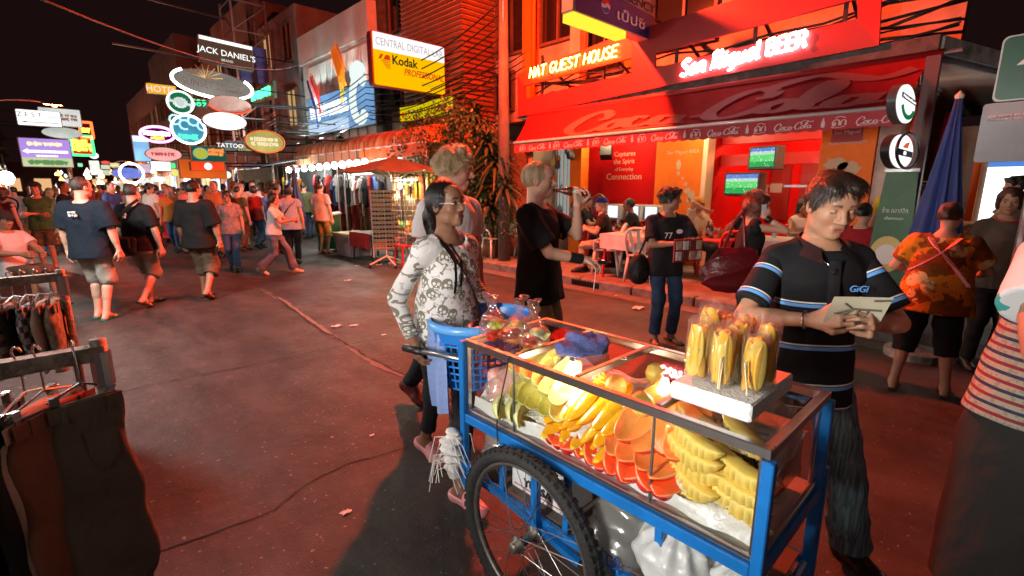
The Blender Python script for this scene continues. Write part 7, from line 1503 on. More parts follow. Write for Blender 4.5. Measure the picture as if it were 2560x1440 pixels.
walker('young man in grey t-shirt and yellow patterned shorts looking at the stalls',(812,634),(800,465),20,(.55,.32,.22),('short',BROWNH),(.48,.44,.42),cloth('yellow_shorts',(.5,.3,.1),var=.6,vs=14),1,blen=.6,shoe=('flip',(.3,.02,.02)),h=1.75,seed=41,rr=(.09,.085,.08,.085),hd=(R(20),0,0))
walker('woman in green wrap and headscarf with camouflage shorts on the left',(128,674),(110,460),150,(.5,.25,.16),('long',BROWNH),cloth('green_wrap',(.05,.14,.05),var=.4,vs=10),cloth('camo_shorts',(.1,.09,.05),var=.7,vs=16),1,True,blen=.5,h=1.72,seed=43,lh=(.1,.2,1.12),rh=(-.08,.22,1.1),sleeve=.4,shoe=('flip',(.03,.03,.03)),extra=lambda t_,rg,A_: crown_cap(t_,rg,cloth('dark_cap',(.02,.02,.02)),'bandana',False),rr=(.092,.09,.06,.06))
t,rg,A_ = walker('woman with long brown hair from behind in tank top and dark trousers on the left',(50,684),(45,487),12,(.45,.25,.17),('long',(.035,.02,.014)),(.05,.02,.02),(.015,.012,.014),1,True,h=1.62,sleeve=0,seed=45)
rk_ = thing('backpack','dark red backpack on the long haired woman at the left','bag',tuple(A_.W((.02,-.2,.98))),A_.rz); fmesh('pack',field([p_ell((0,0,.2),(.15,.11,.22)),p_ell((0,-.06,.12),(.12,.07,.12))],.014,None,wrinkle(.006,8)),cloth('maroon_nylon',(.07,.01,.018),.6),rk_)
for sx in (-1,1): MB().tube(crom([(sx*.1,.06,.4),(sx*.12,.16,.46),(sx*.13,.3,.35),(sx*.13,.2,.05)],4),.016,5).build('shoulder_strap',bs_,rk_)
walker('man in black shirt with red shoulder bag behind the woman in green',(190,652),(186,447),70,BROWN,('short',BLACKH),(.012,.012,.012),(.03,.03,.04),1,h=1.76,seed=47,hd=(R(10),0,0))
walker('woman looking down in printed grey t-shirt and blue jeans behind the man in checked shorts',(590,676),(585,490),160,TAN,('bob',BLACKH),cloth('grey_print',(.3,.26,.25),var=.6,vs=18),(.05,.1,.2),1,True,h=1.58,seed=49,hd=(0,R(25),0),step=.3)
walker('man in beige t-shirt with cross strap walking towards the camera',(618,614),(628,466),168,(.5,.27,.17),('short',BROWNH),(.5,.42,.34),cloth('beige_shorts',(.4,.28,.18)),1,blen=.55,h=1.76,seed=51,shoe=('flip',(.3,.03,.02)),extra=lambda t_,rg,A_: strap(t_,rg,[rg.pel+V3(.13,.05,.43),rg.pel+V3(0,.15,.3),rg.pel+V3(-.16,.1,.02)],.03,bs_,'bag_strap'),step=.3)
walker('man in orange brown shirt among the crowd left of the striding woman',(556,640),(552,457),175,(.45,.2,.12),('crop',BLACKH),(.42,.2,.08),(.16,.1,.07),1,h=1.78,seed=53,step=.2)
walker('woman in long pink and red dress in the crowd',(432,604),(426,456),170,(.5,.25,.17),('long',BROWNH),(.6,.07,.08),cloth('pink_dress',(.65,.1,.16)),1,True,h=1.72,seed=55,skirt_=(.12,.3))
walker('dark haired man in maroon shirt in front of the stalls, turned away',(706,634),(712,476),20,BROWN,('short',BLACKH),(.1,.03,.025),(.03,.02,.02),1,h=1.72,seed=57)
walker('long haired woman in brown top passing behind the woman in tunic',(690,626),(700,482),60,TAN,('long',BLACKH),(.14,.05,.04),(.05,.04,.04),1,True,h=1.62,seed=59)
walker('shirtless tanned shopper bending at the stall behind the sunglasses rack',(915,606),(905,490),30,(.5,.26,.15),('short',BLACKH),(.42,.24,.14),(.08,.09,.05),1,h=1.7,seed=61,z=.0,lean=.35)
walker('man in dark shirt with raised arm trying something on at the clothes stall',(872,600),(875,488),170,BROWN,('messy',BLACKH),(.05,.05,.06),(.04,.03,.03),1,h=1.68,seed=63,rh=(.12,.3,1.45))
# crowd further away
rnd = random.Random(77); cw = [('red',(.5,.04,.03)),('white',(.65,.62,.6)),('black',(.015,.015,.015)),('blue',(.05,.1,.3)),('orange',(.55,.2,.04)),('olive',(.1,.11,.05)),('grey',(.3,.29,.28)),('pink',(.6,.25,.27))]; bw = [('jeans',(.05,.09,.18)),('black trousers',(.015,.015,.017)),('khaki trousers',(.3,.24,.16)),('brown trousers',(.1,.06,.04))]
pos = [(215,590),(285,600),(335,585),(405,590),(465,608),(475,580),(530,585),(600,582),(645,600),(660,580),(250,575),(165,600),(380,575),(310,572),(500,575),(570,570),(625,566),(445,566),(355,566),(190,572),(770,596),(850,592),(95,585),(25,600),(230,560),(272,556),(300,558),(330,553),(370,556),(395,552),(420,558),(480,556),(515,553),(548,557),(590,554),(640,556),(150,618),(225,612),(300,622),(345,610),(395,618),(445,628),(485,632),(540,612),(610,628),(650,622),(675,612),(60,612),(120,640),(270,585)]
plc = ['behind the navy shirted man','between the two men in shorts','behind the messenger bag','beside the pink dress','behind the man in black shirt','left of the orange lightbox','under the orange lightbox','under the red lightbox','before the bright stalls','beside the stall edge','under the white lollipop sign','under the purple billboard','under the white square','under the blue ring sign','under the green sign','far under the golden oval','at the mouth of the stalls','far beyond the pink dress','far beyond the messenger bag','far beyond the purple billboard','behind the woman in tunic','behind the man in yellow shorts','behind the woman in green','at the left edge']+['far back %s' % w for w in ('below the tall white lightbox','below the red lightbox stack','below the list board','left of the blue ring','below the pink oval','below the white square','below the yellow round sign','below the globe sign','below the pale disc','below the violet lightbox','left of the striding woman','right above the striding woman')]+['mid row '+w for w in ('left of the navy shirt','just left of the navy shirt','between navy shirt and messenger bag','behind the messenger bag man','left of the pink dress','right of the pink dress','left of the loose black shirt','left of the orange brown shirt','right of the printed grey shirt','left of the striding woman','behind the striding woman','behind the long haired woman','right of the woman in green','behind the navy shirt')]
for i,(px,py) in enumerate(pos):
 cn,cc = cw[(i*3+1) % 8]; bn,bc_ = bw[(i*5+2+i//8) % 4]; fm = i % 3 == 0
 walker('distant %s in %s top and %s %s' % ('woman' if fm else 'man',cn,bn,plc[i]),(px,py),None,rnd.choice([0,180,160,20,90,-90]),rnd.choice([TAN,BROWN,PALE]),(rnd.choice(['long','bob']) if fm else rnd.choice(['short','crop','messy']),rnd.choice([BLACKH,BROWNH,BLACKH,(.2,.12,.05)])),cc,bc_,0,fm,rnd.uniform(.95,1.15),h=rnd.uniform(1.58,1.82),step=rnd.choice([0,.3,.45]),seed=80+i,group='distant crowd',bare=('head','arms'),shoe=('shoe',(.03,.03,.03)))
# man sitting at the left edge
A = At(-.42,9.6,100); rig = Rig(1.72,fat=1.05,lean=-.12,pel=(0,0,.52),head=(0,R(8),0),lf=(-.12,.45,0),rf=(.14,.42,0),lh=(-.1,.38,.72),rh=(.16,.36,.74)); t = person('seated man in grey t-shirt and dark cap at the left edge',A.r,A.rz,rig,BROWN,('short',BLACKH),1,bare=('head','arms','feet')); tee(t,rig,cloth('ash_tee',(.45,.44,.43)),1,seed=91); trousers(t,rig,cloth('brown_shorts',(.1,.06,.04)),1,.55,seed=92); crown_cap(t,rig,cloth('dark_cap',0)); shoes(t,rig,black_m,1,'flip')
# ================================================================ clothes racks in the left foreground
rust = mat('flaking_pipe',(.3,.26,.2),.55,.5,var=.7,vs=22,col2=(.08,.05,.035),bump=.4,bs=60)
def rack(x,y_,z,L_,label):
 t = thing('clothes_rack',label,'clothes rack',(x,y_,0))
 MB().beam((-L_,0,z-.025),(.012,0,z-.025),.05,.05).build('top_rail',rust,t)
 for xx in (0,-L_): MB().tube([(xx,0,.02),(xx,0,z+.02)],.024,10).build('upright',rust,t,smooth=True); MB().tube([(xx,-.3,.02),(xx,.3,.02)],.02,8).build('foot',rust,t); MB().tube([(xx,0,z-.14),(xx,0,z-.02)],.031,10).build('joint_sleeve',steel,t)
 return t
rack(.062,2.09,1.1,1.3,'rusty pipe clothes rack nearest the camera with trousers on hangers'); rack(.006,4.08,1.1,1.3,'rusty pipe clothes rack behind the nearest one with checked shorts')
hk = mat('hanger_wire',(.6,.6,.58),.25,1.)
def hung(x,y_,z,rot,L_,w,m_,label,name,group,seed,taper=.8,th=.035,split=False,hem=None):
 t = thing(name,label,'trousers' if name == 'hanging_trousers' else 'shorts',(x,y_,z),rot,group)
 MB().tube(crom([(0,0,-.12),(0,0,-.03),(0,.012,.02),(0,.0,.036),(0,-.014,.02)],5),.0035,6).build('hanger_hook',hk,t,smooth=True); MB().tube([(-w*.45,0,-.15),(0,0,-.11),(w*.45,0,-.15)],.004,6).build('hanger',hk,t)
 for sx in (-1,1): MB().box((sx*w*.36,0,-.16),(.025,.02,.05)).build('clip',hk,t)
 T_ = [(-.16-L_,w*.5*taper,th*.7),(-.16-L_*.6,w*.5*(taper+.06),th),(-.16-L_*.25,w*.53,th*1.1),(-.2,w*.5,th*.8),(-.165,w*.48,th*.5)]
 fmesh('cloth',field([p_loft((0,0,0),np.eye(3),T_,.01)],.011,None,lambda P,s=seed,L2=L_: .012*np.sin(P[:,0]*19+s+.8*np.sin(P[:,2]*3+s))*np.clip((-P[:,2]-.1)/L2,.1,1)*np.clip(1-(P[:,0]/(w*.62))**2,0,1)+.002*np.sin(P[:,2]*22+P[:,0]*18+s)),m_,t)
 MB().b2((-w*.485,-th*.86,-.215),(w*.485,-th*.80,-.165)).build('waistband',m_,t)
 for sx in (-1,1): MB().b2((sx*w*.3-.008,-th*.98,-.22),(sx*w*.3+.008,-th*.88,-.165)).build('belt_loop',m_,t)
 MB().add([(-w*.1,-th*1.22,-.27),(w*.3,-th*1.22,-.25),(w*.3,-th*1.18,-.38),(w*.1,-th*1.2,-.42),(-.09*w,-th*1.2,-.37)],[(0,1,2,3,4)]).build('pocket_flap',m_,t)
 return t
olive = cloth('olive_twill',(.12,.085,.06),.8,var=.2,vs=5); brown_t = cloth('brown_twill',(.2,.07,.04),.8); char = cloth('charcoal_twill',(.012,.011,.011),.8); tanc = cloth('tan_twill',(.42,.32,.24),.8)
hung(.0,2.06,1.1,R(14),.86,.2,olive,'olive trousers with buttoned pocket flap turned outwards at the end of the nearest rack','hanging_trousers','trousers on the nearest rack',1,1.3,.03)
hung(-.085,2.07,1.1,R(48),.8,.3,brown_t,'brown trousers with pale hem hanging behind the olive pair','hanging_trousers','trousers on the nearest rack',2); hung(-.13,2.09,1.1,R(62),.84,.34,tanc,'tan trousers seen edge on between the dark pairs','hanging_trousers','trousers on the nearest rack',3)
for i in range(5): hung(-.2-.09*i,2.08,1.1,R(82+i*2),.8,.38,char,['first','second','third','fourth','fifth'][i]+' charcoal trousers from the end inside the nearest rack','hanging_trousers','trousers on the nearest rack',4+i)
cks = [attr_mat('check_%d' % i,(lambda c0,c1: lambda at,mt,mix,nz,N,L: (lambda ck: (setattr(ck.inputs['Scale'],'default_value',26),setattr(ck.inputs[1],'default_value',rgb(c0)),setattr(ck.inputs[2],'default_value',rgb(c1)),L(N('ShaderNodeTexCoord').outputs['Object'],ck.inputs[0]),ck.outputs[0])[4])(N('ShaderNodeTexChecker')))(*cc)) for i,cc in enumerate((((.5,.5,.52),(.1,.1,.12)),((.4,.32,.25),(.15,.06,.05)),((.3,.25,.18),(.2,.16,.11))))]
lbs = ['grey and white checked shorts on the second rack','red brown checked shorts on the second rack','khaki checked shorts at the end of the second rack']
for i in range(7):
 m_ = [cks[2],tanc,cks[0],char,cks[1],tanc,char][i]
 hung(-.05-.055*i,4.06,1.1,R(80-4*i),.42,.34,m_,[lbs[2],'tan shorts beside the khaki checked pair on the second rack',lbs[0],'black shorts between the two checked pairs on the second rack',lbs[1],'pale tan shorts next to the red brown pair on the second rack','black shorts farthest left on the second rack'][i],'hanging_shorts','shorts on the second rack',20+i)
# unseen lamps added near the racks as neutral fill for people and road
for lb,(x,y_,z),pw,tilt in (('fluorescent stall lamp on a pole beyond the second clothes rack',(-.9,6.3,2.6),150,42),('upright fluorescent stall lamp beside the nearest clothes rack',(-1.5,.9,1.7),30,90)):
 sl = thing('fill_lamp',lb,'lamp',(x,y_,0),0,'lamps of the clothes stall'); up_ = tilt == 90; a_,b_ = ((0,0,z-.6),(0,0,z+.6)) if up_ else ((0,-.6,z),(0,.6,z)); MB().tube([(-.05,0,0),(-.05,0,z+.6)],.02,8).build('pole',steel,sl); MB().tube([(.03 if up_ else 0,a_[1],a_[2]),(.03 if up_ else 0,b_[1],b_[2])],.016,8).build('tube',emit('cool_tube',0),sl)
 MB().b2((-.03,-.03,z-.62) if up_ else (-.04,-.62,z+.03),(0,.03,z+.62) if up_ else (.04,.62,z+.06)).build('housing',white_m,sl)
 area('fill_light',(.06,0,z-(0 if up_ else .04)),1.2 if up_ else .1,pw,(1,.97,.92),sl,(0,R(-tilt),0),.1 if up_ else 1.2,75 if up_ else None)
# ================================================================ bar furniture
PZ = .13
chw = mat('white_plastic',(.72,.68,.62),.4); chr_ = mat('red_plastic',(.5,.012,.01),.4)
def chair_proto(m_):
 t = thing('plastic_chair','x','chair',(0,0,0))
 MB().box((0,0,.43),(.42,.42,.025),None,.012).build('seat',m_,t)
 for sx in (-1,1):
  MB().tube([(sx*.18,.18,.43),(sx*.21,.22,0)],[.026,.02],7).build('leg',m_,t,smooth=True); MB().tube([(sx*.18,-.17,.43),(sx*.22,-.24,0)],[.026,.02],7).build('leg',m_,t,smooth=True)
  MB().tube(crom([(sx*.2,.19,.43),(sx*.235,.18,.58),(sx*.24,.0,.65),(sx*.22,-.2,.66)],4),.018,7).build('armrest',m_,t,smooth=True)
 MB().tube(crom([(-.19,-.19,.43),(-.22,-.23,.65),(-.16,-.29,.83),(0,-.31,.87),(.16,-.29,.83),(.22,-.23,.65),(.19,-.19,.43)],5),.022,7).build('back_frame',m_,t,smooth=True)
 for x0,x1 in ((-.07,-.14),(0,0),(.07,.14)): MB().grid(lambda u,v: (x0+(x1-x0)*v+(u-.5)*.06,-.2-.1*v-.0,.44+.4*v),3,6).build('back_slat',m_,t)
 return t
cp_w = chair_proto(chw); cp_r = chair_proto(chr_)
first = {id(cp_w): 1,id(cp_r): 1}
def chair(pr,x,y_,a,label):
 rz = -(YAW+R(a))
 if first.pop(id(pr),None): pr.location = (x,y_,PZ); pr.rotation_euler = (0,0,rz); tag(pr,label,'chair','chairs on the bar terrace'); return pr
 return dup(pr,None,(x,y_,PZ),rz,label,'chairs on the bar terrace')
chair(cp_w,6.85,7.75,150,'white plastic chair by the plants left of the blond man'); chair(cp_w,7.35,7.3,170,'white plastic chair half hidden beside the cloth covered table'); chair(cp_w,7.05,5.0,-70,'white plastic chair under the man in blue cap'); chair(cp_w,7.3,4.55,-30,'white plastic chair behind the blue cap man facing inwards'); chair(cp_w,6.85,4.15,35,'white plastic chair pulled out behind the street seller')
chair(cp_r,8.0,4.7,180,'red plastic chair in front of the computers'); chair(cp_r,7.9,4.1,150,'red plastic chair beside the orange wall'); chair(cp_r,8.6,3.3,180,'red plastic chair inside the bar under the television'); chair(cp_r,8.7,2.5,190,'red plastic chair of the woman in white print'); chair(cp_r,7.4,2.9,30,'red plastic chair behind the red haired woman'); chair(cp_r,7.9,5.9,120,'red plastic chair under the wall lettering')
clothm = mat('vinyl_tablecloth',(.6,.58,.56),.4,var=.35,vs=7,col2=(.42,.42,.42))
def table(x,y_,label,m_=clothm,w=.8,cl=True,legs=chr_):
 t = thing('table',label,'table',(x,y_,PZ)); MB().box((0,0,.71),(w,w,.03),None,.008).build('table_top',legs,t)
 for sx in (-1,1):
  for sy in (-1,1): MB().tube([(sx*w*.42,sy*w*.42,.7),(sx*w*.46,sy*w*.46,0)],[.03,.024],7).build('leg',legs,t)
 if cl:
  c = thing('tablecloth','pale vinyl cloth on the '+label,'tablecloth',(x,y_,PZ)); MB().box((0,0,.73),(w+.03,w+.03,.006)).build('top_sheet',m_,c)
  for k in range(4):
   a = k*PI/2; u_ = Vector((math.cos(a),math.sin(a),0)); n_ = Vector((-math.sin(a),math.cos(a),0)); MB().grid(lambda u,v: n_*(w/2+.018+.012*math.sin(u*17)*v)+u_*((u-.5)*(w+.03))+Vector((0,0,.732-.24*v)),14,4).build('drop',m_,c,smooth=True)
 return t
table(7.5,8.0,'table beside the plants'); table(7.05,4.45,'table between the white chairs'); table(7.9,2.45,'table of the woman in white print'); table(7.5,3.35,'red table behind the street seller',cl=False); table(7.75,5.35,'red table of the men by the wall',cl=False)
green_g = mat('green_bottle',(.01,.06,.02),.08,spec=.8)
for i,(x,y_,m_,lb) in enumerate(((7.35,3.3,amber,'brown beer bottle at the left on the red table'),(7.55,3.45,amber,'second brown bottle on the red table'),(7.6,3.1,green_g,'green beer bottle on the red table'),(7.8,5.3,mat('clear_bottle',(.6,.62,.62),.1),'clear water bottle on the table by the wall'),(7.95,2.6,mat('clear_bottle',0),'clear bottle on the table of the woman in white print'))): bottle((x,y_,PZ+.727),(0,0,1),lb,m_)
for i,(x,y_,lb) in enumerate(((7.4,3.5,'glass of beer on the left of the red table'),(7.45,3.2,'glass of beer in the middle of the red table'),(7.7,3.3,'glass of beer on the right of the red table'))):
 t = thing('beer_glass',lb,'glass',(x,y_,PZ+.727)); MB().lathe([(.0,.004),(.028,.004),(.034,.1)],14).build('beer',mat('beer_gold',(.5,.2,.02),.2),t,smooth=True); MB().lathe([(.032,0),(.038,.13)],14).build('tumbler',glass('tumbler',(.95,.95,.95),.2),t,smooth=True)
# television sets, fan, computers, speaker
def screen(name,x,y_,z,w,h,a,label,m_,case,cat):
 t = thing(name,label,cat,(x,y_,z),R(a)); MB().box((.12,0,0),(.24,w+.09,h+.09),None,.02).build('casing',case,t)
 sc_o = MB().box((-.004,0,.01),(.012,w,h)).build('screen',m_,t); return t
def pitch():
 m = bpy.data.materials.new('tv_picture'); m.use_nodes = True; t = m.node_tree; t.nodes.clear(); N = t.nodes.new; L = t.links.new; tc = N('ShaderNodeTexCoord'); s = N('ShaderNodeSeparateXYZ'); L(tc.outputs['Object'],s.inputs[0]); r = N('ShaderNodeValToRGB'); mr = N('ShaderNodeMapRange'); mr.inputs[1].default_value = -.16; mr.inputs[2].default_value = .18; L(s.outputs[2],mr.inputs[0]); L(mr.outputs[0],r.inputs[0]); r.color_ramp.interpolation = 'CONSTANT'; e_ = r.color_ramp.elements; e_[0].color = (.03,.35,.08,1); e_[1].position = .3; e_[1].color = (.12,.6,.16,1); x = e_.new(.62); x.color = (.4,.65,.45,1); x = e_.new(.78); x.color = (.12,.2,.6,1); n = N('ShaderNodeTexNoise'); n.inputs['Scale'].default_value = 40; L(tc.outputs['Object'],n.inputs[0]); g = N('ShaderNodeMath'); g.operation = 'GREATER_THAN'; g.inputs[1].default_value = .66; L(n.outputs['Fac'],g.inputs[0]); mx = N('ShaderNodeMix'); mx.data_type = 'RGBA'; L(g.outputs[0],mx.inputs[0]); L(r.outputs[0],mx.inputs[6]); mx.inputs[7].default_value = (.9,.9,.9,1); em = N('ShaderNodeEmission'); em.inputs[1].default_value = 1.1; L(mx.outputs[2],em.inputs[0]); o = N('ShaderNodeOutputMaterial'); L(em.outputs[0],o.inputs[0]); return m
tvm = pitch(); gcase = mat('tv_case',(.06,.05,.045),.5)
p = onX(1905,395,8.8); screen('television',8.8,p[1],p[2],.42,.3,-12,'upper television showing a football match in the bar',tvm,gcase,'television'); MB_ = None
p = onX(1853,461,9.3); screen('television',9.3,p[1],p[2],.6,.34,-8,'lower wider television showing green pitch in the bar',tvm,gcase,'television')
beige = mat('beige_plastic',(.5,.46,.38),.5); scr = emit('pc_screen',(.65,.78,1),1.4)
dk = thing('counter','dark computer counter along the red wall','counter',(8.75,6.0,PZ)); MB().b2((-.25,-1.6,.72),(.25,.9,.76)).build('desk_top',wood_d,dk)
for yy in (-1.5,-.3,.8): MB().b2((-.22,yy-.02,0),(.22,yy+.02,.72)).build('panel',wood_d,dk)
for i,px in enumerate((1542,1592,1638)): p = onX(px,505,8.75); screen('computer_monitor',8.62,p[1],PZ+.98,.3,.24,-14,['leftmost boxy computer monitor on the counter','middle boxy computer monitor on the counter','rightmost boxy computer monitor on the counter'][i],scr,beige,'monitor')
def fan(x,y_,z,label,a):
 t = thing('pedestal_fan',label,'fan',(x,y_,PZ),R(a)); MB().lathe([(0,0),(.2,0),(.2,.02),(.05,.05),(.02,.06),(.018,z-.2)],18).build('stand',white_m,t,smooth=True)
 for rr in (.08,.14,.2,.235): MB().tube([(-.07 if rr < .23 else -.02,rr*math.cos(q*.2618),z-.13+rr*math.sin(q*.2618)) for q in range(24)],.0045 if rr < .23 else .009,5,True).build('guard_ring',steel,t)
 for q in range(24): MB().tube([(-.075,.03*math.cos(q*.2618),z-.13+.03*math.sin(q*.2618)),(-.02,.235*math.cos(q*.2618),z-.13+.235*math.sin(q*.2618))],.002,4).build('guard_wire',steel,t)
 for q in range(3): aa = q*2.094; MB().grid(lambda u,v: (-.02+.05*(u-.5),(.03+.17*v)*math.cos(aa+(u-.5)*.9),z-.13+(.03+.17*v)*math.sin(aa+(u-.5)*.9)),4,4).build('blade',mat('fan_blade',(.1,.12,.13),.3),t,smooth=True)
 MB().lathe([(0,-.09),(.035,-.085),(.045,-.07),(.05,.1),(.03,.14),(0,.14)],14,(0,0,z-.13),(1,0,0)).build('motor',mat('fan_cream',(.6,.55,.4),.4),t,smooth=True)
p = onX(1500,492,8.2); fan(8.2,p[1],1.25,'pedestal fan behind the man in blue cap',-12); p = onX(2312,470,7.6); fan(7.6,p[1],1.45,'pedestal fan behind the green banner',-30)
p = onX(1516,378,8.5); sp = thing('loudspeaker','black loudspeaker box hung tilted under the canopy','loudspeaker',(8.5,p[1],p[2]),.5); MB().box((0,0,0),(.26,.24,.28),Matrix.Rotation(.35,3,'Y'),.01).build('cabinet',black_m,sp); MB().tube([(0,0,.1),(.05,0,.55)],.015,6).build('hanger',black_m,sp)
# lettering and graphics on the bar walls
cream_l = mat('wall_lettering',(.62,.36,.22),.6)
for s_,px,py,sz in (('Captures',1562,386,.13),('the Spirit',1560,405,.13),('of Everyday',1560,424,.09),('Connection',1559,441,.13)):
 p = onX(px,py,9.0); text(s_,sz,(9.0-8-.001,p[1]-4,p[2]),FX,cream_l,bar,'wall_lettering')
p = onX(1708,381,8.93); text('San Miguel BEER',.09,(8.93-8-.001,p[1]-4,p[2]),FX,cream_l,bar,'wall_lettering')
rn = random.Random(9); tan_g = mat('mural_tan',(.5,.34,.2),.6)
for i,(dx,dz,w,h) in enumerate(((0,.0,.1,.2),(.0,-.17,.07,.1),(.1,-.27,.05,.05),(.17,-.38,.08,.08),(.22,-.52,.12,.14),(.3,-.62,.16,.18),(.24,-.7,.1,.1))):
 p = onX(1697,412,8.93); plate([(w/2*math.cos(a)*rn.uniform(.7,1.2),h/2*math.sin(a)*rn.uniform(.7,1.2)) for a in np.arange(0,6.28,.4)],(8.93-8,p[1]-4-dx,p[2]-dz*0+dz*.95),FX,.004,tan_g,bar,'map_mural',.006)
for (px,py) in ((2088,410),(2120,420)): p = onX(px,py,7.55); plate([(.12*math.cos(a)*rn.uniform(.8,1.3),.09*math.sin(a)*rn.uniform(.7,1.2)) for a in np.arange(0,6.28,.4)],(7.55-8,p[1]-4,p[2]),FX,.004,tan_g,bar,'map_mural',.006)
p = onX(2118,335,7.55); plate(rrect(.34,.2,.02,3),(-.45,p[1]-4,p[2]),FX,.006,mat('plaque_red',(.3,.015,.01),.5),bar,'plaque',.008); text('San Miguel',.06,(-.46,p[1]-4,p[2]+.02),FX,let_w,bar,'plaque_lettering',width=.28); p = onX(2118,357,7.55); text('WORLD PREMIUM BEER',.035,(-.452,p[1]-4,p[2]),FX,let_w,bar,'plaque_lettering',width=.42)
for i,(px,py) in enumerate(((1905,472),(1940,470),(1910,500))): p = onX(px,py,9.6); solo('notice',MB().box((0,0,0),(.01,.2,.16)),mat('notice_paper',(.5,.3,.22),.7),['paper notice left of the bar doorway','paper notice nearest the bar doorway','lower paper notice by the bar doorway'][i],'notice',loc=tuple(p))
# goods hanging at the far end of the bar wall
rn = random.Random(3)
for i in range(12):
 c = rn.choice([(.5,.5,.5),(.05,.05,.06),(.3,.1,.05),(.1,.2,.3),(.5,.4,.1)])
 solo('hanging_pouch',MB().lathe([(0,-.12),(.05,-.1),(.065,-.04),(.04,.03),(.008,.06),(.008,.1)],9),mat('pouch%d' % int(c[0]*100),c,.6,var=.4,vs=30),'small bag hanging on the shop grille behind the blond man','bag','small bags on the shop grille',loc=(8.1+rn.uniform(-.1,.1),7.0+rn.uniform(-.35,.28),1.1+rn.uniform(0,1.3)),smooth=True)
gr = thing('window_grille','white shop window grille behind the blond man','grille',(8.3,7.0,PZ)); MB().b2((.05,-.32,.5),(.07,.32,2.6)).build('pane',emit('pale_shop_glow',(.5,.55,.5),.5),gr)
for i in range(7): MB().tube([(0,-.32+i*.107,.4),(0,-.32+i*.107,2.6)],.01,6).build('grille_bar',white_m,gr)
# seated and standing guests
def guest(label,x,y_,a,skin,hairs,top,bot,seed,sit=True,fem=False,h=1.68,hd=(0,0,0),lh=None,rh=None,capm=None,sleeve=.62,near=1,lean=.05,fat=1.):
 A_ = At(x,y_,a,PZ)
 rg = Rig(h,fem,fat,lean,head=hd,pel=(0,0,.55) if sit else None,lf=(-.1,.42,0) if sit else None,rf=(.1,.38,0) if sit else None,lh=lh if lh is not None else ((-.14,.36,.78) if sit else None),rh=rh if rh is not None else ((.14,.36,.78) if sit else None))
 t_ = person(label,A_.r,A_.rz,rg,skin,hairs,near,'guests at the bar',bare=('head','arms')); tee(t_,rg,cloth('gtop%d' % seed,top),near,seed=seed,sleeve=sleeve); trousers(t_,rg,cloth('gbot%d' % seed,bot),near,.97,seed=seed+1); shoes(t_,rg,cloth('black_shoe',0),near)
 if capm: crown_cap(t_,rg,capm)
 return t_
guest('grey haired man in blue cap and black t-shirt seated on the terrace',7.1,5.05,-78,PALE,('long',(.4,.32,.22)),(.012,.012,.012),(.36,.3,.22),101,capm=cloth('blue_cap',(.03,.05,.25)),lean=.2,fat=1.15)
guest('seated man in black shirt leaning over the table by the wall',7.95,4.95,-75,BROWN,('short',BLACKH),(.012,.012,.012),(.03,.03,.03),103,lean=.35)
guest('seated man with hand on his face and orange cap by the orange wall',8.15,3.95,150,TAN,('short',BLACKH),(.55,.45,.3),(.05,.05,.05),105,rh=(.03,.2,1.12),capm=cloth('orange_cap',(.5,.2,.04)))
guest('dark haired woman in black top seated with her back to the street',7.75,2.95,10,TAN,('long',BLACKH),(.012,.012,.014),(.03,.03,.03),107,fem=True,sleeve=0)
guest('woman in white printed top seated at the cloth covered table',8.75,2.5,175,BROWN,('long',BLACKH),(.6,.5,.48),(.05,.05,.05),109,fem=True,sleeve=0)
guest('bearded man in black seated beyond the blond man\'s raised arm',8.05,6.3,110,TAN,('messy',BLACKH),(.015,.015,.015),(.04,.04,.04),111)
guest('woman in pale sleeveless top standing at the back of the bar',10.6,2.25,-40,TAN,('bob',BLACKH),(.5,.42,.36),(.1,.08,.06),113,False,True,sleeve=0)
guest('man in black shirt standing beside the orange column',8.6,1.95,60,TAN,('short',BLACKH),(.012,.012,.013),(.03,.03,.03),115,False)
guest('person in yellow shirt standing by the corner post',7.3,1.05,40,TAN,('short',BLACKH),(.6,.42,.03),(.05,.05,.05),117,False)
guest('woman in red top with black hair seated in front of the yellow shirt',6.75,1.3,60,TAN,('bun',BLACKH),(.3,.012,.02),(.03,.03,.03),119,fem=True)
# green banner stand and folded parasol by the bar corner
bn = thing('banner_stand','green roll up banner with thai lettering and round emblem','banner',(6.6,.985,0)); gb = mat('banner_green',(.02,.1,.025),.5,var=.25,vs=4)
plate([(-.22,.35),(.2,.35),(.14,1.78),(-.13,1.78)],(0,0,0),FX,.01,gb,bn,'banner_sheet'); text('ช้าง คลาสสิก',.06,(-.012,.0,1.38),FX,wp,bn,width=.22); text('เต็มความสุข',.04,(-.012,.0,1.29),FX,wp,bn,width=.16); plate(oval(.3,.4,28),(-.012,.02,.9),FX,.004,mat('banner_emblem',(.6,.42,.12),.5),bn,'emblem'); plate(oval(.19,.22,24),(-.018,.02,.9),FX,.003,mat('emblem_pale',(.7,.62,.55),.5),bn,'emblem_centre'); MB().b2((-.02,-.15,1.78),(.02,.14,1.81)).build('top_bar',steel,bn); MB().b2((-.1,-.24,.13),(.12,.24,.16)).build('base',black_m,bn); MB().tube([(.03,0,.14),(.03,0,1.79)],.01,6).build('rear_pole',steel,bn)
pa = thing('folded_parasol','folded blue parasol standing at the bar corner','parasol',(5.95,.565,0)); pbl = mat('parasol_blue',(.02,.035,.16),.7,var=.2,vs=4,bump=.15,bs=50)
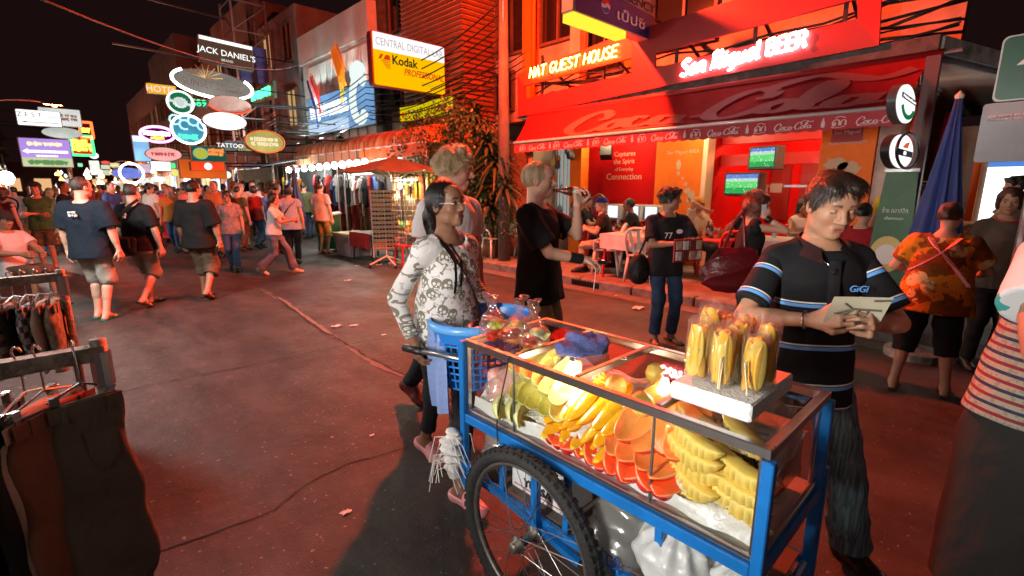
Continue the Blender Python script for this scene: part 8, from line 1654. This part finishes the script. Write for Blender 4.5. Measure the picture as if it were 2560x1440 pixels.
MB().grid(lambda u,v: ((.02+.15*v**1.15)*(1+.28*math.sin(u*PI*2*8))*math.cos(2*PI*u),(.02+.15*v**1.15)*(1+.28*math.sin(u*PI*2*8))*math.sin(2*PI*u),2.4-1.35*v),64,10,True).build('canopy',pbl,pa,smooth=True); MB().lathe([(.03,0),(.035,.03),(.0,.07)],10,(0,0,2.38)).build('cap',mat('cap_cream',(.6,.5,.35),.5),pa); MB().tube([(0,0,0),(0,0,2.4)],.022,8).build('pole',wood_d,pa); MB().lathe([(0,0),(.24,0),(.24,.07),(.05,.1),(0,.1)],18).build('base',dirty_conc,pa)
# lit booth at the right edge and the neighbour's eaves
bo = thing('exchange_booth','brightly lit booth with white front and blue header at the right edge','booth',(9.2,-.1,PZ)); MB().b2((.05,-1.2,.0),(.4,1.0,2.3)).build('cabin',mat('booth_wood',(.2,.12,.07),.6,var=.3),bo); MB().b2((.0,-1.0,.95),(.045,.56,1.95)).build('lit_front',emit('booth_white',(.95,.98,1),2.2),bo); MB().b2((-.012,-1.0,1.75),(-.004,.56,1.98)).build('header',emit('booth_blue',(.1,.25,.7),.9),bo); strokes(scrib(1.4,.08,61),(-.02,-.1,1.87),FX,.008,wht,bo,'header_print'); MB().b2((-.03,.62,0),(.03,.7,2.4)).build('post',orange_wall,bo)
nb = thing('neighbour_house','dark wooden house eaves at the top right corner','building',(8.6,-3.5,0)); MB().b2((1.2,-4,0),(5,3.2,7)).build('wall',mat('dark_board_wall',(.05,.03,.022),.8,var=.4,vs=4),nb)
for i in range(9): MB().b2((-1.2,-4+i*.8,3.62),(1.5,-3.22+i*.8,3.66)).build('eave_board',wood_d,nb)
MB().b2((-1.25,-4,3.3),(-1.1,3.2,3.55)).build('fascia',mat('grey_fascia',(.3,.28,.26),.7,var=.3),nb); MB().b2((-1.3,-4,3.55),(1.6,3.2,3.62)).build('roof_sheet',mat('tin_roof',(.12,.1,.09),.6),nb)
for i,(x,y_,lb) in enumerate(((7.9,1.15,'unlit lamp fitting under the slab nearest the street'),(8.9,1.1,'unlit lamp fitting under the slab farther in'))): tube_lamp((x,y_,2.9),.6,'x',0,label=lb,group='unlit fittings under the slab',lit=False)
# ================================================================ plants beside the bar
leafm = mat('leaf_green',(.045,.1,.03),.5,var=.5,vs=3,col2=(.03,.06,.015)); palm_m = mat('palm_leaf',(.045,.07,.03),.4,var=.4,vs=4); bark = mat('bark',(.1,.07,.05),.9,var=.4,vs=9)
pt = thing('shrub_tree','bushy small tree left of the bar lit orange from above','tree',(6.75,9.2,PZ)); rn = np.random.RandomState(5)
MB().tube(crom([(0,0,0),(.05,-.1,.8),(-.05,0,1.5),(0,.1,2.3)],4),[.06]*6+[.045]*4+[.03]*3,8).build('trunk',bark,pt,smooth=True)
for q in ((-.3,-.6,2.4),(.1,.7,2.5),(-.4,.2,2.7),(.2,-.3,2.9)): MB().tube([(0,0,1.5),(q[0]*.5,q[1]*.5,2.0),q],[.03,.02,.012],6).build('limb',bark,pt)
V = []; F = []
cl = [(rn.uniform(-.6,.4),rn.uniform(-1.35,1.3),rn.uniform(1.25,3.15)) for _ in range(70)]
for c in cl:
 for _ in range(95):
  p = np.array(c)+rn.normal(0,.15,3); d = nrm(rn.normal(0,1,3)); s_ = nrm(np.cross(d,rn.normal(0,1,3))); l = rn.uniform(.06,.12); n = len(V); V += [p,p+d*l*.5+s_*l*.28,p+d*l,p+d*l*.5-s_*l*.28]; F.append((n,n+1,n+2,n+3))
MB().add(V,F).build('crown',leafm,pt)
def palm(label,x,y_,heads,group='palms by the bar'):
 t = thing('dracaena_palm',label,'palm',(x,y_,PZ),0,group)
 for hi,(hx,hy,hz,nl,ll) in enumerate(heads):
  MB().tube(crom([(hx*.2,hy*.2,0),(hx*.5,hy*.5,hz*.5),(hx,hy,hz)],5),.03,7).build('stem',bark,t,smooth=True)
  b = MB()
  for k in range(nl):
   a = k*2.4; el = 1.35-1.7*k/nl; l = ll*(.75+.5*rn.rand()); w = .03+.016*rn.rand(); d = Vector((math.cos(a),math.sin(a),0)); s_ = Vector((-d.y,d.x,0))
   b.grid(lambda u,v: Vector((hx,hy,hz))+d*(l*v*math.cos(el)*(1 if v < 2 else 1))+Vector((0,0,l*v*math.sin(el)-.55*l*v*v))+s_*((u-.5)*2*w*(1-v**3)*(1 if v > .1 else .6)),3,6)
  o = b.build('crown',palm_m,t); 
 return t
palm('tall spiky palm rising beside the bar pole',6.85,8.35,[(0,0,2.95,60,.68),(-.1,-.5,2.35,60,.66),(.1,.35,2.2,50,.6),(-.15,.1,1.6,46,.55)])
palm('drooping palm with long leaves next to the blond man',6.75,7.75,[(0,-.15,1.95,60,.7),(.05,.2,1.5,56,.66),(-.1,-.1,1.1,50,.55),(.0,-.4,1.5,50,.6)])
hd_ = thing('planter_shrub','dense low shrub in planter between palm and white chair','shrub',(7.0,7.95,PZ)); V = []; F = []
for _ in range(4200):
 p = np.array([rn.normal(-.05,.26),rn.normal(.25,.6),.45+abs(rn.normal(0,.5))]); d = nrm(rn.normal(0,1,3)+V3(0,0,.3)); s_ = nrm(np.cross(d,rn.normal(0,1,3))); l = rn.uniform(.05,.1); n = len(V); V += [p,p+d*l*.5+s_*l*.2,p+d*l,p+d*l*.5-s_*l*.2]; F.append((n,n+1,n+2,n+3))
MB().add(V,F).build('foliage',leafm,hd_); MB().tube([(0,0,.3),(0,0,.9)],.03,6).build('stem',bark,hd_)
MB().lathe([(0,0),(.2,0),(.27,.45),(.25,.45),(.23,.4),(0,.4)],18).build('pot',mat('terracotta',(.25,.08,.04),.8,var=.3),hd_,smooth=True)
# ================================================================ stalls left of the bar
cnp = thing('striped_canopy','curved orange and rust striped canopy over the shop left of the bar','canopy',(6.3,9.4,0)); prof = [(.0,2.6),(.02,2.76),(.1,2.9),(.24,2.99),(.45,3.03),(1.2,3.1)]
om = [mat('canopy_orange',(.62,.17,.03),.5,var=.2,vs=4),mat('canopy_rust',(.4,.09,.02),.5,var=.2,vs=4),mat('canopy_pale',(.6,.3,.16),.5)]
for i in range(48):
 y0 = i*.165; MB().grid(lambda u,v: (lambda q: (q[0],y0+.161*u,q[1]))((lambda s_: (prof[int(s_)][0]+(prof[min(5,int(s_)+1)][0]-prof[int(s_)][0])*(s_ % 1),prof[int(s_)][1]+(prof[min(5,int(s_)+1)][1]-prof[int(s_)][1])*(s_ % 1)+.012*math.sin(PI*u)))(min(4.999,v*5))),4,11).build('canopy_panel',om[(0,1,0,2,1)[i % 5]],cnp,smooth=True)
MB().prism([(a,b) for a,b in prof]+[(1.2,2.6)],(0,-.012,0),(1,0,0),(0,0,1),(0,.008,0)).build('end_panel',om[0],cnp)
for yy,l,m_ in ((0,3.2,om[0]),(3.3,4.5,om[2])): MB().grid(lambda u,v: (-.02+.01*math.sin(u*40),yy+l*u,2.6-.26*v-.03*v*abs(math.sin(u*l*9))),90,3).build('valance',m_,cnp)
MB().tube([(0,0,2.6),(0,7.9,2.6)],.025,8).build('front_bar',white_m,cnp)
for yy in (.1,4,7.8): MB().tube([(.05,yy,.13),(.05,yy,2.6)],.03,8).build('post',white_m,cnp)
# bare bulbs in a row
gb_ = emit('bulb_white',(1,.97,.9),20); gb0 = None
for i in range(11):
 px = 722+i*19; py = 424-i*1.9; p = onX(px,py,5.75)
 t = thing('stall_bulb',['first','second','third','fourth','fifth','sixth','seventh','eighth','ninth','tenth','eleventh'][i]+' bright white bulb from the left under the striped canopy','bulb',tuple(p),0,'bulbs under the striped canopy'); MB().lathe([(0,-.1),(.06,-.08),(.085,-.02),(.06,.05),(.02,.08)],12).build('globe',gb_,t,smooth=True); MB().tube([(0,0,.08),(0,0,.5)],.008,5).build('wire',black_m,t)
 if i % 2 == 0: point('bulb_light',(.2,0,-.14),34,(1,.93,.82),.09,t)
for i,(px,py,X_) in enumerate(((905,432,6.3),(1010,447,6.3),(960,372,6.6))): p = onX(px,py,X_); tube_lamp(tuple(p),1.2,'y',18,(1,.92,.8),['bright tube lamp behind the tan parasol on the left','bright tube lamp under the tan parasol','tube lamp under the canopy edge'][i],'tube lamps in the stalls',emit('stall_tube',(1,.97,.9),14))
# pale tarpaulins and walls behind
for i,(Y0,Y1,z,X_,c,lb) in enumerate(((9.6,12.2,2.15,6.0,(.6,.5,.4),'cream tarpaulin sheet sloping over the bag stall'),(12.4,15.5,2.2,6.0,(.55,.58,.6),'white tarpaulin sheet over the clothes stall'),(16,20,2.3,5.6,(.3,.42,.5),'pale blue tarpaulin sheet over the far stall'),(20.5,26,2.4,5.4,(.5,.5,.5),'grey tarpaulin sheet over the farthest stall'))):
 t = thing('stall_roof',lb,'tarpaulin',(X_,Y0,0)); MB().grid(lambda u,v: (-.5+1.9*v,(Y1-Y0)*u,z+.35*v-.08*math.sin(PI*u)*(1-v)),10,5).build('sheet',mat('tarp%d' % i,c,.7,var=.2),t,smooth=True)
 for yy in (.1,Y1-Y0-.1):
  for xx in (-.4,1.2): MB().tube([(xx,yy,0),(xx,yy,z+.2*(xx > 0))],.02,6).build('pole',steel,t)
 b = MB().b2((1.35,0,.13),(1.4,Y1-Y0,2.4)).build('back_cloth',mat('backcloth%d' % i,[(.3,.2,.12),(.18,.15,.14),(.3,.36,.4),(.2,.18,.17)][i],.8,var=.5,vs=4),t)
# hanging garments
gcol = [('black',(.015,.015,.016)),('dark red',(.25,.02,.02)),('white',(.6,.58,.55)),('blue',(.04,.08,.25)),('brown',(.14,.07,.04)),('grey',(.2,.2,.2)),('orange',(.5,.18,.03)),('yellow',(.65,.45,.06)),('pink',(.55,.2,.2))]
gsh = [(-.2,.5),(-.12,.56),(-.05,.53),(.05,.53),(.12,.56),(.2,.5),(.27,.3),(.19,.27),(.18,-.1),(-.18,-.1),(-.19,.27),(-.27,.3)]
gme = {}
rn = random.Random(15)
def garment(x,y_,z,a,ci,where):
 n_,c = gcol[ci]
 if ci not in gme: b = MB(); b.prism(gsh,(0,-.025,0),(1,0,0),(0,0,1),(0,.05,0)); gme[ci] = b.mesh('garment'); gme[ci].materials.append(cloth('gar%d' % ci,c,var=.4,vs=12))
 o = bpy.data.objects.new('hanging_garment',gme[ci]); COL.objects.link(o); o.location = (x,y_,z); o.rotation_euler = (0,0,a); o.scale = (1,1,rn.uniform(.9,1.25)); tag(o,'%s garment hanging %s' % (n_,where),'garment','garments hanging in the stalls')
for i in range(30): garment(6.1+rn.uniform(0,.15),11.2+i*.14,1.25+rn.uniform(-.05,.08),rn.uniform(-.5,.5)+.9,rn.choice([0,0,0,1,2,3,4,5]),'in the clothes stall behind the man in yellow shorts')
for i in range(14): garment(6.35,11.3+i*.3,.55,rn.uniform(-.3,.3)+.9,rn.choice([0,1,4,5,1]),'low in the clothes stall')
for i in range(12): garment(6.55,9.5+i*.15,1.45,rn.uniform(-.3,.3)+.9,rn.choice([7,6,7,4,6,8]),'at the back of the bag stall')
for i in range(26): garment(5.9+rn.uniform(0,.1),16+i*.3,1.25,rn.uniform(-.3,.3)+.9,rn.randrange(9),'in the far stalls')
# tan parasol
um = thing('parasol','open tan parasol over the sunglasses stall','parasol',(5.24,9.05,0)); um.rotation_euler = (0,.0,0); tanp = mat('parasol_tan',(.1,.075,.055),.8,var=.25,vs=4)
n8 = 8; R8 = 1.15
b = MB()
for k in range(n8):
 a0,a1 = 2*PI*k/n8,2*PI*(k+1)/n8
 MB().grid(lambda u,v: Vector((0,0,2.22)).lerp(Vector((R8*math.cos(a0),R8*math.sin(a0),1.94)),v).lerp(Vector((0,0,2.22)).lerp(Vector((R8*math.cos(a1),R8*math.sin(a1),1.94)),v),u)+Vector((0,0,-.05*math.sin(PI*u)*v)),5,5).build('panel',tanp,um,smooth=True)
 MB().tube([(0,0,2.2),(R8*math.cos(a0),R8*math.sin(a0),1.925)],.008,5).build('rib',wood_d,um); MB().tube([(0,0,1.75),(R8*.55*math.cos(a0),R8*.55*math.sin(a0),2.05)],.006,5).build('strut',wood_d,um)
MB().tube([(0,0,0),(0,0,2.25)],.022,8).build('pole',wood_d,um); MB().lathe([(0,0),(.2,0),(.2,.06),(0,.09)],14).build('base',dirty_conc,um)
p = onY(1000,463,9.0); t = thing('stall_bulb','warm bulb hanging under the tan parasol','bulb',tuple(p)); MB().lathe([(0,-.07),(.03,-.06),(.042,-.02),(.03,.03),(.014,.05)],10).build('globe',emit('warm_stall_bulb',(1,.8,.45),30),t,smooth=True); MB().tube([(0,0,.05),(0,0,.25)],.005,5).build('wire',black_m,t); point('bulb_light',(0,-.05,-.12),110,(1,.72,.36),.06,t)
# sunglasses racks
sgm = mat('sunglass_dark',(.02,.014,.012),.15); sg2 = mat('sunglass_amber',(.3,.12,.03),.2); wr_ = mat('white_wire',(.7,.66,.6),.4)
sgme = []
for m_ in (sgm,sg2): b = MB(); b.prism(oval(.05,.036,8),(-.031,0,0),(1,0,0),(0,0,1),(0,-.012,0)); b.prism(oval(.05,.036,8),(.031,0,0),(1,0,0),(0,0,1),(0,-.012,0)); b.box((0,0,.008),(.03,.008,.006)); x = b.mesh('sunglasses'); x.materials.append(m_); sgme.append(x)
sr_ = thing('display_rack','white wheeled wire rack full of sunglasses','display rack',(5.0,9.05,0),-YAW*.6)
MB().b2((-.26,.012,.34),(.26,.02,1.56)).build('back_panel',mat('rack_cream',(.5,.36,.2),.6),sr_)
for sx in (-.26,0,.26): MB().tube([(sx,0,.2),(sx,0,1.55)],.01,6).build('upright',wr_,sr_)
for i in range(13): MB().b2((-.27,-.012,.38+i*.09),(.27,.008,.39+i*.09)).build('shelf_wire',wr_,sr_)
for a in (.4,1.97,3.54,5.1): MB().tube([(0,0,.22),(.38*math.cos(a),.38*math.sin(a),.07)],.016,6).build('foot',wr_,sr_); MB().lathe([(0,-.03),(.03,-.03),(.03,.03),(0,.03)],10,(.38*math.cos(a),.38*math.sin(a),.035),(0,1,0)).build('castor',black_m,sr_)
rn = random.Random(2)
for i in range(13):
 for j in range(4):
  o = bpy.data.objects.new('sunglasses',sgme[rn.random() > .7]); COL.objects.link(o); o.parent = sr_; o.location = (-.19+.128*j,-.03,.42+i*.09)
bdr = thing('display_rack','stand of hanging red and brown bead necklaces beside the sunglasses','display rack',(5.33,8.8,0),-YAW*.6); MB().tube([(0,0,0),(0,0,1.6)],.015,6).build('upright',wr_,bdr)
for i in range(9): MB().tube([(-.26,0,.6+i*.11),(.26,0,.6+i*.11)],.005,5).build('shelf_wire',wr_,bdr)
bme = []
for c in ((.35,.03,.03),(.4,.2,.06),(.12,.05,.03),(.5,.4,.3)): b = MB(); [b.lathe([(0,-.012),(.012,0),(0,.012)],6,(.003*math.sin(q*3),0,-.02*q)) for q in range(5)]; x = b.mesh('beads'); x.materials.append(mat('bead%d' % int(c[0]*100),c,.3)); bme.append(x)
for i in range(9):
 for j in range(11): o = bpy.data.objects.new('bead_string',rn.choice(bme)); COL.objects.link(o); o.parent = bdr; o.location = (-.25+.05*j,-.015,.6+i*.11)
# low tables, boxes, stool, bin
t = thing('stall_table','low trestle table with red cloth in front of the bag stall','table',(5.35,10.2,0)); MB().b2((-.35,-.5,.58),(.35,.5,.62)).build('table_top',wood_d,t); MB().grid(lambda u,v: (-.37-.02*v+.02*math.sin(u*20)*v,-.5+u,.63-.3*v-.06*abs(math.sin(u*14))*v),20,4).build('cloth_drop',mat('red_cloth',(.4,.02,.02),.8),t)
for q in ((-.3,-.45),(.3,-.45),(-.3,.45),(.3,.45)): MB().tube([(*q,0),(*q,.58)],.02,6).build('leg',black_m,t)
t = thing('storage_tub','pale plastic storage tub by the red cloth table','tub',(5.3,11.2,0)); MB().add([(-.25,-.35,0),(.25,-.35,0),(.25,.35,0),(-.25,.35,0),(-.3,-.42,.5),(.3,-.42,.5),(.3,.42,.5),(-.3,.42,.5)],[(0,3,2,1),(0,1,5,4),(1,2,6,5),(2,3,7,6),(3,0,4,7)]).build('tub',mat('tub_plastic',(.45,.4,.42),.4),t); MB().b2((-.33,-.45,.5),(.33,.45,.55)).build('lid',mat('tub_lid',(.6,.45,.25),.5),t)
t = thing('wheeled_bin','dark green wheeled bin with pale lid beside the man in yellow shorts','bin',(5.15,12.3,0),-.3); MB().add([(-.22,-.24,.08),(.22,-.24,.08),(.22,.24,.08),(-.22,.24,.08),(-.3,-.33,.85),(.3,-.33,.95),(.3,.33,.95),(-.3,.33,.85)],[(0,3,2,1),(0,1,5,4),(1,2,6,5),(2,3,7,6),(3,0,4,7),(4,5,6,7)]).build('bin_body',mat('bin_green',(.01,.09,.03),.4),t); MB().add([(-.33,-.36,.86),(.33,-.36,.965),(.33,.36,.965),(-.33,.36,.86),(-.33,-.36,.9),(.33,-.36,1.0),(.33,.36,1.0),(-.33,.36,.9)],[(0,3,2,1),(4,5,6,7),(0,1,5,4),(1,2,6,5),(2,3,7,6),(3,0,4,7)]).build('lid',mat('bin_lid',(.3,.36,.3),.5),t)
for sx in (-1,1): MB().lathe([(0,-.03),(.09,-.03),(.09,.03),(0,.03)],12,(sx*.2,.2,.09),(1,0,0)).build('wheel',black_m,t)
t = thing('stool','red plastic stool beside the tan parasol pole','stool',(5.25,8.75,0)); MB().box((0,0,.44),(.3,.3,.03),None,.01).build('seat',chr_,t)
for sx in (-1,1):
 for sy in (-1,1): MB().tube([(sx*.12,sy*.12,.43),(sx*.16,sy*.16,0)],.02,6).build('leg',chr_,t)
t = thing('stall_table','white folding table of trinkets under the tan parasol','table',(5.6,8.95,0)); MB().b2((-.3,-.45,.66),(.3,.45,.7)).build('table_top',white_m,t)
for q in ((-.26,-.4),(.26,-.4),(-.26,.4),(.26,.4)): MB().tube([(*q,0),(*q,.66)],.015,6).build('leg',steel,t)
rn = random.Random(8)
for i in range(16):
 c = [(.5,.05,.03),(.6,.3,.05),(.1,.3,.08),(.5,.4,.1),(.1,.1,.3)][i % 5]; nm = ['red','orange','green','yellow','blue'][i % 5]
 solo('cloth_pouch',MB().lathe([(0,0),(.06,.01),(.075,.05),(.05,.1),(.015,.12),(.02,.14)],9),mat('pouchc%d' % (i % 5),c,.7,var=.4,vs=20),'small %s cloth pouch heaped on the trinket table' % nm,'pouch','pouches on the trinket table',loc=(5.6+rn.uniform(-.25,.25),8.95+rn.uniform(-.4,.4),.7+(.08 if i > 10 else 0)),smooth=True)
# folded parasols in the distance
for i,(px,py,Y_,c,lb) in enumerate(((738,470,13.5,(.02,.03,.09),'folded dark blue parasol in front of the bright stalls'),(593,465,22,(.08,.16,.4),'folded light blue parasol far down the street'))):
 g = onY(px,py,Y_); t = thing('folded_parasol',lb,'parasol',(g[0],Y_,0)); MB().grid(lambda u,v: ((.02+.16*v)*(1+.2*math.sin(u*PI*16))*math.cos(2*PI*u),(.02+.16*v)*(1+.2*math.sin(u*PI*16))*math.sin(2*PI*u),g[2]+.55-1.3*v),40,6,True).build('canopy',mat('folded%d' % i,c,.7),t,smooth=True); MB().tube([(0,0,0),(0,0,g[2]+.6)],.025,6).build('pole',steel,t)
# left edge: tent and stall lights
lt = thing('market_tent','pale market tent with green flap at the far left','tent',(-1.6,15,0)); MB().grid(lambda u,v: (-1.2+2.2*v,4*u,2.6-.5*v-.08*math.sin(PI*u)),8,4).build('roof',mat('tent_canvas',(.5,.45,.36),.8),lt); MB().add([(1.0,0,2.1),(1.0,1.2,2.1),(.75,.1,1.2)],[(0,1,2)]).build('green_flap',mat('tent_green',(.03,.14,.07),.8),lt)
for q in ((.95,.05),(.95,3.9),(-1.1,.05),(-1.1,3.9)): MB().tube([(*q,0),(*q,2.2)],.025,6).build('pole',steel,lt)
p = onY(15,444,15.5); t = thing('stall_bulb','big white lamp under the market tent at the left edge','bulb',tuple(p)); MB().lathe([(0,-.16),(.1,-.12),(.14,0),(.1,.1),(.03,.14)],12).build('globe',emit('tent_lamp',(1,.97,.9),12),t,smooth=True); MB().tube([(0,0,.12),(0,0,.5)],.01,5).build('wire',black_m,t); point('bulb_light',(0,0,-.25),160,(1,.9,.78),.1,t)
# litter on the road
lit = mat('paper_litter',(.7,.66,.6),.8)
LT = [(865,1283,.03,'white torn paper scrap on the road left of the cart wheel'),(870,702,.06,'white crumpled paper far left of the vendor'),(842,817,.07,'pale wrapper beside the road seam'),(893,665,.06,'white scrap near the stalls'),(948,663,.08,'beige flattened cup near the parasol'),(1595,772,.12,'white crumpled plastic behind the cart on the road'),(960,838,.03,'small white scrap right of the road seam'),(885,815,.05,'grey wrapper beside the road seam'),(1540,740,.03,'small scrap by the kerb'),(1880,800,.06,'white scrap near the red haired woman'),(930,1090,.02,'tiny pale pebble on the road'),(2470,1330,.02,'tiny scrap at the right edge of the road')]
for i,(px,py,s_,lb) in enumerate(LT):
 g = onZ(px,py); rn = random.Random(i); solo('litter',MB().grid(lambda u,v: (g[0]+(u-.5)*s_*1.6+.2*s_*math.sin(v*5+i),g[1]+(v-.5)*s_,.005+.25*s_*abs(math.sin(u*4+i)*math.sin(v*3+1))),5,4),lit,lb,'litter','litter on the road')
